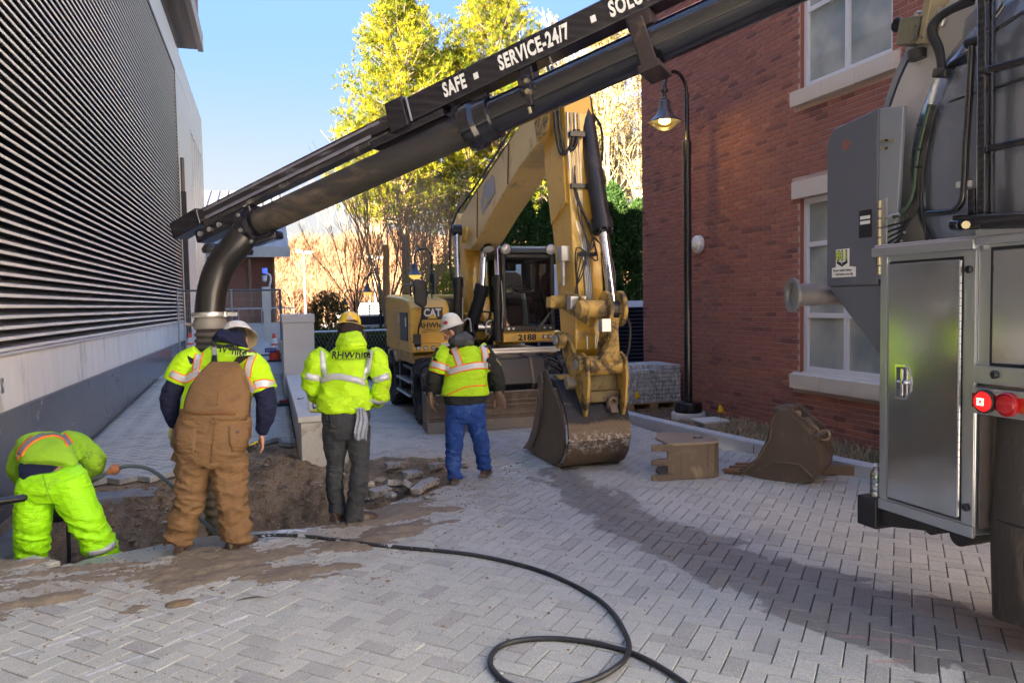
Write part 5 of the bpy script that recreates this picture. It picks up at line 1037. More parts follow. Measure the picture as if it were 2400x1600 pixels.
text_part('sticker_words', 'Call before you dig.', .0195, M_INK, stq, (sx-.0012, 3.885, 1.943), (0, -1, 0), (0, 0, 1), .0005, .0004)
wl_ = part('warning_label', MB().box(sx, sx+.002, 3.665, 3.765, 2.155, 2.32), M_INK, hp); part('label_rows', MB().box(sx-.001, sx-.0002, 3.675, 3.755, 2.265, 2.285).box(sx-.001, sx-.0002, 3.675, 3.755, 2.235, 2.255), M_WP, wl_)
# discharge pipe
part('discharge_pipe', MB().cyl((TX-.10, 4.235, 1.82), (TX+.35, 4.10, 1.80), .062, n=28), mat('galvanised', (.26, .25, .24), .45, .6, var=.15, dirt=((.2, .17, .15), .3, 6)), tr, smooth=40)
g = MB().lathe((TX-.10, 4.235, 1.82), (-1, .25, 0), [(.062, .0), (.115, 0), (.115, .022), (.080, .022), (.074, .01), (.074, -.14), (.001, -.14)], 32); part('pipe_flange', g, mat('flange_grey', (.26, .25, .24), .5, .5, var=.15), tr, smooth=40)
# tank: shell, ring flange, domed door
TC = Vector((TX+.16, 2.74, 2.53)); TR = 1.03
tk = part('tank', MB().lathe(TC, (1, 0, 0), [(TR-.09, 0), (TR-.09, 3.2), (.001, 3.3)], 64), M_TANK, tr, smooth=40)
part('tank_ring', MB().lathe(TC, (-1, 0, 0), [(TR-.09, -.06), (TR, -.06), (TR, -.005), (TR-.01, .012), (TR-.24, .018), (TR-.25, .04), (TR-.27, .04)], 72), M_RING, tk, smooth=30)
prof = [(TR-.27, .04)] + [((TR-.28)*math.cos(a), .04+.11*math.sin(a)) for a in np.linspace(.15, math.pi/2-.001, 12)]
part('domed_door', MB().lathe(TC, (-1, 0, 0), prof, 72), M_TANK, tk, smooth=60)
part('outer_guard', MB().lathe(TC+Vector((.02, .0, .02)), (-1, 0, 0), [(TR+.01, 0), (TR+.055, 0), (TR+.055, .02), (TR+.01, .02)], 60, a0=rad(-170), a1=rad(60)), M_GREYL, tr, smooth=30)
pk = part('plate_patch', MB().loft([[TC+Vector((-.05, .40, .72)), TC+Vector((-.03, .40, .72)), TC+Vector((-.03, .42, .62)), TC+Vector((-.05, .42, .62))], [TC+Vector((-.09, .18, .80)), TC+Vector((-.07, .18, .80)), TC+Vector((-.07, .18, .66)), TC+Vector((-.09, .18, .66))]]), M_GREYL, tk)
part('door_bolt_bracket', MB().prism([(2.62, 3.02), (2.50, 3.00), (2.44, 2.93), (2.60, 2.95)], 'X', TX+.0, TX+.06), M_GREYL, tr, bevel=.004); part('bracket_bolt', MB().cyl((TX-.03, 2.585, 2.985), (TX, 2.585, 2.985), .02, n=8), M_BRASS, tr)
# ladder frame and rods (black)
def lp_(x, y, d=-.08): return tp(x, y, d)
ld = part('ladder', MB().bar(lp_(2306, -60), lp_(2303, 500), .035, .045).bar(lp_(2322, -60, -.05), lp_(2320, 500, -.05), .028, .04), M_GLOSS, tr, bevel=.006)
for (a, b) in (((2318, 165), (2420, 138)), ((2318, 350), (2420, 328)), ((2318, -10), (2420, -50))):
    part('rung', MB().bar(lp_(*a), lp_(*b), .04, .035), M_GLOSS, ld, bevel=.006)
part('ladder_brace', MB().tube([lp_(2321, 80, -.03), lp_(2326, 50, -.03), lp_(2352, 12, 0)], .012, 8).tube([lp_(2318, 82, -.03), lp_(2400, 28, .0)], .010, 8), M_GLOSS, ld, smooth=50)
part('ladder_foot_beam', MB().bar(lp_(2240, 523), lp_(2430, 515), .07, .075).bar(lp_(2278, 440), lp_(2278, 505), .02, .05), M_GLOSS, tr, bevel=.01); part('foot_pin', MB().cyl(lp_(2232, 527, -.1), lp_(2252, 527, -.1), .028, n=18), M_GLOSS, tr, smooth=40, bevel=.005); part('foot_bolt', MB().cyl(lp_(2264, 527, -.16), lp_(2264, 527, -.12), .02, n=8), M_BRASS, tr)
hb_ = part('grab_bar', MB().tube(catmull([lp_(2279, 108, -.06), lp_(2274, 200, -.06), lp_(2265, 330, -.06), lp_(2260, 430, -.06), lp_(2255, 470, -.06), lp_(2238, 492, -.06), lp_(2210, 498, -.06), lp_(2174, 501, -.06)], 5), .018, 12), M_GLOSS, tr, smooth=60)
part('bar_top', MB().cyl(lp_(2266, 104, -.05), lp_(2300, 92, -.05), .026, n=16), M_BLK, hb_, smooth=40, bevel=.004); part('bar_clamp', MB().bar(lp_(2243, 434, -.06), lp_(2280, 430, -.04), .03, .03), M_ZINC, hb_, bevel=.004)
part('door_cable', MB().tube(catmull([lp_(2330, 208, -.02), lp_(2400, 184, 0), lp_(2440, 172, 0)], 4), .009, 6).tube(catmull([lp_(2330, 208, -.02), lp_(2280, 220, .02), lp_(2235, 236, .04), lp_(2200, 255, .07), lp_(2175, 284, .1)], 4), .007, 6), M_CABLE, tr, smooth=60)
part('support_rod', MB().tube([lp_(2270, 125, .0), lp_(2212, 165, .1)], .016, 8), M_BLK, tr, smooth=50)
# cable bundle following the ring
def rp(x, y, d=.24): return tp(x, y, d*.12)
hs = part('hose_bundle', MB().tube(catmull([rp(2285, -8, .2), rp(2245, 14, .2), rp(2205, 38, .18), rp(2185, 62, .16), rp(2184, 85, .16), rp(2196, 108, .18), rp(2204, 135), rp(2206, 162), rp(2200, 178)], 5), .022, 8).tube(catmull([rp(2280, 5, .22), rp(2225, 28, .2), rp(2195, 52, .18), rp(2190, 80, .18), rp(2203, 112, .2), rp(2210, 160)], 5), .018, 8), M_CABLE, tr, smooth=60)
part('cable_clamp', MB().bar(rp(2192, 172, .2), rp(2222, 172, .2), .05, .05), M_BLK, hs, bevel=.01)
part('white_sleeve', MB().tube([rp(2198, 184, .2), rp(2190, 208, .2), rp(2180, 244, .2)], .014, 10), mat('white_sleeve', (.6, .62, .62), .5, var=.2, dirt=((.03, .03, .03), .35, 30)), hs, smooth=50)
part('green_hose', MB().tube(catmull([rp(2180, 244, .2), rp(2168, 292, .22), rp(2154, 350, .24), rp(2147, 400, .24), rp(2142, 440, .22), rp(2132, 475, .16), rp(2112, 500, .08), rp(2094, 508, .02)], 5), .014, 10), mat('dark_green_hose', (.03, .065, .035), .35), hs, smooth=60)
part('hose_end', MB().cyl(rp(2112, 501, .07), rp(2082, 511, .0), .014, n=10), M_ZINC, hs, smooth=40)
g = MB(); rr = random.Random(3)
for k in range(6):
    g.tube(catmull([rp(2186+k*2, 246, .2), rp(2172+k*2, 300, .22), rp(2160+k*2, 360, .24), rp(2153+k*2, 410, .24), rp(2152+k*2, 450, .24), rp(2152-k*4, 485, .2), rp(2130-k*4, 515+k*9, .1), rp(2082, 530+k*13, .0)], 5), .0065, 6)
g.tube(catmull([rp(2160, 410, .24), rp(2160, 480, .24), rp(2165, 520, .24), rp(2176, 580, .24)], 4), .008, 6); part('cable_fan', g, M_CABLE, hs, smooth=60)
g = MB()
for x, y in ((2100, 522), (2107, 528), (2120, 545), (2113, 565), (2117, 572)): g.sph(rp(x, y, .05), .008, 8, 6)
part('crimp', g, M_ZINC, hs)
for x, y in ((2160, 293), (2153, 350), (2147, 391)): part('strap', MB().bar(rp(x-10, y, .18), rp(x+10, y+1, .18), .012, .012), M_BLK, hs)
# valve block on top of the tank edge
vc = part('valve_block', MB().bar(tp(2126, 78, .12), tp(2182, 70, .12), .14, .145), mat('olive_zinc', (.24, .23, .15), .45, .5, var=.2, dirt=((.1, .09, .06), .3, 8)), tr, bevel=.006)
part('valve_bracket', MB().bar(tp(2178, 52, .12), tp(2196, 50, .12), .14, .24), mat('tan_zinc', (.42, .36, .22), .5, .5, var=.2), vc, bevel=.006)
part('valve_motor', MB().cyl(tp(2150, 118, .12), tp(2150, 140, .12), .05, n=18), M_BLK, vc, smooth=40); part('cone_plug', MB().cyl(tp(2126, 64, .12), tp(2104, 58, .12), .012, .045, n=14), M_BLK, vc, smooth=40)
g = MB().cyl(tp(2184, 22, .12), tp(2205, 26, .12), .02, n=12).cyl(tp(2150, 30, .12), tp(2180, 26, .12), .010, n=10).cyl(tp(2148, 30, .12), tp(2147, 45, .12), .010, n=10).cyl(tp(2206, 62, .12), tp(2214, 36, .12), .016, n=12); part('valve_fitting', g, M_ZINC, vc, smooth=40)
g = MB()
for x, y in ((2145, 62), (2154, 60), (2140, 86), (2150, 84), (2160, 88), (2136, 98)): g.cyl(tp(x, y, .03), tp(x, y, .045), .006, n=8)
part('port', g, M_BLK, vc)
# bottle on the bumper block
bt = root('water_bottle', 'clear plastic water bottle with green label standing on the truck bumper block', 'bottle', (TX+.05, YB+.075, .59)); bc = Vector((TX+.03, YB+.065, .592))
M_PET = glass('clear_plastic', (.86, .90, .93), .08, .9)
part('body', MB().lathe(bc, (0, 0, 1), [(.001, 0), (.030, 0), (.033, .01), (.033, .03), (.030, .036), (.033, .042), (.033, .056), (.030, .062), (.033, .068), (.033, .082), (.031, .088), (.034, .095), (.034, .135), (.030, .155), (.014, .180), (.013, .19)], 24), M_PET, bt, smooth=60)
part('cap', MB().lathe(bc, (0, 0, 1), [(.0155, .187), (.0155, .201), (.014, .204), (.001, .204)], 18), mat('white_cap', (.65, .67, .7), .4), bt, smooth=40)
lb_ = part('label', MB().lathe(bc, (0, 0, 1), [(.0345, .096), (.0345, .134)], 24, a0=rad(60), a1=rad(330)), mat('bottle_label', (.06, .26, .13), .4, var=.9, vs=60, bump=0), bt, smooth=60)
part('water', MB().lathe(bc, (0, 0, 1), [(.001, .004), (.028, .004), (.029, .075), (.001, .075)], 20), glass('water', (.85, .9, .92), .02, .2), bt, smooth=60)

# ---- suction boom (telescoping tube under a square beam), swinging over the dig
bo = root('suction_boom', 'black telescoping suction boom with white lettering and ribbed hose reaching over the hole', 'boom', (3.4, 3.2, 0))
P0 = Vector(atD(612, 520, 6.3)); P1 = Vector(atD(1505, 119, 4.75)); bd3 = (P1-P0).normalized(); side = Vector((bd3.y, -bd3.x, 0)).normalized()*-1
if side.dot(Vector(CC.tolist())-P0) < 0: side = -side
upv = side.cross(bd3); upv = upv if upv.z > 0 else -upv
def bpnt(s, u=0.0, w=0.0): return P0 + bd3*s + upv*u + side*w
M_BDIRT = mat('muddy_black_pipe', (.035, .032, .032), .5, var=.3, vs=4, bump=.2, bs=30, dirt=((.15, .115, .085), .52, 2.4), stretch=(.6, .6, 2))
M_BEAM = mat('black_beam_paint', (.012, .011, .018), .22, var=.15, bump=.02, coat=.3)
inner = part('inner_tube', MB().cyl(bpnt(.0), bpnt(2.35), .112, n=40), M_BDIRT, bo, smooth=40)
outer = part('outer_tube', MB().cyl(bpnt(2.18), bpnt(5.4), .124, n=44), M_GLOSS, bo, smooth=40)
part('tube_collar', MB().lathe(bpnt(2.10), bd3, [(.112, -.02), (.165, -.02), (.172, 0), (.172, .07), (.15, .10), (.15, .2), (.124, .21)], 40), M_GLOSS, outer, smooth=35)
g = MB()
for k in range(10): a = k*math.pi/5; g.cyl(bpnt(2.06)+(upv*math.cos(a)+side*math.sin(a))*.148, bpnt(2.09)+(upv*math.cos(a)+side*math.sin(a))*.148, .012, n=6)
part('collar_bolts', g, M_BLK, outer, kind='stuff')
# beams: outer box with the lettering, thinner inner box, end head
UB_ = .284
ob = part('outer_beam', MB().bar(bpnt(1.62, UB_), bpnt(5.3, UB_+.02), .16, .182, up=upv), M_BEAM, bo, bevel=.012)
part('beam_collar', MB().bar(bpnt(1.50, UB_), bpnt(1.66, UB_), .20, .225, up=upv), M_BEAM, ob, bevel=.01); part('collar_weld', MB().bar(bpnt(1.685, UB_+.0, .084), bpnt(1.695, UB_, .084), .01, .18, up=upv), mat('bright_edge', (.3, .3, .36), .3), ob)
part('beam_shoe', MB().bar(bpnt(1.28, UB_-.12), bpnt(1.95, UB_-.12), .14, .06, up=upv), M_BEAM, ob, bevel=.01)
M_IB = mat('scuffed_black_beam', (.022, .018, .022), .35, var=.2, vs=3, bump=.1, dirt=((.20, .20, .23), .40, 4), stretch=(.3, .3, 3))
ib = part('inner_beam', MB().bar(bpnt(-.66, UB_-.03), bpnt(1.52, UB_), .12, .105, up=upv), M_IB, bo, bevel=.01)
part('beam_lower_rail', MB().bar(bpnt(-.60, UB_-.11), bpnt(1.45, UB_-.085), .10, .04, up=upv), mat('worn_rail', (.06, .055, .06), .4, .3, var=.3, dirt=((.3, .27, .25), .35, 5)), ib, bevel=.006)
part('rail_edge', MB().bar(bpnt(-.55, UB_-.005, .062), bpnt(1.4, UB_+.02, .062), .006, .018, up=upv).bar(bpnt(-.55, UB_-.072, .062), bpnt(1.3, UB_-.055, .062), .006, .026, up=upv), mat('scraped_paint', (.24, .24, .30), .4, .3, var=.5, vs=12), ib)
part('beam_head', MB().bar(bpnt(-.98, UB_-.055), bpnt(-.62, UB_-.03), .15, .15, up=upv), M_BEAM, ib, bevel=.01)
# end bracket carrying the elbow
part('elbow_bracket', MB().bar(bpnt(-.70, .085), bpnt(-.02, .10), .16, .11, up=upv), M_BEAM, bo, bevel=.015)
g = MB()
for s_ in (-.62, -.50, -.38): g.cyl(bpnt(s_, .09, .08), bpnt(s_, .09, .10), .022, n=12)
part('bracket_bolts', g, M_ZINC, bo, kind='stuff')
part('elbow_clamp', MB().lathe(bpnt(-.10), bd3, [(.11, -.05), (.155, -.05), (.16, .0), (.155, .05), (.112, .06)], 36), M_BEAM, bo, smooth=35); g = MB()
for a in (.3, 1.1, 1.9, 2.7): g.cyl(bpnt(-.09)+(upv*math.cos(a)+side*math.sin(a))*.15, bpnt(-.09)+(upv*math.cos(a)+side*math.sin(a))*.175, .016, n=10)
part('clamp_bolt', g, M_ZINC, bo); part('clamp_foot', MB().bar(bpnt(-.16, -.13), bpnt(.16, -.16), .12, .07, up=upv), M_BEAM, bo, bevel=.02)
E1 = Vector(atD(484, 728, 6.3)); E0 = bpnt(-.05)
elb = catmull([bpnt(.0), bpnt(-.12, -.002), Vector(atD(556, 572, 6.32)), Vector(atD(516, 625, 6.32)), Vector(atD(497, 680, 6.31)), Vector(atD(491, 735, 6.3))], 5)
part('elbow', MB().tube(elb, [.118]*len(elb), 32), mat('elbow_black', (.012, .011, .012), .28, var=.2, vs=3, bump=.12, dirt=((.16, .11, .08), .14, 4)), bo, smooth=60)
for sgn in (1, -1):
    q = bpnt(-.42, -.06, .17*sgn); part('side_lamp', MB().lathe(q + Vector((0, 0, -.05)), (0, 0, 1), [(.001, -.04), (.075, -.035), (.085, .0), (.06, .04), (.001, .05)], 20), M_BLK, bo, smooth=40)
vt = Vector(atD(492, 737, 6.3))
part('quick_clamp', MB().lathe(vt, (0, 0, 1), [(.118, -.02), (.140, -.02), (.146, 0), (.140, .02), (.118, .02)], 36).bar(vt+Vector((.11, -.08, 0)), vt+Vector((.22, -.10, .0)), .03, .03).cyl(vt+Vector((.12, -.10, -.02)), vt+Vector((.12, -.10, .02)), .022, n=10), M_ZINC, bo, smooth=40)
part('hose_collar', MB().lathe(vt+Vector((0, 0, -.085)), (0, 0, 1), [(.122, -.03), (.132, -.03), (.132, .03), (.122, .045), (.118, .065)], 36).cyl(vt+Vector((-.19, .02, -.075)), vt+Vector((-.12, .02, -.085)), .014, n=8).cyl(vt+Vector((.12, .0, -.085)), vt+Vector((.19, .0, -.085)), .014, n=8), mat('hose_collar', (.26, .24, .22), .6, .2, var=.2), bo, smooth=40)
pts = [vt+Vector((0, 0, -.11-.035*k)) + Vector((-.02*math.sin(k*.12), .006*k, 0)) for k in range(68)]
sec = catmull([vt+Vector((0, 0, -.10)), vt+Vector((-.01, .02, -.5)), vt+Vector((-.02, .10, -1.1)), vt+Vector((.0, .22, -1.7)), vt+Vector((.05, .28, -2.25))], 30)
rr_ = [.118+.010*math.sin(i*2*math.pi/4.2) for i in range(len(sec))]
part('ribbed_hose', MB().tube(sec, rr_, 30), mat('ribbed_hose', (.10, .088, .08), .7, var=.25, vs=4, bump=.3, bs=40, dirt=((.2, .16, .125), .35, 4)), bo, smooth=70)
# lettering, squares, lamps on the beam
def beam_text(body, s_, size=.138): text_part('beam_lettering', body, size, M_WP, ob, bpnt(s_, UB_+.004, .0835), bd3, upv, .001, .005, .60, spacing=1.12)
beam_text('SAFE', 2.09); beam_text('SERVICE-24/7', 2.72); beam_text('SOLUTIONS', 3.515)
for s_ in (2.27, 3.16): part('white_square', MB().bar(bpnt(s_-.018, UB_+.004, .0825), bpnt(s_+.018, UB_+.004, .0825), .004, .042, up=upv), M_WP, ob)
# hanger brackets tying tube and beam
for s_, big_ in ((2.62, 0), (3.42, 1)):
    if big_:
        part('hanger', MB().bar(bpnt(s_-.07, .16), bpnt(s_+.09, .16), .15, .10, up=upv).bar(bpnt(s_+.0, .15, .13), bpnt(s_+.02, -.17, .14), .10, .02, up=side).bar(bpnt(s_+.01, -.16, .15), bpnt(s_+.01, -.16, -.13), .14, .05, up=upv), mat('rubbed_black', (.03, .022, .022), .4, .1, var=.4, dirt=((.16, .11, .08), .3, 8)), bo, bevel=.008)
    else:
        part('hanger', MB().bar(bpnt(s_-.05, .15), bpnt(s_+.05, .15), .12, .12, up=upv).bar(bpnt(s_, .12, .125), bpnt(s_, .0, .13), .09, .03, up=side).bar(bpnt(s_, .04, .13), bpnt(s_, -.08, .13), .05, .02, up=side), M_BEAM, bo, bevel=.01)
        part('hanger_bolt', MB().cyl(bpnt(s_+.03, .07, .13), bpnt(s_+.03, .07, .17), .016, n=8).cyl(bpnt(s_+.02, .0, .13), bpnt(s_+.02, 0, .17), .018, n=8).cyl(bpnt(s_-.01, -.09, .13), bpnt(s_-.01, -.13, .13), .012, n=8), M_BRASS, bo)
part('tube_bracket', MB().bar(bpnt(2.0, .13), bpnt(2.3, .13), .12, .08, up=upv), M_BEAM, bo, bevel=.01)
part('pivot_housing', MB().bar(bpnt(4.45, .10, -.02), bpnt(6.2, .22, -.02), .30, .30, up=upv), M_BEAM, bo, bevel=.03)
part('boom_mast', MB().cyl(bpnt(6.0, .0)+Vector((0, 0, -1.2)), bpnt(6.0, .3), .22, n=24), M_BEAM, bo, smooth=40)

# ================================================================== LAMP POSTS
M_LPOST = mat('lamp_post_black', (.012, .012, .014), .25, var=.1, bump=.02, coat=.3)
M_GLOWG = None
def lamp_post(loc, hgt, label, group, lit, scale=1.0, arm=(-1, 0), det=True):
    """gooseneck post; loc is the ground point, hgt the crook height"""
    x, y, z = loc; r = root('street_lamp', label, 'street lamp', loc, group); ax, ay = arm; k = scale
    if det:
        part('footing', MB().lathe((x, y, z-.1), (0, 0, 1), [(.25*k, 0), (.25*k, .17*k), (.235*k, .20*k), (.001, .20*k)], 32), M_CONC, r, smooth=30)
        part('base_cover', MB().lathe((x, y, z+.10*k), (0, 0, 1), [(.20*k, 0), (.20*k, .135*k), (.19*k, .15*k), (.065*k, .17*k)], 28), M_LPOST, r, smooth=30)
    part('pole', MB().lathe((x, y, z), (0, 0, 1), [(.058*k, .2*k if det else 0), (.058*k, hgt*.70), (.064*k, hgt*.70), (.064*k, hgt*.735), (.045*k, hgt*.74), (.038*k, hgt*.76), (.034*k, hgt*.77), (.034*k, hgt*.86)], 20 if det else 8), M_LPOST, r, smooth=30)
    R_ = .24*k; c = Vector((x+ax*R_, y+ay*R_, z+hgt*.86)); pts = [c + Vector((ax*-R_*math.cos(a), ay*-R_*math.cos(a), (hgt*.14)*math.sin(a) if False else R_*1.15*math.sin(a))) for a in np.linspace(0, math.pi, 13)]
    pts.append(pts[-1]+Vector((0, 0, -.14*k)))
    part('crook', MB().tube(pts, .026*k, 12 if det else 6), M_LPOST, r, smooth=60)
    e = pts[-1]; sh = part('shade', MB().lathe(e, (0, 0, 1), [(.03*k, .02), (.04*k, 0), (.075*k, -.035*k), (.080*k, -.14*k), (.12*k, -.22*k), (.20*k, -.29*k), (.235*k, -.31*k), (.235*k, -.325*k), (.19*k, -.31*k), (.10*k, -.25*k), (.001, -.25*k)], 32 if det else 10), mat('lamp_shade', (.09, .09, .10), .3, .5, bump=.02), r, smooth=40)
    if det:
        part('collar', MB().lathe(pts[-1], (0, 0, 1), [(.034*k, .10*k), (.05*k, .10*k), (.05*k, .125*k), (.034*k, .125*k)], 18).lathe(pts[-1], (0, 0, 1), [(.03*k, -.02), (.052*k, -.015), (.052*k, .0), (.03*k, .01)], 18), M_LPOST, r, smooth=30)
    part('globe', MB().lathe(e, (0, 0, 1), [(.175*k, -.315*k), (.17*k, -.35*k), (.13*k, -.40*k), (.06*k, -.43*k), (.001, -.435*k)], 28 if det else 10), glass('amber_globe', (1.0, .90, .55), .12, .5) if det else emis('lit_globe', (1.0, .62, .12), .05 if lit else .02), r, smooth=60)
    if det:
        part('bulb', MB().sph(e+Vector((0, 0, -.30*k)), (.085*k, .085*k, .05*k), 16, 10), emis('lit_bulb', (1.0, .62, .16), .8), r, smooth=60)
        L_ = bpy.data.lights.new('lamp_glow', 'POINT'); L_.energy = .9; L_.color = (1.0, .70, .25); L_.shadow_soft_size = .05; lo = bpy.data.objects.new('lamp_glow', L_); COL.objects.link(lo); lo.location = e+Vector((0, 0, -.37*k))
lamp_post((5.84, 9.75, .06), 5.45, 'tall black gooseneck lamp post with a lit amber globe in front of the brick wall', 'gooseneck street lamps', True, 1.0, (-.94, -.34))
for (px_, py_, pb, yy, lab) in ((985, 565, 760, 24.0, 'gooseneck lamp standing behind the engine housing of the excavator, nearest of the three far ones'), (868, 630, 790, 34.0, 'far gooseneck lamp among bare branches left of the excavator'), (812, 676, 760, 44.0, 'smallest farthest gooseneck lamp seen against the orange hillside')):
    top = atY(px_+8, py_, yy); lamp_post((top[0]+.25, yy, -.1), top[2]+.1, lab, 'gooseneck street lamps', True, 1.15, (-1, 0), det=False)
# ================================================================== PEOPLE
M_SKIN = mat('skin', (.50, .27, .19), .55, var=.10, vs=20, bump=.1, bs=120, spec=.4)
def cloth(name, col, var=.12, rough=.85, bump=.25, bs=300, dirt=None, sheen=.2, vs=6):
    if name in _MC: return _MC[name]
    m = mat(name, col, rough, var=var, vs=vs, bump=0, dirt=dirt, spec=.25); nt = m.node_tree; N = nt.nodes; L = nt.links
    tc = N.new('ShaderNodeTexCoord'); mp = N.new('ShaderNodeMapping'); mp.inputs['Scale'].default_value = (1.0, 1.0, 2.1); mp.inputs['Rotation'].default_value = (.25, .35, .2); L.new(tc.outputs['Object'], mp.inputs[0])
    h = None
    for sc_, dist_, st_ in ((7.5, .045, .55), (17, .018, .5), (bs, .0015, bump)):     # deep folds, small creases, weave
        nn = N.new('ShaderNodeTexNoise'); nn.inputs['Scale'].default_value = sc_; nn.inputs['Detail'].default_value = 2.5; nn.inputs['Distortion'].default_value = .7 if sc_ < 50 else 0; L.new(mp.outputs[0] if sc_ < 50 else tc.outputs['Object'], nn.inputs['Vector'])
        ab = N.new('ShaderNodeMath'); ab.operation = 'SUBTRACT'; L.new(nn.outputs['Fac'], ab.inputs[0]); ab.inputs[1].default_value = .5; a2 = N.new('ShaderNodeMath'); a2.operation = 'ABSOLUTE'; L.new(ab.outputs[0], a2.inputs[0])
        bp_ = N.new('ShaderNodeBump'); bp_.inputs['Strength'].default_value = st_; bp_.inputs['Distance'].default_value = dist_; L.new(a2.outputs[0], bp_.inputs['Height'])
        if h: L.new(h, bp_.inputs['Normal'])
        h = bp_.outputs[0]
    L.new(h, N['Principled BSDF'].inputs['Normal']); return m
M_LIME = cloth('hi_vis_lime', (.46, .80, .012), .08, dirt=((.16, .24, .03), .16, 7)); M_LIMEJ = cloth('hi_vis_lime_jacket', (.47, .79, .015), .07, .6, dirt=((.30, .45, .03), .06, 5)); M_LIMEP = cloth('hi_vis_green_trousers', (.36, .85, .01), .06, .55, dirt=((.20, .36, .04), .22, 5))
M_LIMED = cloth('hi_vis_lime_faded', (.30, .56, .03), .12, dirt=((.12, .20, .04), .30, 6)); M_BROWN = cloth('brown_duck_canvas', (.20, .118, .058), .14, bump=.35, dirt=((.13, .075, .04), .25, 5)); M_NAVY = cloth('navy_fleece', (.012, .015, .045), .2)
M_CHAR = cloth('charcoal_trousers', (.045, .05, .056), .2, dirt=((.16, .16, .16), .10, 14)); M_DKGR = cloth('dark_olive_fleece', (.030, .033, .030), .2); M_HOODG = cloth('grey_hood', (.075, .08, .085), .15); M_JEAN = cloth('blue_denim', (.022, .065, .26), .3, bump=.4, dirt=((.08, .16, .42), .35, 6), vs=10)
M_TAPE = mat('reflective_tape', (.52, .54, .58), .35, .2, var=.10, vs=25, bump=.3, bs=60); M_ORNG = mat('orange_binding', (.95, .20, .015), .7, var=.05); M_BOOT = mat('brown_leather_boot', (.05, .028, .020), .55, var=.3, vs=12, bump=.3, dirt=((.28, .26, .24), .25, 10)); M_SOLE = mat('boot_sole', (.10, .085, .075), .8, var=.3, dirt=((.35, .33, .3), .35, 12))
M_GLOVE = mat('leather_glove', (.17, .105, .07), .75, var=.3, vs=14, bump=.4); M_GLOVEY = mat('yellow_work_glove', (.52, .47, .10), .8, var=.2, vs=10); M_GLOVEG = mat('grey_work_glove', (.20, .19, .20), .8, var=.2, vs=10)
M_HATW = mat('white_hard_hat', (.66, .64, .58), .30, var=.05, bump=.02, coat=.3); M_HATT = mat('tan_hat_underside', (.42, .36, .26), .5, var=.1); M_HATY = mat('yellow_hard_hat', (.72, .48, .02), .3, var=.08, coat=.3); M_HAIR = mat('short_grey_hair', (.05, .045, .042), .8, var=.3, bump=.6, bs=200)
HR = Vector((CR[0], CR[1], 0)).normalized(); HF = Vector((CF[0], CF[1], 0)).normalized(); UPZ = Vector((0, 0, 1))
def remesh(mb, vox, smooth_it=4):
    me = bpy.data.meshes.new('r'); me.from_pydata(mb.v, [], mb.f); fix_normals(me)
    o = bpy.data.objects.new('r', me); COL.objects.link(o); m = o.modifiers.new('r', 'REMESH'); m.mode = 'VOXEL'; m.voxel_size = vox
    if smooth_it: s = o.modifiers.new('s', 'SMOOTH'); s.iterations = smooth_it; s.factor = .5
    dg = bpy.context.evaluated_depsgraph_get(); dg.update(); out = bpy.data.meshes.new_from_object(o.evaluated_get(dg)); bpy.data.objects.remove(o); return out
def wrinkle(me, amp, sx=2.2, sz=9.0, seed=0, mask=None, fine=.3, shear=.8):
    """fabric folds: stretched noise, ridged, strongest where mask(co) is high"""
    amp *= 1.25; n = len(me.vertices); co = np.empty(n*3, np.float32); me.vertices.foreach_get('co', co); co = co.reshape(-1, 3); nr = np.empty(n*3, np.float32); me.vertices.foreach_get('normal', nr); nr = nr.reshape(-1, 3)
    a = co@np.array(HR); b = co@np.array(HF); d = np.empty(n, np.float32)
    for i in range(n):
        x, y, z = a[i], b[i], co[i, 2]; q = Vector((x*sx+seed, y*sx, (z+shear*x*.5)*sz)); w = noise.noise(q); w2 = noise.noise(Vector((x*sx*2.2, y*sx*2.2+seed, (z-shear*x*.6)*sz*1.9)))
        d[i] = (1-2*abs(w))*.7 - .35 + fine*w2
    k = np.ones(n) if mask is None else np.array([mask(c) for c in co])
    co += nr*(d*k*amp)[:, None]; me.vertices.foreach_set('co', co.ravel()); me.update()
def cpart(name, me, m, parent, label=None):
    Mi = ORG[parent].inverted(); me.transform(Mi); me.name = name; me.materials.clear(); me.materials.append(m); me.polygons.foreach_set('material_index', [0]*len(me.polygons)); me.polygons.foreach_set('use_smooth', [True]*len(me.polygons))
    o = bpy.data.objects.new(name, me); COL.objects.link(o); o.parent = parent; ORG[o] = ORG[parent]
    if label: o['label'] = label
    return o
def bvh_of(mes):
    V, F = [], []; 
    for me in mes:
        b = len(V); V += [v.co.copy() for v in me.vertices]; F += [[b+i for i in p.vertices] for p in me.polygons]
    return BVHTree.FromPolygons(V, F)
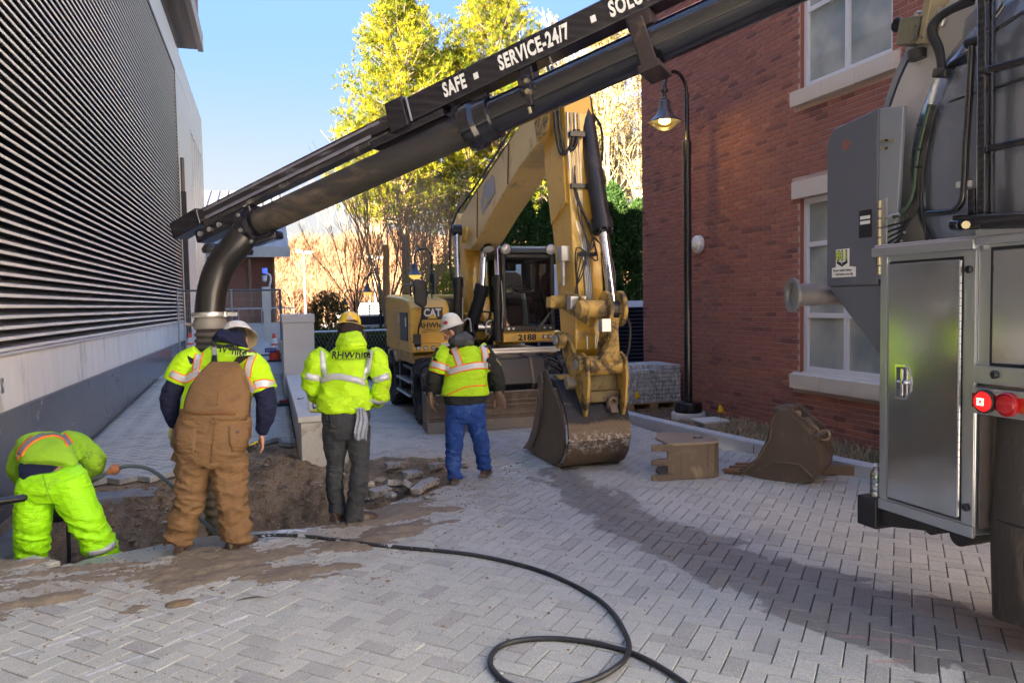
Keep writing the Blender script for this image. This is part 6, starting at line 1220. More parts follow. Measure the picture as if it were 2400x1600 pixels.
class Worker:
    def __init__(s, label, foot, D0):
        s.D0 = D0; s.ppm = FPX/D0; p = atD(*foot, D0); s.r = root('person', label, 'person', (p[0], p[1], p[2]), 'workers round the dig')
    def J(s, x, y, dd=0): return Vector(atD(x, y, s.D0+dd))
    def ring(s, x, y, hw, dep, dd=0, tilt=0.0, lean=0.0):
        a = (HR + UPZ*tilt).normalized()*(hw/s.ppm); b = (HF + UPZ*lean).normalized()*dep; return (s.J(x, y, dd), a, b)
    def torso(s, mb, rings, n=28, e=.85): mb.ell([s.ring(*r) for r in rings], n, e)
    def limb(s, mb, pts, n=14, k=4):
        P = [np.append(np.array(s.J(x, y, dd)), r/s.ppm) for x, y, dd, r in pts]; C_ = catmull(P, k); mb.tube([c[:3] for c in C_], [max(float(c[3]), .004) for c in C_], n)
    def patch(s, name, rows, bvh, off, m, parent=None, nx=14, ny=10, thick=.006, cols=None):
        """a piece of fabric laid on the clothing under it. rows: (y, x_left, x_right) from top to bottom; or grid of points"""
        ys = np.linspace(0, len(rows)-1, ny); V, ok = [], []
        for t in ys:
            i = min(int(t), len(rows)-2); f = t-i; y = rows[i][0]*(1-f)+rows[i+1][0]*f; xl = rows[i][1]*(1-f)+rows[i+1][1]*f; xr = rows[i][2]*(1-f)+rows[i+1][2]*f
            y2 = [(rows[i][3] if len(rows[i]) > 3 else 0)*(1-f) + (rows[i+1][3] if len(rows[i+1]) > 3 else 0)*f]
            for u in np.linspace(0, 1, nx): V.append((xl+(xr-xl)*u, y + y2[0]*(u-.5)))
        return s._drape(name, V, nx, ny, bvh, off, m, parent, thick)
    def tape(s, name, pts, w, bvh, m=None, parent=None, edge=0.0, off=.005, n=14, em=None):
        """a strip following a line of image points; w = width in pixels; edge = binding width"""
        P = catmull([(x, y) for x, y in pts], max(2, n//max(1, len(pts)-1))); V = []; us = [-.5, .5] if not edge else [-.5-edge, -.5, 0, .5, .5+edge]
        if not edge: us = [-.5, 0, .5]
        for i, p in enumerate(P):
            a = P[max(i-1, 0)]; b = P[min(i+1, len(P)-1)]; t = (b-a)/(np.linalg.norm(b-a)+1e-9); nn = np.array([-t[1], t[0]])
            for u in us: q = p+nn*u*w; V.append((q[0], q[1]))
        mi = None
        if edge: mi = [0 if k in (1, 2) else 1 for k in range(4)]
        return s._drape(name, V, len(us), len(P), bvh, off, [m or M_TAPE, em or M_ORNG] if edge else (m or M_TAPE), parent or s.r, .003, mi)
    def _drape(s, name, V, nx, ny, bvh, off, m, parent, thick, colmi=None):
        cam_ = Vector(CC.tolist()); W_, good = [], []
        for x, y in V:
            d = Vector(ray(x, y).tolist()).normalized(); o = cam_ + d*(s.D0-1.6); h = bvh.ray_cast(o, d, 3.2)
            if h[0] is None: W_.append(o+d*1.6); good.append(False)
            else: W_.append(h[0]-d*off); good.append(True)
        g = MB(); F = []; mi = []
        for j in range(ny-1):
            for i in range(nx-1):
                q = (j*nx+i, j*nx+i+1, (j+1)*nx+i+1, (j+1)*nx+i)
                if all(good[k] for k in q):
                    ds = [(W_[k]-cam_).length for k in q]
                    if max(ds)-min(ds) < .16: F.append(q); mi.append(colmi[i] if colmi else 0)
        if not F: return None
        g.add(W_, F); g.mi = mi; used = sorted(set(k for f in F for k in f)); mp = {k: i for i, k in enumerate(used)}; g.v = [g.v[k] for k in used]; g.a = [0]*len(used); g.f = [tuple(mp[k] for k in f) for f in g.f]
        o = part(name, g, m, parent or s.r, smooth=60, fix=False); sd = o.modifiers.new('t', 'SOLIDIFY'); sd.thickness = thick; sd.offset = 0; return o
    def head(s, mb, c, f, u, k=1.0):
        f, u = Vector(f).normalized(), Vector(u).normalized(); r = f.cross(u).normalized(); u = r.cross(f); c = Vector(c)
        M_ = Matrix((r, f, u)).transposed()
        def el(off, rad_, n=18, m=12):
            t_ = MB().sph((0, 0, 0), rad_, n, m); mb.add([c + M_ @ (Vector(v)*k + Vector(off)*k) for v in t_.v], t_.f)
        el((0, -.012, .03), (.076, .095, .095)); el((0, .028, -.045), (.058, .062, .068)); el((0, .045, -.085), (.034, .036, .026)); el((0, .085, .0), (.060, .018, .035))
        el((0, .103, -.018), (.013, .020, .030)); el((0, .112, -.038), (.017, .016, .012)); el((0, .088, -.068), (.026, .014, .010)); el((0, .082, .025), (.055, .022, .014))
        for sx_ in (-1, 1): el((sx_*.080, -.008, -.012), (.010, .020, .033)); el((sx_*.048, .060, -.035), (.022, .03, .025))
        nb = c + M_ @ Vector((0, -.03, -.07)); s.hd = (c, M_, k); return nb
    def face_bits(s, hair=True):
        c, M_, k = s.hd; e = MB(); p_ = MB()
        for sx_ in (-1, 1):
            t_ = MB().sph((0, 0, 0), .0125*k, 12, 8); e.add([c + M_ @ (Vector(v)+Vector((sx_*.031, .083, .003))*k) for v in t_.v], t_.f)
            t_ = MB().sph((0, 0, 0), .0065*k, 10, 6); p_.add([c + M_ @ (Vector(v)+Vector((sx_*.031, .0925, .003))*k) for v in t_.v], t_.f)
        ey = part('eyes', e, mat('eye_white', (.7, .68, .65), .2, var=0, bump=0), s.r, smooth=60); part('iris', p_, M_INK, ey, smooth=60)
        if hair:
            t_ = MB().sph((0, 0, 0), 1, 20, 14); g = MB(); g.add([c + M_ @ (Vector((v[0]*.080, v[1]*.098, v[2]*.098))*k + Vector((0, -.016, .03))*k + Vector((0, 0, -.02 if v[1] < 0 else .02))*k*(1 if v[2] < 0 else 0)) for v in t_.v], t_.f)
            g.f = [q for q in g.f if not (np.mean([t_.v[i][1] for i in q]) > .35 and np.mean([t_.v[i][2] for i in q]) < .55) and np.mean([t_.v[i][2] for i in q]) > -.75]; g.mi = [0]*len(g.f); part('hair', g, M_HAIR, s.r, smooth=60, fix=False)
    def hat(s, c, u, f, R_=.135, m=M_HATW, under=M_HATT, k=1.0, sticker=None):
        """hard hat with full brim; c = centre of the brim"""
        u, f = Vector(u).normalized(), Vector(f).normalized(); r = f.cross(u).normalized(); f = u.cross(r); c = Vector(c); n = 36; g = MB()
        def ringp(rad_, h, ex=1.0, fx=0.0, dip=0.0): return [c + (r*math.cos(a)*rad_ + f*(math.sin(a)*rad_*ex + fx))*k + u*(h - dip*max(0, math.sin(a))**2)*k for a in np.linspace(0, 2*math.pi, n+1)[:-1]]
        rows = [ringp(R_*1.04, -.004, 1.12, .01, .012), ringp(R_*1.05, .0, 1.12, .01, .012), ringp(R_*.86, .014, 1.1, 0), ringp(R_*.82, .03, 1.1), ringp(R_*.78, .07, 1.08), ringp(R_*.64, .108, 1.06), ringp(R_*.42, .130, 1.05), ringp(R_*.2, .140, 1.05), ringp(.002, .142)]
        g.loft(rows, caps=False); hh = part('hard_hat', g, m, s.r, smooth=50, fix=True)
        g = MB(); rows = [ringp(R_*1.03, -.006, 1.12, .01, .012), ringp(R_*.84, .008, 1.08), ringp(R_*.74, .066, 1.06), ringp(R_*.60, .098, 1.05), ringp(.002, .12)]; g.loft(rows, caps=False); part('hat_lining', g, under, hh, smooth=50)
        for sgn in (0,): g = MB(); g.tube([c + f*(math.cos(a)*R_*1.14*k*.80)+u*(.015+.124*math.sin(a))*k for a in np.linspace(.12, math.pi-.12, 14)], .007*k, 6); part('crest_ridge', g, m, hh, smooth=60)
        if sticker:
            for (px, py, rad_, mm) in sticker:
                bv = BVHTree.FromPolygons([ORG[hh] @ v.co for v in hh.data.vertices], [list(p.vertices) for p in hh.data.polygons]); V = [(px+rad_*math.cos(a), py+rad_*math.sin(a)*.8) for a in np.linspace(0, 2*math.pi, 15)[:-1]]; W_ = []
                for x, y in V:
                    d = Vector(ray(x, y).tolist()).normalized(); h = bv.ray_cast(Vector(CC.tolist()), d, 20); W_.append(h[0]-d*.003 if h[0] else None)
                W_ = [w for w in W_ if w is not None]
                if len(W_) > 4: part('sticker', MB().add(W_, [tuple(range(len(W_)))]), mm, hh, fix=False)
        return hh
    def hand(s, mb, w, d, nrm, thumb, curl=.5, k=1.0, fat=1.0, spread=.0):
        """w wrist, d pointing to the fingers, nrm palm side, thumb side vector"""
        w, d, nrm = Vector(w), Vector(d).normalized(), Vector(nrm).normalized(); t = Vector(thumb).normalized(); t = (t-d*t.dot(d)).normalized(); nrm = d.cross(t)*(1 if d.cross(t).dot(nrm) > 0 else -1)
        mb.ell([(w-d*.03*k, t*.026*k*fat, nrm*.020*k*fat), (w, t*.028*k*fat, nrm*.020*k*fat), (w+d*.03*k, t*.038*k*fat, nrm*.018*k*fat), (w+d*.07*k, t*.043*k*fat, nrm*.016*k*fat), (w+d*.092*k, t*.040*k*fat, nrm*.013*k*fat)], 14, .9)
        for i, (L_, o_) in enumerate(((.070, .032), (.078, .011), (.072, -.011), (.056, -.031))):
            p = w+d*.085*k+t*o_*k; a = curl*.5; dd_ = (d+t*o_*spread*8).normalized(); P = [p-dd_*.02*k, p]
            for q in (.42, .32, .26): dr_ = (dd_*math.cos(a)+nrm*math.sin(a)); p = p+dr_*L_*q*k; P.append(p); a += curl*(.75+.12*i)
            mb.tube(P, [.0098*k*fat, .0102*k*fat, .0096*k*fat, .0088*k*fat, .0068*k*fat], 8)
        p = w+d*.025*k+t*.025*k; mb.tube([p, p+(t*.7+d*.6+nrm*.2)*.034*k, p+(t*.75+d*1.3+nrm*.55)*.042*k, p+(t*.6+d*1.9+nrm*.9)*.045*k], [.015*k*fat, .0125*k*fat, .0105*k*fat, .008*k*fat], 8)
    def boot(s, ankle, toe_dir, size=.29, m=M_BOOT, z0=0.0, shaft=.11):
        a = Vector(ankle); t = Vector((toe_dir[0], toe_dir[1], 0)).normalized(); r = Vector((t.y, -t.x, 0)); b = Vector((a.x, a.y, z0)); g = MB(); L_ = size
        secs = [(-.28, .020, .034), (-.26, .055, .038), (-.10, .075, .036), (.10, .070, .040), (.30, .060, .047), (.50, .050, .050), (.64, .036, .040), (.70, .018, .022)]
        rows = []
        for (q, h, w_) in secs:
            c = b+t*(q*L_)
            rows.append([c + r*(w_*math.cos(x)) + UPZ*(.022 + max(0, math.sin(x))*h*1.25 + min(0, math.sin(x))*.01) for x in np.linspace(0, 2*math.pi, 17)[:-1]])
        g.loft(rows); g.ell([(b+t*-.02*L_+UPZ*.05, r*.040, t*.050), (b+t*-.01*L_+UPZ*shaft, r*.038, t*.042)], 16)
        me = remesh(g, .007, 3); bo_ = cpart('boot', me, m, s.r)
        g = MB(); rows = [[b+t*(q*L_)+r*(w_*1.12*sg) for q, w_, sg in ([(q, w, 1) for q, h, w in secs]+[(q, w, -1) for q, h, w in secs[::-1]])]]
        rows = [[p+UPZ*.001 for p in rows[0]], [p+UPZ*.026 for p in rows[0]]]; g.loft(rows); part('sole', g, M_SOLE, bo_, bevel=.004)
        return bo_
def near_ppl(W_): pass
def make_worker_body(w, tors, arms, legs, headc, hf, hu, hands, vox=.0085):
    mb = MB(); w.torso(mb, tors)
    for l in arms + legs: w.limb(mb, l, 12, 3)
    nb = w.head(mb, headc, hf, hu); t = tors[-1]; mb.tube([w.J(t[0], t[1]+6, t[4] if len(t) > 4 else 0), nb, Vector(headc)], [.058, .055, .05], 14)
    for h in hands: w.hand(mb, *h[:5], **(h[5] if len(h) > 5 else {}))
    me = remesh(mb, vox, 2); return cpart('body', me, M_SKIN, w.r)
def shrink(l, k=.82): return [(x, y, d, r*k) for x, y, d, r in l]

# ---------------------------------------------------------------- worker in brown overalls
D1 = proj((-.35, 6.02, 0))[2]; w = Worker('worker in brown bib overalls and lime vest seen from behind, leaning over the hole', (492, 1288), D1)
legL = [(462, 1070, .0, 44), (452, 1110, .02, 42), (447, 1150, .0, 37), (436, 1200, -.02, 33), (424, 1245, .0, 34), (419, 1262, .0, 34), (418, 1272, .0, 33)]
legR = [(535, 1070, .0, 46), (538, 1105, .02, 42), (540, 1140, .0, 38), (547, 1190, -.02, 35), (551, 1235, .0, 35), (553, 1256, .0, 34), (553, 1266, .0, 32)]
armL = [(455, 838, .16, 27), (424, 880, .14, 26), (400, 925, .12, 23), (400, 958, .14, 21), (408, 990, .17, 15), (410, 1000, .18, 11)]
armR = [(588, 850, .14, 28), (612, 895, .10, 27), (624, 940, .08, 24), (622, 975, .09, 22), (615, 1005, .11, 16), (613, 1016, .12, 11)]
TOR = [(494, 1085, 60, .13, .0), (496, 1040, 78, .15, .0), (504, 975, 72, .15, .02), (512, 910, 72, .14, .10), (520, 860, 70, .13, .16), (527, 828, 58, .11, .21), (536, 808, 26, .06, .26)]
hc = w.J(556, 800, .36)
make_worker_body(w, [(x, y, h*.86, d*.86, dd) for x, y, h, d, dd in TOR], [shrink(armL, .7), shrink(armR, .7)], [shrink(legL, .5), shrink(legR, .5)], hc, HF*.75+HR*.15-UPZ*.65, HF*.6-HR*.1+UPZ*.75,
    [(w.J(613, 1016, .12), -UPZ+HR*.05, -HR, HF*.9-HR*.4, .35)])
g = MB(); w.torso(g, [(503, 985, 78, .165, .01), (506, 950, 80, .165, .04), (512, 905, 78, .155, .10), (520, 862, 79, .145, .16), (526, 832, 68, .125, .20), (534, 806, 34, .08, .25), (535, 800, 24, .05, .25)])
w.limb(g, [(470, 828, .19, 26), (446, 846, .17, 33), (425, 872, .15, 33), (412, 896, .14, 31)]); w.limb(g, [(572, 838, .17, 30), (592, 858, .14, 34), (608, 890, .11, 34), (619, 917, .10, 32)])
vm = remesh(g, .009, 3); wrinkle(vm, .007, 4, 7, 3); vb = bvh_of([vm]); vest = cpart('vest', vm, M_LIME, w.r)
g = MB(); w.limb(g, armL); w.limb(g, armR); me = remesh(g, .009, 3); wrinkle(me, .008, 5, 12, 1); cpart('sweatshirt_sleeves', me, M_NAVY, w.r)
g = MB(); g.ell([(w.J(500, 800, .22), HR*.02, HF*.04), (w.J(507, 790, .24), UPZ*.035+HR*.01, HF*.09), (w.J(522, 786, .24), UPZ*.055, HF*.12), (w.J(542, 791, .24), UPZ*.052-HR*.01, HF*.12), (w.J(562, 800, .25), UPZ*.045-HR*.02, HF*.10), (w.J(576, 811, .27), UPZ*.02-HR*.01, HF*.06)], 18)
g.sph(w.J(548, 797, .30), (.10, .11, .09)); me = remesh(g, .009, 4); wrinkle(me, .008, 6, 8, 5); cpart('hood', me, M_NAVY, w.r)
w.hat(w.J(557, 792, .36), HF*.62-HR*.30+UPZ*.80, HF*.8-UPZ*.6+HR*.2, .140, M_HATW, M_HATT, 1.0, [(560, 765, 7, M_RED), (560, 765, 3.6, M_HATW)]); w.face_bits()
g = MB(); w.torso(g, [(494, 1090, 62, .14, .0), (495, 1062, 80, .165, .0), (497, 1025, 89, .185, .0), (501, 990, 85, .185, .02), (504, 966, 80, .195, .03), (505, 952, 80, .20, .03)]); w.limb(g, legL); w.limb(g, legR)
om = remesh(g, .009, 3); wrinkle(om, .026, 4.2, 13, 8, lambda c: .25+.75*min(1, max(0, (0.80-c[2])/.35)), .5); ob_ = bvh_of([om, vm]) if False else None
ovl = cpart('overalls', om, M_BROWN, w.r)
vwb = BVHTree.FromPolygons([ORG[vest] @ v.co for v in vest.data.vertices], [list(p.vertices) for p in vest.data.polygons])
owb = BVHTree.FromPolygons([ORG[ovl] @ v.co for v in ovl.data.vertices], [list(p.vertices) for p in ovl.data.polygons])
w.tape('vest_tape', [(475, 798), (467, 830), (462, 850), (458, 876)], 13, vwb, edge=.22, parent=vest); w.tape('vest_tape', [(594, 828), (583, 855), (579, 884)], 13, vwb, edge=.22, parent=vest)
w.tape('vest_tape', [(400, 874), (430, 888), (450, 880), (468, 868)], 14, vwb, edge=.2, parent=vest); w.tape('vest_tape', [(596, 902), (620, 898), (642, 902)], 15, vwb, edge=.2, parent=vest); w.tape('vest_tape', [(573, 886), (584, 905), (596, 916)], 14, vwb, edge=.2, parent=vest)
text_part('safety_print', 'RHWhite', .078, M_INK, vest, w.J(534, 820, -.3), (HR-UPZ*.20), (UPZ+HR*.2), .0008, .0012, .9, project=vwb)
text_part('safety_print', 'SAFETY', .05, mat('faint_print', (.62, .92, .22), .6, var=0, bump=0), vest, w.J(530, 838, -.3), (HR-UPZ*.12), (UPZ+HR*.12), .0006, .001, 1.1, project=vwb)
w.patch('bib', [(848, 494, 556), (852, 490, 560), (868, 474, 570), (885, 460, 578), (905, 446, 584), (930, 436, 588), (950, 431, 586), (984, 428, 584)], vwb, .018, M_BROWN, ovl, 22, 20, .010)
w.patch('strap', [(797, 495, 506), (812, 494, 508), (830, 498, 509), (850, 497, 509)], vwb, .011, mat('strap_grey', (.36, .35, .34), .8), ovl, 5, 10, .004); w.patch('strap_elastic', [(832, 498, 508), (850, 494, 510)], vwb, .015, M_INK, ovl, 4, 5, .004)
w.patch('strap', [(820, 577, 600), (830, 564, 592), (842, 552, 574), (856, 543, 557)], vwb, .012, cloth('dark_strap', (.045, .03, .022)), ovl, 5, 10, .005); w.patch('strap_shoulder', [(818, 578, 590), (826, 577, 602)], vwb, .017, M_BROWN, ovl, 4, 4, .004)
w.tape('waist_seam', [(430, 962), (470, 968), (520, 967), (582, 972)], 8, owb, m=cloth('canvas_seam', (.17, .085, .035)), parent=ovl, off=.007)
w.patch('back_pocket', [(1000, 535, 585), (1040, 538, 588), (1058, 545, 583)], owb, .006, M_BROWN, ovl, 8, 8, .006); w.patch('back_pocket', [(1004, 412, 460), (1045, 410, 458), (1062, 416, 452)], owb, .006, M_BROWN, ovl, 8, 8, .006)
w.patch('pocket_label', [(1009, 553, 562), (1015, 553, 562)], owb, .012, mat('label_dark', (.10, .06, .07), .6), ovl, 3, 3, .003)
w.tape('centre_seam', [(516, 860), (513, 900), (508, 950)], 2.4, BVHTree.FromPolygons([ORG[vest] @ v.co for v in vest.data.vertices], [list(p.vertices) for p in vest.data.polygons]), m=cloth('canvas_seam', (.17, .085, .035)), parent=ovl, off=.022)
w.tape('seat_seam', [(505, 975), (500, 1030), (494, 1085)], 2.2, owb, m=cloth('canvas_seam', (.17, .085, .035)), parent=ovl, off=.006)
zf = .003
w.boot(w.J(424, 1262, -.02), HF*.9-HR*.15, .29, M_BOOT, -.024); w.boot(w.J(552, 1262, .02), HF*.8+HR*.45, .29, M_BOOT, -.024)
# left gloved hand, glove tucked in the hammer loop, tape measure in the right
g = MB(); w.hand(g, w.J(409, 998, .18), -UPZ-HR*.05, HR, HF*.8+HR*.5, .5, fat=1.25); cpart('glove', remesh(g, .006, 2), M_GLOVEY, w.r)
g = MB(); w.hand(g, w.J(407, 1012, .17), -UPZ-HR*.10, HR, HF, .6, fat=1.05); cpart('glove', remesh(g, .006, 2), M_GLOVEG, w.r)
w.patch('hammer_loop', [(1046, 408, 418), (1062, 402, 416), (1078, 400, 410)], owb, .03, M_BROWN, ovl, 4, 6, .01) if False else part('hammer_loop', MB().bar(w.J(418, 1050, -.02), w.J(405, 1080, -.02), .045, .012, up=HF), M_BROWN, ovl, bevel=.005)
tm = root('tape_measure', 'small black tape measure held in the bare right hand of the overalls worker', 'tape measure', w.J(590, 1048, .1)); part('case', MB().bar(w.J(580, 1054, .12), w.J(602, 1040, .12), .05, .055, up=UPZ), M_BLK, tm, bevel=.012); part('rim', MB().bar(w.J(585, 1043, .10), w.J(604, 1034, .10), .02, .01), mat('tape_yellow', (.6, .5, .05), .4), tm)

# ---------------------------------------------------------------- worker in lime jacket
D2 = proj((.65, 6.30, 0))[2]; w = Worker('worker in bright lime jacket and charcoal trousers with a grey rag in the back pocket', (815, 1226), D2)
legL = [(786, 1000, .0, 31), (786, 1040, .02, 29), (787, 1085, .04, 22), (784, 1130, .03, 20), (789, 1175, .06, 19), (792, 1197, .06, 20), (792, 1204, .06, 20)]
legR = [(838, 1000, .0, 31), (840, 1040, .0, 28), (844, 1085, .0, 23), (840, 1130, -.03, 22), (832, 1180, .0, 20), (831, 1208, .0, 21), (830, 1217, .0, 21)]
armL = [(756, 828, .05, 22), (733, 872, .02, 21), (727, 900, .04, 20), (738, 925, .14, 17), (756, 942, .26, 13)]
armR = [(874, 830, .05, 22), (893, 872, .02, 21), (900, 902, .03, 20), (890, 930, .12, 17), (872, 946, .24, 13)]
hc = w.J(821, 775, .16)
TOR = [(812, 1020, 44, .11, .0), (811, 985, 54, .125, .0), (810, 950, 52, .125, .0), (810, 900, 52, .12, .03), (813, 850, 56, .12, .06), (816, 822, 46, .10, .08), (820, 806, 20, .06, .1)]
make_worker_body(w, [(x, y, h*.86, d*.86, dd) for x, y, h, d, dd in TOR], [shrink(armL, .7), shrink(armR, .7)], [shrink(legL, .5), shrink(legR, .5)], hc, HF*.85-UPZ*.5, HF*.45+UPZ*.9,
    [(w.J(760, 946, .29), HF*.4+HR*.8-UPZ*.2, HF, UPZ, .6), (w.J(868, 950, .27), HF*.4-HR*.8-UPZ*.2, HF, UPZ, .6)])
g = MB(); w.torso(g, [(809, 962, 63, .145, .0), (808, 945, 64, .15, .0), (808, 915, 57, .14, .02), (809, 880, 54, .13, .04), (812, 848, 56, .12, .06), (816, 828, 47, .11, .08), (819, 808, 30, .085, .1)])
w.limb(g, armL); w.limb(g, armR); w.limb(g, [(764, 824, .06, 19), (750, 842, .05, 25), (738, 870, .03, 25), (732, 897, .04, 24), (742, 922, .12, 19)]); w.limb(g, [(868, 824, .06, 19), (880, 842, .05, 25), (890, 872, .03, 25), (895, 900, .03, 24), (888, 930, .10, 20), (882, 942, .15, 17)])
jm = remesh(g, .009, 3); wrinkle(jm, .024, 3.6, 6.5, 11, None, .6); jk = cpart('jacket', jm, M_LIMEJ, w.r); jb = BVHTree.FromPolygons([ORG[jk] @ v.co for v in jk.data.vertices], [list(p.vertices) for p in jk.data.polygons])
g = MB(); g.ell([(w.J(823, 778, .10), HR*.09, HF*.07), (w.J(823, 792, .06), HR*.105, HF*.11), (w.J(824, 806, .03), HR*.125, HF*.12), (w.J(825, 818, .03), HR*.115, HF*.10), (w.J(822, 829, .05), HR*.05, HF*.06)], 20); me = remesh(g, .009, 3); wrinkle(me, .020, 5, 7, 2, None, .5); cpart('jacket_hood', me, M_LIMEJ, w.r)
g = MB(); g.sph(w.J(820, 776, .15), (.103, .112, .112)); g.ell([(w.J(820, 790, .12), HR*.105, HF*.10), (w.J(822, 806, .1), HR*.10, HF*.10)], 18); me = remesh(g, .009, 3); wrinkle(me, .008, 7, 9, 4); cpart('winter_liner', me, cloth('dark_brown_liner', (.030, .020, .022), .3), w.r)
w.hat(w.J(819, 766, .19), HF*.38+UPZ*.95, HF*.95-UPZ*.35, .125, M_HATY, M_HATT, .95, [(817, 744, 6, mat('sticker_grey', (.4, .42, .45), .4))]); w.face_bits(False)
part('ear_muff', MB().cyl(w.J(850, 788, .16), w.J(858, 788, .16), .04, n=18), M_BLK, w.r, smooth=40, bevel=.008)
w.tape('jacket_tape', [(756, 812), (757, 850), (761, 888)], 13, jb, parent=jk); w.tape('jacket_tape', [(869, 814), (863, 852), (857, 892)], 13, jb, parent=jk); w.tape('jacket_tape', [(750, 892), (785, 882), (825, 888), (866, 900)], 15, jb, parent=jk, n=20)
w.tape('jacket_tape', [(716, 880), (732, 884), (749, 886)], 15, jb, parent=jk); w.tape('jacket_tape', [(869, 894), (888, 888), (912, 880)], 15, jb, parent=jk); w.tape('jacket_tape', [(868, 936), (884, 944), (902, 944)], 9, jb, parent=jk)
text_part('jacket_print', 'RHWhite', .082, M_INK, jk, w.J(812, 835, -.2), HR, UPZ, .0008, .0014, 1.0, project=jb); text_part('jacket_print', 'CONSTRUCTION', .022, M_INK, jk, w.J(812, 845, -.2), HR, UPZ, .0008, 0, 1.4, project=jb)
g = MB(); w.torso(g, [(812, 1026, 40, .11, .0), (812, 1005, 52, .135, .0), (811, 980, 56, .14, .0), (810, 955, 55, .135, .0), (810, 940, 53, .13, .0)]); w.limb(g, legL); w.limb(g, legR); tm_ = remesh(g, .0085, 3); wrinkle(tm_, .016, 4.4, 14, 21, lambda c: .25+.75*min(1, max(0, (0.62-c[2])/.3)), .4); tq = cpart('trousers', tm_, M_CHAR, w.r)
tb_ = BVHTree.FromPolygons([ORG[tq] @ v.co for v in tq.data.vertices], [list(p.vertices) for p in tq.data.polygons]); w.patch('back_pocket', [(968, 770, 800), (996, 771, 800), (1003, 776, 796)], tb_, .005, M_CHAR, tq, 7, 7, .004)
w.boot(w.J(791, 1202, .06), HF*.9+HR*.3, .28, M_BOOT, .0); w.boot(w.J(832, 1214, .0), HF*.5+HR*.85, .28, M_BOOT, .0)
rg = root('shop_rag', 'grey rag hanging from the back pocket of the lime jacket worker', 'rag', w.J(845, 960, -.2)); rows = []
for t_ in np.linspace(0, 1, 14):
    y = 955+t_*76; c = w.J(845+3*math.sin(t_*5)+t_*3, y, -.165+.01*math.sin(t_*7)); hw = (9+6*math.sin(t_*2.2))/w.ppm; rows.append([c+HR*hw*u+HF*(.010*math.sin(u*9+t_*3)) + UPZ*(.012*math.sin(u*5)*t_) for u in np.linspace(-1, 1, 11)])
g = MB(); g.add([p for r_ in rows for p in r_], [(j*11+i, j*11+i+1, (j+1)*11+i+1, (j+1)*11+i) for j in range(13) for i in range(10)]); o = part('cloth', g, cloth('grey_rag', (.33, .36, .42), .15), rg, smooth=60, fix=False); o.modifiers.new('t', 'SOLIDIFY').thickness = .005

# ---------------------------------------------------------------- worker in vest, jeans and white hat
D3 = proj((1.85, 7.42, 0))[2]; w = Worker('worker in blue jeans, orange edged lime vest and white hard hat looking down left', (1092, 1142), D3)
legL = [(1070, 965, .0, 26), (1067, 1000, .0, 24), (1065, 1040, .0, 21), (1063, 1080, .02, 19), (1065, 1106, .0, 17), (1067, 1116, .0, 18), (1067, 1121, .0, 18)]
legR = [(1115, 965, .0, 25), (1118, 1000, .0, 22), (1127, 1035, .06, 20), (1132, 1075, .14, 18), (1135, 1093, .20, 18), (1135, 1098, .2, 18)]
armL = [(1040, 822, .03, 19), (1026, 855, .0, 18), (1015, 888, .0, 17), (1012, 908, .04, 15), (1010, 926, .08, 12)]
armR = [(1130, 818, .03, 19), (1150, 850, .0, 19), (1166, 882, .0, 17), (1170, 902, .02, 15), (1168, 922, .05, 12)]
hc = w.J(1062, 776, .02); TOR = [(1092, 985, 36, .10, .0), (1092, 960, 45, .12, .0), (1092, 925, 45, .12, .0), (1090, 880, 46, .115, .02), (1086, 840, 48, .115, .03), (1083, 820, 40, .1, .04), (1078, 806, 18, .06, .04)]
make_worker_body(w, [(x, y, h*.86, d*.86, dd) for x, y, h, d, dd in TOR], [shrink(armL, .7), shrink(armR, .7)], [shrink(legL, .5), shrink(legR, .5)], hc, -HR*.85+HF*.28-UPZ*.45, -HR*.38+UPZ*.92, [], .0075)
w.hat(w.J(1060, 765, .02), -HR*.30+UPZ*.95, -HR*.9-UPZ*.3+HF*.25, .118, M_HATW, M_HATT, 1.0, [(1044, 756, 5.5, M_RED)]); w.face_bits()
g = MB(); w.torso(g, [(1090, 945, 49, .135, .0), (1090, 925, 49, .135, .0), (1090, 880, 47, .125, .02), (1086, 840, 50, .12, .03), (1083, 820, 42, .105, .04), (1080, 806, 24, .08, .04)]); w.limb(g, armL); w.limb(g, armR); me = remesh(g, .0085, 3); wrinkle(me, .010, 4, 10, 31); cpart('sweatshirt', me, M_DKGR, w.r)
g = MB(); g.ell([(w.J(1056, 803, -.02), UPZ*.03, HF*.07), (w.J(1068, 797, -.01), UPZ*.075+HR*.01, HF*.12), (w.J(1086, 796, .0), UPZ*.085+HR*.02, HF*.13), (w.J(1101, 799, .02), UPZ*.06+HR*.02, HF*.11), (w.J(1110, 806, .03), UPZ*.02, HF*.06)], 18); g.ell([(w.J(1070, 805, .03), HR*.08, HF*.085), (w.J(1068, 790, .02), HR*.075, HF*.08)], 16); me = remesh(g, .009, 3); wrinkle(me, .012, 6, 8, 5, None, .5); cpart('hood', me, M_HOODG, w.r)
g = MB(); w.torso(g, [(1090, 925, 57, .155, .0), (1091, 905, 54, .15, .0), (1092, 875, 51, .14, .02), (1088, 845, 54, .13, .03), (1085, 822, 48, .115, .04), (1082, 810, 30, .09, .04), (1081, 805, 20, .06, .04)])
w.limb(g, [(1052, 818, .03, 18), (1040, 832, .02, 22), (1030, 855, .01, 22), (1025, 873, .01, 22)]); w.limb(g, [(1122, 816, .03, 18), (1136, 830, .02, 21), (1148, 850, .01, 21), (1156, 866, .01, 20)])
vm = remesh(g, .0085, 3); wrinkle(vm, .008, 4, 7, 41, None, .4); vest = cpart('vest', vm, M_LIMEJ, w.r); vwb = BVHTree.FromPolygons([ORG[vest] @ v.co for v in vest.data.vertices], [list(p.vertices) for p in vest.data.polygons])
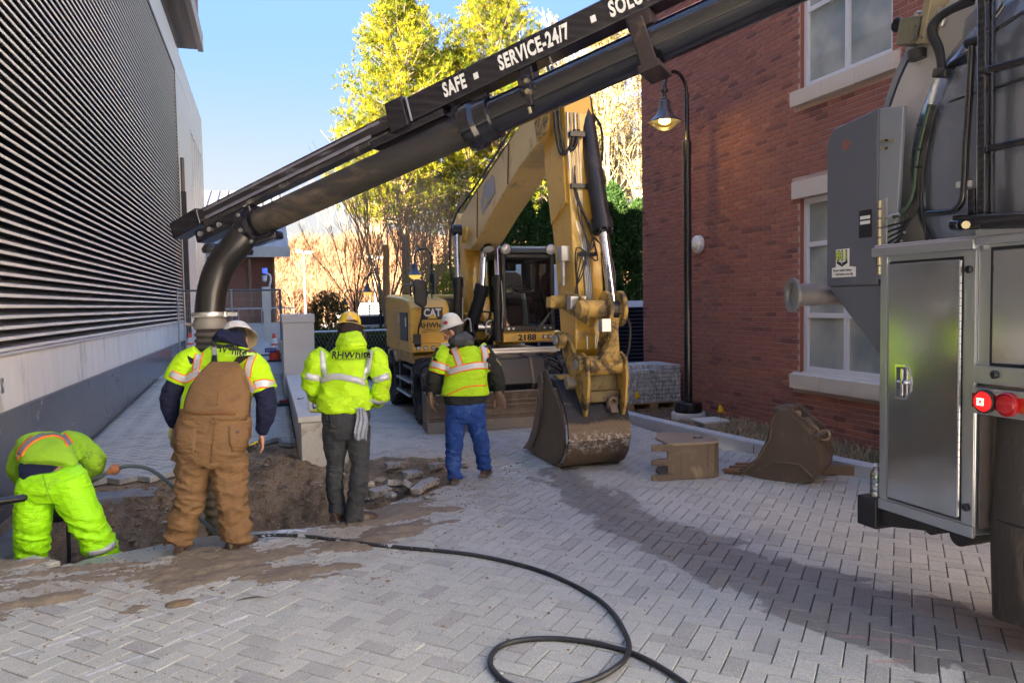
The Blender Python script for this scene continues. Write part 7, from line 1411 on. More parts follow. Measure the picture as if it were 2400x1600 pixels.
w.tape('vest_tape', [(1061, 806), (1069, 830), (1078, 856)], 11, vwb, edge=.28, parent=vest); w.tape('vest_tape', [(1128, 798), (1136, 822), (1138, 850)], 11, vwb, edge=.28, parent=vest); w.tape('vest_tape', [(1049, 872), (1085, 862), (1118, 856), (1144, 856)], 12, vwb, edge=.24, parent=vest, n=18)
w.tape('vest_tape', [(1008, 852), (1028, 856), (1052, 864)], 12, vwb, edge=.24, parent=vest); w.tape('vest_tape', [(1146, 852), (1156, 848), (1168, 840)], 12, vwb, edge=.24, parent=vest); w.tape('binding', [(1033, 933), (1060, 920), (1100, 905), (1148, 903)], 3, vwb, m=M_ORNG, parent=vest, n=20); w.tape('binding', [(1006, 868), (1030, 876), (1050, 880)], 3, vwb, m=M_ORNG, parent=vest); w.tape('binding', [(1148, 868), (1158, 864), (1170, 858)], 3, vwb, m=M_ORNG, parent=vest)
g = MB(); w.torso(g, [(1094, 990, 30, .10, .0), (1093, 975, 43, .125, .0), (1092, 955, 47, .13, .0), (1091, 938, 46, .125, .0), (1091, 925, 44, .12, .0)]); w.limb(g, legL); w.limb(g, legR); me = remesh(g, .0085, 3); wrinkle(me, .016, 4.6, 15, 51, lambda c: .3+.7*min(1, max(0, (0.5-c[2])/.25)), .5); jn = cpart('jeans', me, M_JEAN, w.r)
jb = BVHTree.FromPolygons([ORG[jn] @ v.co for v in jn.data.vertices], [list(p.vertices) for p in jn.data.polygons]); w.patch('back_pocket', [(954, 1056, 1082), (972, 1056, 1082), (980, 1062, 1077)], jb, .005, M_JEAN, jn, 7, 7, .004); w.patch('back_pocket', [(953, 1103, 1128), (970, 1103, 1128), (977, 1108, 1123)], jb, .005, M_JEAN, jn, 7, 7, .004)
w.boot(w.J(1066, 1137, .0), -HR*.15+HF*.95, .28, M_BOOT, .0); w.boot(w.J(1136, 1110, .20), HR*.15+HF*.9, .28, M_BOOT, .0)
g = MB(); w.hand(g, w.J(1009, 926, .02), -UPZ+HR*.12, HR, HF, .35, k=1.15, fat=1.25); cpart('glove', remesh(g, .006, 2), M_GLOVE, w.r); g = MB(); w.hand(g, w.J(1169, 924, .0), -UPZ+HR*.22, -HR, HF*.5-HR, .35, k=1.15, fat=1.3); cpart('glove', remesh(g, .006, 2), M_GLOVE, w.r)

# ---------------------------------------------------------------- worker bent over in the hole
D4 = proj((-1.62, 6.78, 0))[2]; w = Worker('worker in lime green trousers bent over double, digging inside the hole at the left', (120, 1420), D4)
legL = [(92, 1130, .0, 42), (84, 1165, .0, 43), (78, 1205, -.02, 40), (76, 1250, .0, 37), (76, 1300, .05, 35), (76, 1350, .08, 32), (76, 1385, .08, 28)]
legR = [(158, 1125, .0, 44), (172, 1160, .0, 44), (195, 1205, -.02, 40), (215, 1245, .0, 38), (240, 1290, .04, 35), (258, 1335, .08, 30), (264, 1375, .08, 27)]
armR = [(168, 1035, .50, 24), (196, 1048, .42, 26), (222, 1072, .36, 25), (224, 1098, .40, 20), (206, 1125, .46, 16), (185, 1160, .5, 14), (170, 1200, .5, 12)]
armL = [(60, 1050, .48, 24), (42, 1078, .44, 24), (40, 1105, .42, 21), (70, 1150, .5, 16), (120, 1190, .52, 12)]
hc = w.J(112, 1075, .78); TOR = [(125, 1150, 70, .13, .0), (122, 1115, 72, .15, .02), (116, 1088, 68, .13, .16), (112, 1060, 66, .12, .32), (110, 1046, 62, .11, .46), (110, 1050, 30, .07, .6)]
make_worker_body(w, [(x, y, h*.82, d*.8, dd) for x, y, h, d, dd in TOR], [shrink(armL, .65), shrink(armR, .65)], [shrink(legL, .5), shrink(legR, .5)], hc, -UPZ*.9+HF*.3, HF*.9+UPZ*.2, [])
g = MB()
back = [(114, 1100, 62, .10, .10), (112, 1080, 74, .12, .18), (110, 1060, 77, .13, .30), (110, 1045, 74, .13, .42), (112, 1036, 62, .12, .52), (114, 1040, 34, .09, .62)]
g.ell([(w.J(x, y, dd), HR*(hw/w.ppm)-UPZ*.02*0, (UPZ*.8-HF*.5).normalized()*dep) for x, y, hw, dep, dd in back], 26, .85); w.limb(g, armR[:5]); w.limb(g, armL[:4]); w.limb(g, [(150, 1035, .46, 30), (180, 1042, .44, 30), (205, 1060, .38, 29), (220, 1082, .36, 26), (216, 1106, .40, 22)])
jm = remesh(g, .009, 3); wrinkle(jm, .012, 4, 7, 61, None, .4); jk = cpart('sweatshirt', jm, M_LIMED, w.r); jb = BVHTree.FromPolygons([ORG[jk] @ v.co for v in jk.data.vertices], [list(p.vertices) for p in jk.data.polygons])
w.tape('vest_tape', [(44, 1066), (60, 1042), (85, 1024), (118, 1014), (148, 1020), (165, 1042)], 9, jb, m=mat('grey_tape', (.16, .16, .19), .5), edge=.45, parent=jk, n=26, off=.008); w.tape('vest_tape', [(112, 1003), (132, 1004), (146, 1004)], 12, jb, m=mat('grey_tape', (.16, .16, .19), .5), edge=.3, parent=jk); w.tape('vest_tape', [(30, 1082), (40, 1062)], 10, jb, edge=.3, parent=jk)
g = MB(); w.torso(g, [(116, 1122, 66, .13, .02, -.12), (113, 1098, 66, .13, .10, -.12), (112, 1078, 62, .12, .2, -.08)]); cpart('t_shirt', remesh(g, .011, 3), M_NAVY, w.r)
g = MB(); w.torso(g, [(125, 1170, 66, .14, .0), (124, 1145, 82, .17, .0), (120, 1118, 78, .17, .03, .14), (115, 1103, 68, .15, .07, .17)]); w.limb(g, legL); w.limb(g, legR); me = remesh(g, .009, 3); wrinkle(me, .026, 3.8, 13, 71, lambda c: .35+.65*min(1, max(0, (.30-c[2])/.3)), .4); tq = cpart('trousers', me, M_LIMEP, w.r)
tb_ = BVHTree.FromPolygons([ORG[tq] @ v.co for v in tq.data.vertices], [list(p.vertices) for p in tq.data.polygons]); w.tape('trouser_tape', [(206, 1300), (240, 1292), (274, 1272)], 14, tb_, parent=tq); w.tape('waistband', [(48, 1112), (85, 1108), (135, 1098), (180, 1086)], 9, tb_, m=M_LIMEP, parent=tq, n=16); w.tape('seat_seam', [(100, 1112), (112, 1150), (128, 1186)], 2.0, tb_, m=cloth('seam_green', (.22, .5, .02)), parent=tq)
g = MB(); w.hand(g, w.J(170, 1200, .5), -UPZ, HF, HR, .8, fat=1.2); w.hand(g, w.J(122, 1192, .52), -UPZ+HR*.3, HF, HR, .8, fat=1.2); cpart('gloves', remesh(g, .006, 2), M_BLK, w.r)
w.boot(w.J(76, 1385, .10), HF, .29, M_BOOT, w.J(76, 1420, .1).z-.02); w.boot(w.J(264, 1378, .10), HF+HR*.2, .29, M_BOOT, w.J(76, 1420, .1).z-.02)
sh = root('digging_bar', 'dark digging bar held between the legs of the bent worker', 'digging bar', w.J(164, 1330, .5)); part('bar', MB().cyl(w.J(158, 1180, .52), w.J(165, 1400, .48), .016, n=10), M_BLK, sh, smooth=50)
# ================================================================== SMALL THINGS ROUND THE DIG
# loose pavers dug out beside the hole
M_PAVL = mat('loose_paver', (.31, .305, .30), .9, var=.3, vs=20, bump=.7, bs=50, dirt=((.17, .125, .09), .6, 14))
pvm = MB().box(-.105, .105, -.052, .052, 0, .06); 
def loose(px, py, rz, rx=0, ry=0, z=.0, lab='', big=1.0):
    p = atZ(px, py, z); o = bpy.data.objects.new('loose_paver', loose.me); COL.objects.link(o); o.location = (p[0], p[1], z+.002); o.rotation_euler = (rx, ry, rz); o.scale = (big, big, big); tag(o, lab, 'paver', 'loose pavers beside the hole')
o = part('loose_paver', pvm, M_PAVL, bevel=.005); loose.me = o.data; bpy.data.objects.remove(o)
import bmesh as _bm
b_ = _bm.new(); b_.from_mesh(loose.me); _bm.ops.bevel(b_, geom=b_.edges[:], offset=.005, segments=1, affect='EDGES'); b_.to_mesh(loose.me); b_.free()
for a in ((926, 1096, .15, 0, 0, .0, 'loose paver lying alone on sandy ground farthest from the rubble'), (1022, 1098, .75, 0, .1, .0, 'loose paver beside the left boot of the worker in jeans'), (955, 1142, 1.2, .5, .35, .0, 'loose paver tipped steeply on its edge over the rubble'), (985, 1150, .9, 0, -.15, .0, 'loose paver standing clear at the right of the rubble'), (1006, 1138, .8, .1, 0, .0, 'flat loose paver half sunk behind the rubble'), (890, 1158, .5, .2, 0, -.03, 'dirty paver lowest in the rubble at the hole edge'), (925, 1140, .3, -.3, .2, .0, 'broken paver buried in sand left of the tipped one'), (965, 1118, .5, .15, .1, -.01, 'thin flat paver at the back of the rubble')): loose(a[0], a[1], a[2], a[3], a[4], a[5], a[6])
def stone(px, py, s_, lab, m, seed, z=0.0, flat=.6):
    p = atZ(px, py, z); r_ = random.Random(seed); g = MB().sph((0, 0, 0), 1, 12, 8); g.v = [tuple(Vector(v)*(1+.35*noise.noise(Vector(v)*1.6+Vector((seed, 0, 0))))) for v in g.v]; g.v = [(p[0]+v[0]*s_, p[1]+v[1]*s_*.8, p[2]+s_*flat*.6+v[2]*s_*flat) for v in g.v]
    o = part('stone', g, m, smooth=35); o.name = 'stone'; tag(o, lab, 'stone', 'stones dug out beside the hole')
M_ST = mat('field_stone', (.30, .25, .18), .9, var=.3, vs=9, bump=.6, bs=20); M_STL = mat('pale_stone', (.38, .34, .26), .85, var=.15, vs=9)
stone(868, 1140, .055, 'pale rounded stone at the edge of the dug soil', M_STL, 3); stone(890, 1128, .07, 'flat brown stone next to the pale one', M_ST, 5, flat=.4); stone(963, 1108, .045, 'small brown stone between the loose pavers', M_ST, 8); stone(915, 1165, .06, 'dark grey stone at the foot of the loose pavers', M_BROK, 11); stone(1000, 1168, .035, 'small grey stone in the sand right of the rubble', M_BROK, 13); stone(850, 1160, .05, 'brown stone half buried in the hole bank', M_ST, 17, -.04)
p = atZ(422, 1415, 0); g = MB().sph((0, 0, 0), 1, 18, 8); g.v = [(p[0]+v[0]*.085*(1+.3*noise.noise(Vector(v)*2)), p[1]+v[1]*.06*(1+.3*noise.noise(Vector(v)*2)), .004+max(0, v[2])*.018) for v in g.v]; tag(part('mud_clod', g, M_SOIL, smooth=40), 'flattened clod of brown mud on the pavers in the foreground', 'mud clod')
# black air hose looping over the pavers
def gz(pts, z): return [atZ(x, y, z) for x, y in pts]
hr = root('air_hose', 'long black air hose snaking from the hole and looping in the foreground', 'hose', (1.0, 4.5, 0))
hp1 = gz([(588, 1256), (650, 1253), (720, 1256), (800, 1266), (880, 1276), (960, 1284), (1040, 1291), (1120, 1301), (1200, 1318), (1270, 1338), (1340, 1368), (1400, 1402), (1440, 1440), (1466, 1485), (1474, 1510)], .014)
hp2 = [atZ(1470, 1535, .03), atZ(1450, 1558, .03)] + gz([(1400, 1588), (1330, 1608), (1240, 1612), (1190, 1600), (1155, 1568), (1150, 1540), (1170, 1515), (1215, 1500), (1290, 1495), (1370, 1502), (1440, 1517), (1500, 1537), (1560, 1570), (1620, 1612), (1700, 1680)], .014)
t = NT('air_hose_rubber'); q = t.pos(); t.col(t.mix(t.ramp(t.math('ADD', t.noise(q, 9, 5, .7), t.math('MULTIPLY', t.segd(q, (-.3, 6.1, 0), (.9, 5.9, 0)), -.12)), .50, .56), (.020, .021, .024), (.42, .43, .46))); t.rough(.5); t.bump(t.noise(q, 200, 3, .6), .2, .003)
part('hose', MB().tube(catmull(hp1+hp2, 8), .0145, 12), t.m, hr, smooth=60)
jr = root('jackhammer_hose', 'grey hose with an orange coupling ball arching over the hole to the bent worker', 'hose', tuple(atD(269, 1099, 6.3)))
hq = [atD(200, 1133, 6.35), atD(232, 1118, 6.3), atD(259, 1104, 6.3), atD(298, 1092, 6.3), atD(345, 1097, 6.25), atD(385, 1122, 6.2), atD(425, 1160, 6.15), atD(470, 1215, 6.0), atD(515, 1252, 5.9), atD(560, 1258, 5.85), atD(590, 1256, 5.8)]
part('hose', MB().tube(catmull(hq, 6), .016, 10), mat('grey_green_hose', (.10, .13, .14), .5), jr, smooth=60); part('coupling_ball', MB().sph(atD(269, 1099, 6.3), .044, 18, 12).cyl(atD(262, 1102, 6.28), atD(253, 1107, 6.28), .022, n=12), mat('orange_coupling', (.42, .15, .07), .6, dirt=((.2, .12, .09), .3, 8)), jr, smooth=50); part('whip_end', MB().cyl(atD(203, 1131, 6.34), atD(240, 1114, 6.31), .022, n=12), mat('muddy_whip', (.2, .18, .14), .8), jr, smooth=50)
pr_ = root('black_pipe', 'thick black plastic pipe end entering from the left edge in front of the bent worker', 'pipe', tuple(atD(20, 1170, 5.7))); part('pipe', MB().cyl(atD(-160, 1198, 5.3), atD(57, 1166, 5.75), .030, n=24), M_GLOSS, pr_, smooth=40, bevel=.003); part('opening', MB().cyl(atD(57.5, 1165.9, 5.752), atD(58, 1165.8, 5.755), .022, n=20), M_LDARK, pr_)
# things left on the low wall and the ramp
c_ = Vector(atX(738, 955, .42)); c_ = Vector((.47, 9.55, .548)); r = root('caulking_gun', 'small silver and black hand tool standing on the low concrete wall', 'hand tool', c_)
part('tube', MB().cyl(c_+Vector((0, 0, .0)), c_+Vector((-.01, 0, .20)), .028, n=16), mat('white_tube', (.6, .6, .62), .4), r, smooth=40); part('frame', MB().bar(c_+Vector((.035, 0, .0)), c_+Vector((.035, 0, .22)), .012, .03).bar(c_+Vector((.035, 0, .12)), c_+Vector((.10, 0, .06)), .02, .03).bar(c_+Vector((.03, 0, .02)), c_+Vector((.10, .0, .0)), .03, .02), M_BLK, r, bevel=.003)
g = MB(); c2 = Vector((.52, 9.25, .548)); g.ell([(c2+HR*-.07+UPZ*.018, UPZ*.016, HF*.03), (c2+UPZ*.022, UPZ*.020, HF*.045), (c2+HR*.07+UPZ*.016, UPZ*.014, HF*.04)], 12)
for k in range(4): a = -.35+.23*k; g.cyl(c2+HR*.06+HF*(.03*(k-1.5))+UPZ*.016, c2+HR*(.14)+HF*(.045*(k-1.5))+UPZ*.012, .011, n=8)
me = remesh(g, .006, 2); o = bpy.data.objects.new('work_glove', me); me.materials.clear(); me.materials.append(M_GLOVEY); me.polygons.foreach_set('use_smooth', [True]*len(me.polygons)); COL.objects.link(o); tag(o, 'yellow work glove lying flat on the end of the low concrete wall', 'glove')
c3 = Vector((.40, 10.6, .548)); tag(part('wire_clip', MB().tube([c3+Vector((.04*math.cos(a), .03*math.sin(a), .012+.004*math.sin(3*a))) for a in np.linspace(0, 5, 14)], .005, 6), M_BLK), 'small black loop of wire on the low concrete wall', 'wire')
tb = atZ(658, 957, .10); r = root('tool_tray', 'low dark plastic tray holding a red tool on the ramp by the low wall', 'tray', tb)
cx_, cy_ = tb[0], tb[1]+.1; part('tray', MB().loft([[(cx_-.12, cy_-.08, .07), (cx_+.12, cy_-.08, .07), (cx_+.12, cy_+.08, .07), (cx_-.12, cy_+.08, .07)], [(cx_-.15, cy_-.10, .19), (cx_+.15, cy_-.10, .19), (cx_+.15, cy_+.10, .19), (cx_-.15, cy_+.10, .19)]]), mat('tray_plastic', (.05, .055, .06), .6), r, bevel=.008); part('red_tool', MB().box(cx_-.02, cx_+.12, cy_-.03, cy_+.04, .19, .235), mat('red_plastic', (.3, .03, .02), .5), r, bevel=.01)
# pallet of new pavers
pp = atZ(1572, 957, .07); PXR, PYF = 6.30, pp[1]; r = root('paver_pallet', 'wooden pallet stacked with grey concrete pavers against the far end of the brick wall', 'pallet', (5.8, PYF+.4, .06))
PW = .98; PX0 = PXR-PW; M_WOOD = mat('pallet_wood', (.36, .24, .12), .8, var=.25, vs=8, bump=.3, stretch=(1, 6, 6)); 
for x in (PX0, PX0+PW/2-.07, PXR-.14): part('block', MB().box(x, x+.14, PYF, PYF+.8, .08, .165), M_WOOD, r, bevel=.004)
for y in (PYF, PYF+.34, PYF+.68): part('top_board', MB().box(PX0, PXR, y, y+.12, .167, .187), M_WOOD, r, bevel=.003); part('bottom_board', MB().box(PX0, PXR, y, y+.12, .055, .078), M_WOOD, r, bevel=.003)
t = NT('new_paver'); q = t.pos(); t.col(t.mix(t.ramp(t.noise(t.vmath('MULTIPLY', q, (34, 34, 9)), 1.0, 4, .75), .36, .66), (.24, .25, .27), (.66, .67, .66))); t.rough(.9); t.bump(t.noise(t.vmath('MULTIPLY', q, (30, 30, 8)), 1, 4, .7), .8, .012); M_NPAV = t.m
st_me = mesh_np('stacked_paver', np.array([(a, b, c) for c in (0, .058) for b in (-.051, .051) for a in (-.0505, .0505)], float), np.array([(0, 2, 3, 1), (4, 5, 7, 6), (0, 1, 5, 4), (2, 6, 7, 3), (0, 4, 6, 2), (1, 3, 7, 5)]), M_NPAV)
lvl = 0
for k in range(9):
    z = .188+k*.0655; half = (k == 8)
    for i in range(9):
        for j in range(7):
            if 0 < i < 8 and 0 < j and k < 7: continue
            if half and (j < 2 and i < 6): continue
            objm('stacked_paver', st_me, r, (PX0+.055+i*.108+rng.normal(0, .002), PYF+.06+j*.109+rng.normal(0, .003), z), (0, 0, rng.normal(0, .01)))
part('stack_core', MB().box(PX0+.12, PXR-.12, PYF+.13, PYF+.7, .19, .188+.0655*8-.004), M_NPAV, r)
# flags, valve box, green lid
M_FLAG = mat('yellow_flag', (.85, .50, .01), .6, var=.05)
def flag(base, h, lab):
    r = root('marker_flag', lab, 'flag', base, 'yellow marker flags'); b = Vector(base); part('wire', MB().cyl(b, b+Vector((.01, 0, h)), .0025, n=5), M_BLK, r)
    g = MB(); V = []
    for j in range(4):
        for i in range(4): V.append(b + Vector((.01, 0, h)) + HR*(.085*i/3*(1-.0) - .02*j/3) + UPZ*(-.03*i/3 - .10*j/3*(1)) + HF*(.02*math.sin(i*1.5+j)))
    V = [b+Vector((.01, 0, h)) + HR*(-.012+(.075*(i/3))*(j/3)**.8 - .035*(j/3)*(1-i/3)) + UPZ*(-.135*j/3 + .02*(1-i/3)*(j/3)) + HF*(.012*math.sin(i*2.+j)) for j in range(4) for i in range(4)]
    g.add(V, [(j*4+i, j*4+i+1, (j+1)*4+i+1, (j+1)*4+i) for j in range(3) for i in range(3)]); o = part('flag', g, M_FLAG, r, smooth=60, fix=False); o.modifiers.new('t', 'SOLIDIFY').thickness = .001
q = atZ(1492, 962, .09); flag((q[0], q[1], .08), .33, 'yellow marker flag in front of the paver pallet'); q = atZ(1683, 1000, .10); flag((q[0]-.0, q[1]-.05, .09), .33, 'yellow marker flag over the concrete valve box near the lamp post')
q = atZ(1675, 1003, .09); r = root('valve_box', 'low square concrete valve box with a lid in the planting bed', 'valve box', (q[0], q[1], .08)); part('box', MB().box(q[0]-.16, q[0]+.17, q[1]-.02, q[1]+.26, .03, .155), M_CONC, r, bevel=.008); part('lid', MB().box(q[0]-.20, q[0]+.20, q[1]-.05, q[1]+.30, .156, .195), M_CONC, r, bevel=.01); part('sticker', MB().box(q[0]+.04, q[0]+.11, q[1]-.0225, q[1]-.0205, .075, .105), mat('yellow_sticker', (.6, .5, .08), .6), r)
q = atZ(1625, 1002, .10); g = MB().lathe((q[0]-.03, q[1], .088), (0, 0, 1), [(.13, 0), (.13, .012), (.12, .018), (.001, .018)], 28); tag(part('access_lid', g, mat('green_plastic', (.02, .10, .085), .5), smooth=30), 'round dark green plastic lid set in the bed beside the lamp footing', 'lid')
# black louvered enclosure past the brick wall
M_ENC = mat('enclosure_black', (.018, .018, .03), .35, .3, var=.1, bump=.02); EY = 18.9; a = atY(1235, 800, EY)[0]; b = atY(1530, 800, EY)[0]
r = root('louvered_enclosure', 'dark louvered metal enclosure with a pale top rail behind the excavator', 'enclosure', ((a+b)/2, EY, 0)); part('backing', MB().box(a, b+3, EY+.12, EY+.2, -.1, 1.62), M_LDARK, r)
ns = 15
sm = MB().prism([(EY+.10, .09), (EY+.02, .015), (EY, 0), (EY, .022), (EY+.03, .03), (EY+.11, .105)], 'X', a, b+3); so_ = part('enclosure_louver', sm, M_ENC, r, local=False)
so_.location.z = .0
for k in range(1, ns): c = so_.copy(); COL.objects.link(c); c.location.z = k*.107
for x in np.arange(a+.3, b+1, 1.15): part('mullion', MB().box(x, x+.05, EY-.03, EY+.02, -.05, 1.62), mat('mullion_grey', (.16, .16, .2), .4, .4), r)
part('top_rail', MB().box(a-.1, b+3, EY-.06, EY+.25, 1.625, 1.80), mat('pale_rail', (.50, .52, .56), .4, .2), r, bevel=.01)
# ================================================================== BACKGROUND BUILDINGS, FENCES, VEHICLES
gb = root('brick_gable_building', 'small brick building with a pale standing seam roof beyond the ramp gate', 'building', (-1, 41, 0)); M_BR2 = mat('far_brick', (.34, .17, .12), .9, world=True, var=.3, vs=6, bump=.4, bs=12)
part('wall', MB().box(-6, .42, 40, 52, -.3, 4.75), M_BR2, gb)
g = MB()   # patterned brick panel: proud headers
for i in range(22):
    for j in range(46):
        x = -.62+i*.048+.024*(j % 2); z = .35+j*.092; 
        if x < .36 and z < 4.5: g.box(x, x+.03, 39.975, 40, z, z+.045)
o = part('patterned_brick', g, mat('dark_header_brick', (.20, .085, .065), .9, world=True, var=.4, vs=9), gb, fix=False); o['kind'] = 'stuff'
part('downpipe', MB().box(-.80, -.66, 39.9, 40.0, -.2, 4.6), M_BRONZE, gb); part('corner_pier', MB().box(.36, .46, 39.94, 40.0, -.2, 4.7), mat('lit_pier', (.40, .24, .15), .8), gb); part('soffit_light', MB().box(.05, .3, 39.6, 39.9, 4.3, 4.5), M_WHITE, gb);  # pier's lighter colour paints in sun on the corner
part('roof', MB().add([(-6, 39.2, 4.72), (1.15, 39.2, 4.72), (1.15, 52.5, 9.3), (-6, 52.5, 9.3), (-6, 39.2, 4.30), (1.15, 39.2, 4.30), (1.15, 52.5, 8.9), (-6, 52.5, 8.9)], [(0, 1, 2, 3), (7, 6, 5, 4), (0, 4, 5, 1), (1, 5, 6, 2), (2, 6, 7, 3), (3, 7, 4, 0)]), mat('pale_roof_metal', (.42, .38, .36), .5, .2, var=.05), gb)
for k in range(14): x = -5.8+k*.52; part('roof_seam', MB().bar((x, 39.25, 4.75), (x, 52.4, 9.33), .03, .05), mat('seam_metal', (.34, .31, .30), .5, .2), gb)
part('fascia', MB().box(-6, 1.2, 39.12, 39.19, 4.25, 4.75), mat('fascia_pale', (.46, .50, .52), .4, .2), gb)
r = root('landing_wall', 'low white concrete wall at the top of the ramp behind the temporary fence', 'wall', (-1, 33, .5)); part('wall', MB().box(-2.28, 1.2, 33, 33.25, .3, 1.15), mat('white_concrete', (.66, .65, .62), .8), r); part('rail', MB().cyl((-2.2, 32.9, 1.75), (1.1, 32.9, 1.75), .025, n=8).cyl((-.2, 32.9, 1.1), (-.2, 32.9, 1.75), .025, n=8).cyl((-1.1, 32.9, 1.1), (-1.1, 32.9, 1.75), .025, n=8), M_ZINC, r)
sp0 = atY(628, 790, 29.5); sx_, sz_ = sp0[0], .5; r = root('security_post', 'pale call post with a domed camera and a blue light beyond the ramp fence', 'security post', (sx_, 29.5, .5)); M_PST = mat('cream_post', (.56, .56, .50), .5)
top = atY(628, 672, 29.5)[2]; part('column', MB().box(sx_-.13, sx_+.13, 29.4, 29.6, sz_, top-.9).box(sx_-.16, sx_+.15, 29.38, 29.62, top-.9, top), M_PST, r, bevel=.01); part('arm', MB().tube(catmull([(sx_+.10, 29.5, top), (sx_+.16, 29.5, top+.2), (sx_+.15, 29.5, top+.42), (sx_+.0, 29.5, top+.5)], 4), .035, 8), M_WHITE, r, smooth=50); part('camera_dome', MB().sph((sx_-.05, 29.5, top+.27), .09, 14, 10).cyl((sx_-.05, 29.5, top+.27), (sx_-.05, 29.5, top+.42), .09, n=14), M_WHITE, r, smooth=50); part('blue_light', MB().cyl((sx_-.03, 29.5, top+.50), (sx_-.03, 29.5, top+.68), .09, n=14), emis('blue_beacon', (.08, .15, 1.0), .06), r, smooth=50)
# temporary fence on the ramp
FY = 21.4; fz = .42; r = root('temporary_fence', 'temporary mesh fence panel across the ramp between the louvers and the pillar', 'fence', (-.9, FY, fz)); fx0, fx1 = -2.2, .36; M_FEN = mat('fence_frame', (.12, .13, .14), .5, .5); M_GALV = mat('galvanised_wire', (.42, .44, .46), .4, .7, var=.05, bump=0)
part('top_rail', MB().cyl((fx0, FY, 2.26), (fx1, FY, 2.26), .025, n=8), M_FEN, r); part('bottom_rail', MB().cyl((fx0, FY, .52), (fx1, FY, .52), .025, n=8), M_FEN, r)
for x in (fx0+.02, -.88, fx1): part('post', MB().cyl((x, FY, fz), (x, FY, 2.28), .028, n=8), M_FEN if x > 0 else M_GALV, r)
g = MB()
for k in range(62): x = fx0+.04+k*.041; g.bar((x, FY, .52), (x, FY, 2.26), .0035, .0035)
for k in range(9): g.bar((fx0, FY, .6+k*.2), (fx1, FY, .6+k*.2), .0035, .0035)
o = part('wire_mesh', g, M_GALV, r, fix=False); o['kind'] = 'stuff'
part('gate_post', MB().box(-2.26, -2.12, 24.1, 24.25, .4, 5.2), M_BLK, r)
def cone(x, y, z, lab, blue=False):
    r = root('traffic_cone', lab, 'traffic cone', (x, y, z), 'traffic cones by the fence'); part('base', MB().box(x-.19, x+.19, y-.19, y+.19, z, z+.035), M_BLK, r, bevel=.01); pr = [(.145, .035), (.13, .22), (.108, .30), (.085, .42), (.078, .45), (.058, .56), (.035, .70), (.03, .72), (.001, .72)]
    part('cone', MB().lathe((x, y, z), (0, 0, 1), pr, 24), mat('cone_orange', (.85, .075, .02), .5, var=.05), r, smooth=40)
    for (r0, h0, r1, h1) in ((.112, .29, .089, .41), (.079, .455, .052, .60)): part('reflective_collar', MB().lathe((x, y, z), (0, 0, 1), [(r0+.003, h0), (r1+.003, h1)], 24), M_WHITE, r, smooth=40)
    if blue: part('sign', MB().box(x-.24, x+.04, y-.16, y-.15, z+.24, z+.35), mat('blue_sign', (.01, .03, .22), .5), r); text_part('sign_words', 'NOTICE', .06, M_WP, r, (x-.1, y-.163, z+.295), (1, 0, 0), (0, 0, 1), .001)
q = atY(447, 826, 21.9); cone(q[0], 21.9, .43, 'orange traffic cone with white collars tucked against the louvered wall'); q = atY(644, 842, 20.9); cone(q[0], 20.9, .39, 'orange traffic cone with a blue sign beside the concrete pillar', True)
# chain link fence and clipped hedge past the pillar
M_LEAFD = None
def leaf_mat(name, c0, c1, trans=.35, rough=.6):
    t = NT(name); at = t.n('Attribute', attribute_name='rnd').outputs['Fac']; c = t.mix(at, c0, c1); d = t.n('BsdfDiffuse'); tr_ = t.n('BsdfTranslucent'); t.l(c, d.inputs[0]); t.l(c, tr_.inputs[0]); mx = t.n('MixShader'); mx.inputs[0].default_value = trans; t.l(d.outputs[0], mx.inputs[1]); t.l(tr_.outputs[0], mx.inputs[2]); t.l(mx.outputs[0], t.out.inputs[0]); return t.m
def leaves(name, P, size, m, parent, up=.3, per=2, elong=1.6, kind=None, clump=None):
    """P (n,3) leaf positions; two crossed leaf faces each"""
    n = len(P); d = rng.normal(size=(n*per, 3)); d[:, 2] = d[:, 2]*.7+up; d /= np.linalg.norm(d, axis=1)[:, None]; e = np.cross(d, rng.normal(size=(n*per, 3))); e /= np.linalg.norm(e, axis=1)[:, None]
    Q = np.repeat(P, per, 0)+rng.normal(0, size*.4, (n*per, 3)); s_ = size*rng.uniform(.6, 1.3, (n*per, 1)); V = np.stack([Q-e*s_*.35, Q+d*s_*elong, Q+e*s_*.35, Q-d*s_*.25], 1).reshape(-1, 3); F = np.arange(n*per*4).reshape(-1, 4)
    base_ = np.repeat(rng.random(n) if clump is None else clump, per)*.7+rng.random(n*per)*.3; R_ = np.repeat(base_, 4)
    if parent in ORG: V = V-np.array(ORG[parent].translation)
    o = bpy.data.objects.new(name, mesh_np(name, V, F, m, R_)); COL.objects.link(o); o.parent = parent
    if kind: o['kind'] = kind
    return o
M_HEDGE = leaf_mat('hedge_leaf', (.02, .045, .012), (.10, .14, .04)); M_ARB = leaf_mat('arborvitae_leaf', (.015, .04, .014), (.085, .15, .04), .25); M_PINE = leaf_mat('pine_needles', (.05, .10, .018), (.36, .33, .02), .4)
M_BARK = mat('pine_bark', (.30, .20, .12), .9, world=True, var=.3, vs=4, bump=.6, bs=12); M_TWIG = mat('bare_twig', (.34, .22, .12), .85, var=.3, vs=2); M_TWIGP = mat('pale_twig', (.46, .36, .22), .85, var=.2, vs=2)
HY = 18.5; r = root('clipped_hedge', 'clipped dark green hedge behind the chain link fence right of the pillar', 'hedge', (1.6, HY+.5, 0)); n = 5200
P = np.stack([rng.uniform(.9, 3.0, n), rng.uniform(HY, HY+1.1, n), rng.uniform(0, 1, n)**.7*1.22+.02], 1); leaves('foliage', P, .045, M_HEDGE, r); part('core', MB().box(1.0, 2.9, HY+.2, HY+1.0, 0, 1.05), mat('hedge_shade_core', (.015, .022, .01), .95), r)
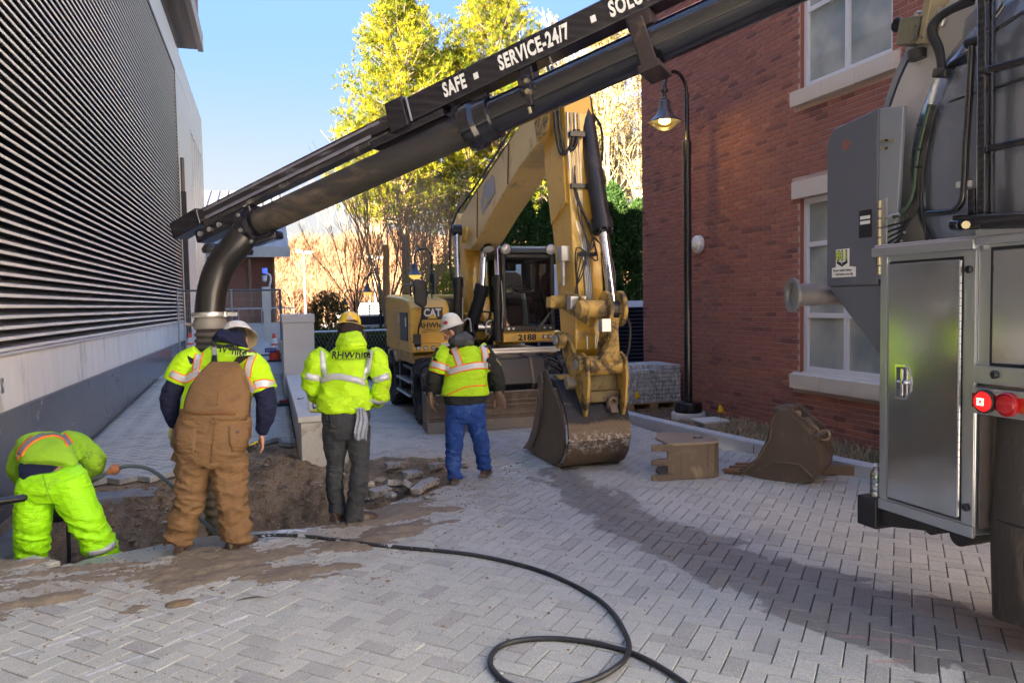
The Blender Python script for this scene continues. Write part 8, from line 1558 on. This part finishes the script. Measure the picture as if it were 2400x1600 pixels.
r = root('round_shrub', 'taller evergreen shrub with thin reddish tips rising over the hedge', 'shrub', (1.55, HY+1.2, 0)); n = 2600; u_ = rng.normal(size=(n, 3)); u_ /= np.linalg.norm(u_, axis=1)[:, None]; rr0 = rng.uniform(.3, 1, (n, 1))**.5; P = np.array([1.5, HY+1.3, 1.45])+u_*rr0*np.array([.55, .45, .75]); leaves('foliage', P, .045, leaf_mat('shrub_leaf', (.03, .06, .02), (.22, .15, .07)), r, up=.9); part('stem', MB().cyl((1.5, HY+1.3, 0), (1.5, HY+1.3, 1.2), .04, n=8), M_BARK, r)
r = root('chain_link_fence', 'low galvanised chain link fence with a pale top rail from the pillar towards the excavator', 'fence', (2, 17.8, 0)); part('top_rail', MB().cyl((.8, 17.8, 1.22), (4.4, 17.8, 1.22), .025, n=8), M_GALV, r)
for x in (.95, 2.75, 4.3): part('post', MB().cyl((x, 17.8, -.02), (x, 17.8, 1.24), .03, n=8), M_GALV, r)
g = MB()
for k in range(46):
    x = .85+k*.08; g.bar((x, 17.8, .02), (x+.6, 17.8, 1.2), .003, .003); g.bar((x, 17.805, 1.2), (x+.6, 17.805, .02), .003, .003)
o = part('diamond_mesh', g, M_GALV, r, fix=False); o['kind'] = 'stuff'
# far parking area: pale wall, rack, pickup, light masts
q0, q1 = atY(838, 735, 58), atY(905, 735, 58); r = root('white_rack_trailer', 'white slatted rack trailer with red stripes in the far car park', 'trailer', (q0[0]+1, 58, 0)); x0, x1 = q0[0], q1[0]+1.5
for k in range(9): part('slat', MB().box(x0, x1, 58, 58.06, .25+k*.21, .25+k*.21+.07), M_WHITE if k not in (2, 6) else mat('red_slat', (.5, .05, .04), .6), r)
for x in np.linspace(x0, x1, 5): part('upright', MB().box(x-.05, x+.05, 57.95, 58.12, 0, 2.15), M_WHITE, r)
part('far_side', MB().box(x0, x1, 59.8, 59.9, .3, 1.9), mat('pale_load', (.6, .55, .45), .8), r)
for x in (x0+.5, x1-.6): part('wheel', MB().cyl((x, 57.8, .3), (x, 57.95, .3), .3, n=16), M_RUB, r)
q0 = atY(800, 760, 62); r = root('long_white_shed', 'long low white shed behind the far car park', 'building', (q0[0]+2, 63, 0)); part('wall', MB().box(q0[0], q0[0]+9, 62, 66, -.1, 1.15), M_WHITE, r); part('roof', MB().box(q0[0]-.2, q0[0]+9.2, 61.8, 66.2, 1.152, 1.26), M_ZINC, r)
def pickup(x, y, z, lab, rz=0):
    r = root('parked_pickup', lab, 'pickup', (x, y, z)); g = MB().prism([(-1.0, .45), (-1.0, .95), (-.98, 1.08), (-.80, 1.5), (.80, 1.5), (.98, 1.08), (1.0, .95), (1.0, .45)], 'Y', 0, 2.0); g.v = [(a+x, b+y, c+z) for a, b, c in g.v]; part('body', g, mat('white_car_paint', (.62, .62, .63), .25, coat=.5, var=.02, bump=0), r, bevel=.05)
    part('windscreen', MB().add([(x-.78, y-.01, z+1.05), (x+.78, y-.01, z+1.05), (x+.68, y-.01, z+1.42), (x-.68, y-.01, z+1.42)], [(0, 1, 2, 3)]), M_LDARK, r); part('grille', MB().box(x-.6, x+.6, y-.03, y, z+.5, z+.75), M_BLK, r)
    for sx in (-1, 1): part('headlight', MB().box(x+sx*.8-.12, x+sx*.8+.12, y-.035, y, z+.68, z+.85), M_LAMPG, r); part('wheel', MB().cyl((x+sx*.85-.1, y+.5, z+.35), (x+sx*.85+.1, y+.5, z+.35), .35, n=16), M_RUB, r); part('mirror', MB().box(x+sx*1.1-.1, x+sx*1.1+.1, y+.1, y+.2, z+1.0, z+1.2), M_BLK, r)
q = atY(868, 800, 34); pickup(q[0], 34, -.1, 'white pickup parked beyond the hedge just left of the excavator')
q = atY(1215, 640, 21.5); r = root('white_van', 'white van roof and side visible behind the excavator cab', 'van', (q[0], 22, 0)); x0, x1 = atY(1135, 640, 21.5)[0], atY(1345, 640, 21.5)[0]
part('body', MB().prism([(x0, .4), (x0, 1.9), (x0+.25, 2.75), (x0+.8, 3.0), (x1-.5, 2.95), (x1-.1, 2.3), (x1, 1.9), (x1, .4)], 'Y', 21.6, 25.5), mat('white_van_paint', (.60, .60, .62), .3, coat=.4, var=.02, bump=0), r, bevel=.08); part('rear_window', MB().box(x0+.3, x0+.9, 21.58, 21.6, 1.9, 2.4), M_LDARK, r)
for x in (x0+.3, x1-.3): part('wheel', MB().cyl((x-.1, 21.9, .38), (x+.1, 21.9, .38), .38, n=16), M_RUB, r)
for (px, pyt, yy, lab) in ((712, 592, 75, 'tall thin light mast standing in the middle of the orange hillside'), (878, 604, 80, 'tall thin light mast partly hidden by bare branches')):
    tpt = atY(px, pyt, yy); r = root('light_mast', lab, 'light mast', (tpt[0], yy, -.1), 'light masts of the far car park'); part('mast', MB().cyl((tpt[0], yy, -.1), (tpt[0], yy, tpt[2]), .11, .07, n=8), mat('mast_pale', (.62, .55, .44), .5), r); part('lamp_head', MB().box(tpt[0]-.75, tpt[0]-.1, yy-.2, yy+.2, tpt[2]+.0, tpt[2]+.22).box(tpt[0]+.1, tpt[0]+.85, yy-.2, yy+.2, tpt[2]-.1, tpt[2]+.12), M_WHITE, r)
# ================================================================== TREES
def branch_mesh(mb, p, d, L_, r_, lv, kids, spread, rnd_, n=5, upb=.25, tips=None, minr=.004):
    d = d.normalized(); pts = [p]; q = p.copy(); dd_ = d.copy(); segs = 4 if lv > 0 else 3
    for i in range(segs): dd_ = (dd_ + Vector((rnd_.gauss(0, .10), rnd_.gauss(0, .10), rnd_.gauss(0, .08)+upb*.12))).normalized(); q = q+dd_*(L_/segs); pts.append(q.copy())
    mb.tube(pts, [max(minr, r_*(1-.75*i/segs)) for i in range(segs+1)], n, False)
    if tips is not None and lv <= 1: tips += pts[1:]
    if lv <= 0: return
    for k in range(kids):
        t_ = rnd_.uniform(.25, 1.0); i = min(segs-1, int(t_*segs)); b = pts[i].lerp(pts[i+1], t_*segs-i); a = rnd_.uniform(0, 6.28); o_ = dd_.orthogonal().normalized(); o_ = Matrix.Rotation(a, 3, dd_) @ o_
        branch_mesh(mb, b, dd_+o_*spread+Vector((0, 0, upb)), L_*rnd_.uniform(.45, .7), r_*.45, lv-1, kids, spread, rnd_, 3, upb, tips, minr)
def bare_tree(px, yy, ztop, lab, m, seed, vase=True, kids=6, trunk=.11, base_z=-.1, name='bare_tree', leaf=None, lean=0, lv=3):
    rr = random.Random(seed); x = atY(px, 740, yy)[0]; r = root(name, lab, 'tree', (x, yy, base_z), 'trees beyond the yard'); mb = MB(); tips = []
    if vase:
        h0 = ztop*.22; mb.tube([(x, yy, base_z), (x+.02, yy, h0)], [trunk, trunk*.8], 8)
        for k in range(9): a = k*.7+rr.random(); branch_mesh(mb, Vector((x, yy, h0*rr.uniform(.8, 1.05))), Vector((math.cos(a)*.42, math.sin(a)*.42, 1)), ztop*rr.uniform(.55, .78), trunk*.45, lv-1, kids, .42, rr, 5, .45, tips, .006)
    else:
        mb.tube([(x, yy, base_z), (x+lean*.3, yy, ztop*.5), (x+lean, yy, ztop*.95)], [trunk, trunk*.7, trunk*.15], 8)
        for k in range(18): h = ztop*rr.uniform(.25, .97); a = rr.uniform(0, 6.28); branch_mesh(mb, Vector((x+lean*h/ztop, yy, h)), Vector((math.cos(a)*.75, math.sin(a)*.75, .8)), (ztop*1.05-h)*.45+.8, trunk*.3, lv-1, kids, .5, rr, 4, .35, tips, .006)
    part('branches', mb, m, r, fix=False, smooth=80)
    if leaf is not None: T = np.array([tuple(t_) for t_ in tips]); T = T[rng.choice(len(T), leaf[0])]; leaves('leaves', T+rng.normal(0, .12, T.shape), leaf[1], leaf[2], r)
    return r
M_GOLD = leaf_mat('golden_leaf', (.14, .14, .03), (.46, .32, .10), .4)
bare_tree(905, 33.0, 6.4, 'vase shaped bare brown tree left of the excavator boom', M_TWIG, 1); bare_tree(985, 30.0, 6.0, 'vase shaped bare tree just behind the engine housing', M_TWIG, 2); bare_tree(835, 46.0, 7.0, 'smaller bare tree against the orange hillside', M_TWIG, 3); bare_tree(1040, 36.0, 6.8, 'bare tree with fine twigs between the pine trunks', M_TWIG, 4, leaf=(700, .09, M_GOLD))
bare_tree(1430, 38, 15.5, 'tall golden bare tree nearest the brick corner', M_TWIGP, 5, False, 6, .16, leaf=(2600, .13, M_GOLD)); bare_tree(1360, 44, 17.5, 'tall pale bare tree seen above the suction boom', M_TWIGP, 6, False, 6, .18, leaf=(1800, .13, M_GOLD)); bare_tree(1500, 46, 17, 'tall bare tree half hidden by the brick wall', M_TWIGP, 7, False, 6, .18, leaf=(2600, .13, M_GOLD)); bare_tree(1400, 52, 21, 'slender bare tree farthest behind the stick', M_TWIGP, 8, False, 6, .2, leaf=(2600, .15, M_GOLD)); bare_tree(1310, 50, 21.5, 'pale bare tree with white upright twigs beside the pines', mat('white_twig', (.60, .54, .46), .8, var=.1), 9, False, 6, .2)
def pine(px, yy, ztop, lab, seed, rmax=3.4, zb=4.5, nb=120, trunk=.26, low=None):
    rr = random.Random(seed); rg_ = np.random.default_rng(seed); x = atY(px, 740, yy)[0]; r = root('pine_tree', lab, 'tree', (x, yy, -.1), 'trees beyond the yard'); mb = MB(); mb.tube([(x, yy, -.1), (x+.1, yy, ztop*.4), (x-.05, yy, ztop*.75), (x, yy, ztop*.98)], [trunk, trunk*.8, trunk*.45, .03], 10); C_, K_ = [], []
    for k in range(nb):
        f_ = k/nb; z = zb+(ztop-.3-zb)*f_**.9; prof_ = (1-f_)**.42*(.55+.45*min(1, f_*3.5)); L_ = rmax*prof_*rr.uniform(.6, 1.15)+.35; a = k*2.4+rr.uniform(-.5, .5); d = Vector((math.cos(a), math.sin(a), .10+.65*f_)).normalized(); b = Vector((x, yy, z)); pts = [b+d*(L_*t_)+Vector((0, 0, .12*L_*t_*t_)) for t_ in (0, .35, .7, 1)]; mb.tube(pts, [.05*(1-f_)+.015, .03, .018, .008], 4, False)
        tone = rr.gauss(0, .18); nc = int(6+L_*7)
        for c in range(nc):
            t_ = rr.uniform(.28, 1.03)**.8; q = b+d*(L_*t_)+Vector((0, 0, .12*L_*t_*t_)); w_ = .30*L_*(1-t_*.6)+.12; C_.append((q.x+rr.gauss(0, w_*.5), q.y+rr.gauss(0, w_*.5), q.z+rr.uniform(-.05, .30))); K_.append(min(1, max(0, .48+tone+rr.gauss(0, .2)+.25*(t_-.6))))
    part('trunk', mb, M_BARK, r, fix=False, smooth=60); C_ = np.array(C_); n = len(C_); per = 14
    d = rg_.normal(size=(n, per, 3))*.8; d[..., 2] = np.abs(d[..., 2])*.7+.45; d /= np.linalg.norm(d, axis=2)[..., None]; L2 = rg_.uniform(.16, .34, (n, per, 1)); e = np.cross(d, rg_.normal(size=d.shape)); e /= np.linalg.norm(e, axis=2)[..., None]; Q = C_[:, None, :]+rg_.normal(0, .05, d.shape)
    V = np.stack([Q-e*.020, Q+e*.020, Q+d*L2], 2).reshape(-1, 3); R_ = np.repeat(np.clip(np.repeat(np.array(K_), per)+rg_.normal(0, .12, n*per), 0, 1), 3); V -= np.array(ORG[r].translation); o = bpy.data.objects.new('crown', mesh_np('crown', V, np.arange(len(V)).reshape(-1, 3), M_PINE, R_)); COL.objects.link(o); o.parent = r
pine(952, 42, 18.2, 'tall sunlit pine at the left with its top standing clear', 11, 4.1, 6.2, 190); pine(1165, 44, 20.6, 'tall sunlit pine in the middle above the boom lettering', 12, 4.6, 5.5, 215); pine(1062, 47, 17.0, 'pine with a bare trunk between the two tall pines', 13, 4.6, 6.0, 150); pine(905, 48, 12.6, 'lower pine reaching furthest left above the bare shrubs', 14, 3.9, 6.6, 120); pine(1250, 52, 19, 'pine farthest right behind the excavator boom', 15, 3.2, 4.5, 150)
def arbor(px, yy, zt, lab, seed, rad_=1.15, n=4200):
    x = atY(px, 740, yy)[0]; r = root('arborvitae', lab, 'tree', (x, yy, 0), 'arborvitae screen behind the excavator'); rg_ = np.random.default_rng(seed); z = rg_.uniform(0, 1, n)**.85; a = rg_.uniform(0, 6.283, n); ph = np.sin(a*5+z*9+seed)*.12+np.sin(a*3-z*14)*.08; R_ = rad_*(1-z**1.7)**.6*(1+ph)*rg_.uniform(.55, 1.0, n)**.35; P = np.stack([x+R_*np.cos(a), yy+R_*np.sin(a), z*zt+.05], 1)
    leaves('foliage', P, .095, M_ARB, r, up=.9, per=3, elong=1.9); part('trunk', MB().cyl((x, yy, 0), (x, yy, zt*.8), .09, .02, n=8), M_BARK, r)
for i_, (px, yy, zt, lab) in enumerate(((1225, 27, 5.9, 'dark arborvitae directly under the raised boom'), (1290, 26, 5.3, 'dark arborvitae hidden mostly by the stick'), (1385, 24.5, 5.6, 'arborvitae just right of the bucket cylinder'), (1440, 25.5, 6.0, 'arborvitae midway between cylinder and brick corner'), (1500, 24.0, 5.2, 'arborvitae touching the brick corner'))): arbor(px, yy, zt, lab, 20+i_)
pine(1320, 56, 17.5, 'lower pine between the raised boom and the bare golden trees', 16, 4.2, 4.0, 170); pine(1410, 60, 16, 'pine low behind the golden trees near the brick corner', 17, 4.6, 3.5, 170)
for i_, (px, yy, zt, lab) in enumerate(((1105, 33, 4.0, 'sunlit green bush left of the cab'), (1040, 40, 4.6, 'yellow green bush below the pine trunks'), (1235, 30, 4.2, 'yellow green bush seen through the cab windows'))):
    x = atY(px, 740, yy)[0]; r = root('green_bush', lab, 'bush', (x, yy, 0), 'bushes below the pines'); n = 3400; u_ = rng.normal(size=(n, 3)); u_ /= np.linalg.norm(u_, axis=1)[:, None]; P = np.array([x, yy, zt*.5])+u_*rng.uniform(.2, 1, (n, 1))**.5*np.array([2.4, 1.4, zt*.52]); P[:, 2] = np.abs(P[:, 2]); leaves('foliage', P, .10, leaf_mat('sunny_leaf_%s' % 'abc'[i_], (.08, .14, .02), (.38, .38, .06)), r, per=2); part('stem', MB().cyl((x, yy, 0), (x, yy, zt*.6), .06, n=6), M_BARK, r)  # bright leaf tones paint sunlight in, even where the bush stands in shade
# wooded hill
def hill_z(x, y): 
    t_ = np.clip((y-88)/85, 0, 1); return t_*t_*(3-2*t_)*(10.0+2.0*np.sin(x*.022+.6)+1.2*np.sin(x*.06))
gx = np.arange(-160, 260, 5.0); gy = np.arange(70, 330, 5.0); GX, GY = np.meshgrid(gx, gy); fx, fy = GX.ravel(), GY.ravel(); zz = hill_z(fx, fy)-.3; nx, ny = len(gx), len(gy); idx = np.arange(nx*ny).reshape(ny, nx)
F = np.stack([idx[:-1, :-1].ravel(), idx[:-1, 1:].ravel(), idx[1:, 1:].ravel(), idx[1:, :-1].ravel()], 1); me = mesh_np('hill', np.stack([fx, fy, zz], 1), F, mat('leaf_litter', (.25, .135, .065), .95, world=True, var=.3, vs=.15, bump=0)); me.polygons.foreach_set('use_smooth', [True]*len(me.polygons)); o = objm('hill', me); o['kind'] = 'structure'
protos = []
for s_ in range(6):
    rr = random.Random(100+s_); mb = MB(); h = 1.0; mb.tube([(0, 0, 0), (.02, 0, .45), (0, .02, 1.0)], [.022, .015, .004], 4, False)
    for k in range(20):
        z = rr.uniform(.22, .95); a = rr.uniform(0, 6.28); d = Vector((math.cos(a)*.7, math.sin(a)*.7, .9)).normalized(); L_ = (1.1-z)*.5; b = Vector((0, 0, z)); e_ = b+d*L_; mb.tube([b, b+d*L_*.5+Vector((0, 0, .02)), e_+Vector((0, 0, .05))], [.008, .006, .003], 3, False)
        for k2 in range(5): b2 = b+d*L_*rr.uniform(.3, .95); a2 = rr.uniform(0, 6.28); d2 = (d+Vector((math.cos(a2)*.6, math.sin(a2)*.6, .4))).normalized(); mb.tube([b2, b2+d2*L_*rr.uniform(.3, .6)], [.0045, .002], 3, False)
    F_ = np.array([f if len(f) == 4 else f+(f[-1],) for f in mb.f]); protos.append((np.array(mb.v), F_))
VV, FF, RR = [], [], []; q = 0; hr_ = np.random.default_rng(5)
for k in range(1900):
    y = hr_.uniform(84, 185); x = hr_.uniform(-.30, .55)*y+ (y*.0); s_ = hr_.uniform(3.8, 6.2); v, f = protos[k % 6]; a = hr_.uniform(0, 6.28); c, sn_ = math.cos(a), math.sin(a); w_ = np.stack([(v[:, 0]*c-v[:, 1]*sn_)*s_+x, (v[:, 0]*sn_+v[:, 1]*c)*s_+y, v[:, 2]*s_+hill_z(x, y)-.3], 1); VV.append(w_); FF.append(f+q); RR.append(np.full(len(v), hr_.random())); q += len(v)
t = NT('hill_twig'); at = t.n('Attribute', attribute_name='rnd').outputs['Fac']; t.col(t.mix(at, (.22, .11, .05), (.36, .22, .125))); t.rough(.9)
o = objm('bare_woods', mesh_np('bare_woods', np.concatenate(VV), np.concatenate(FF), t.m, np.concatenate(RR))); o['kind'] = 'stuff'
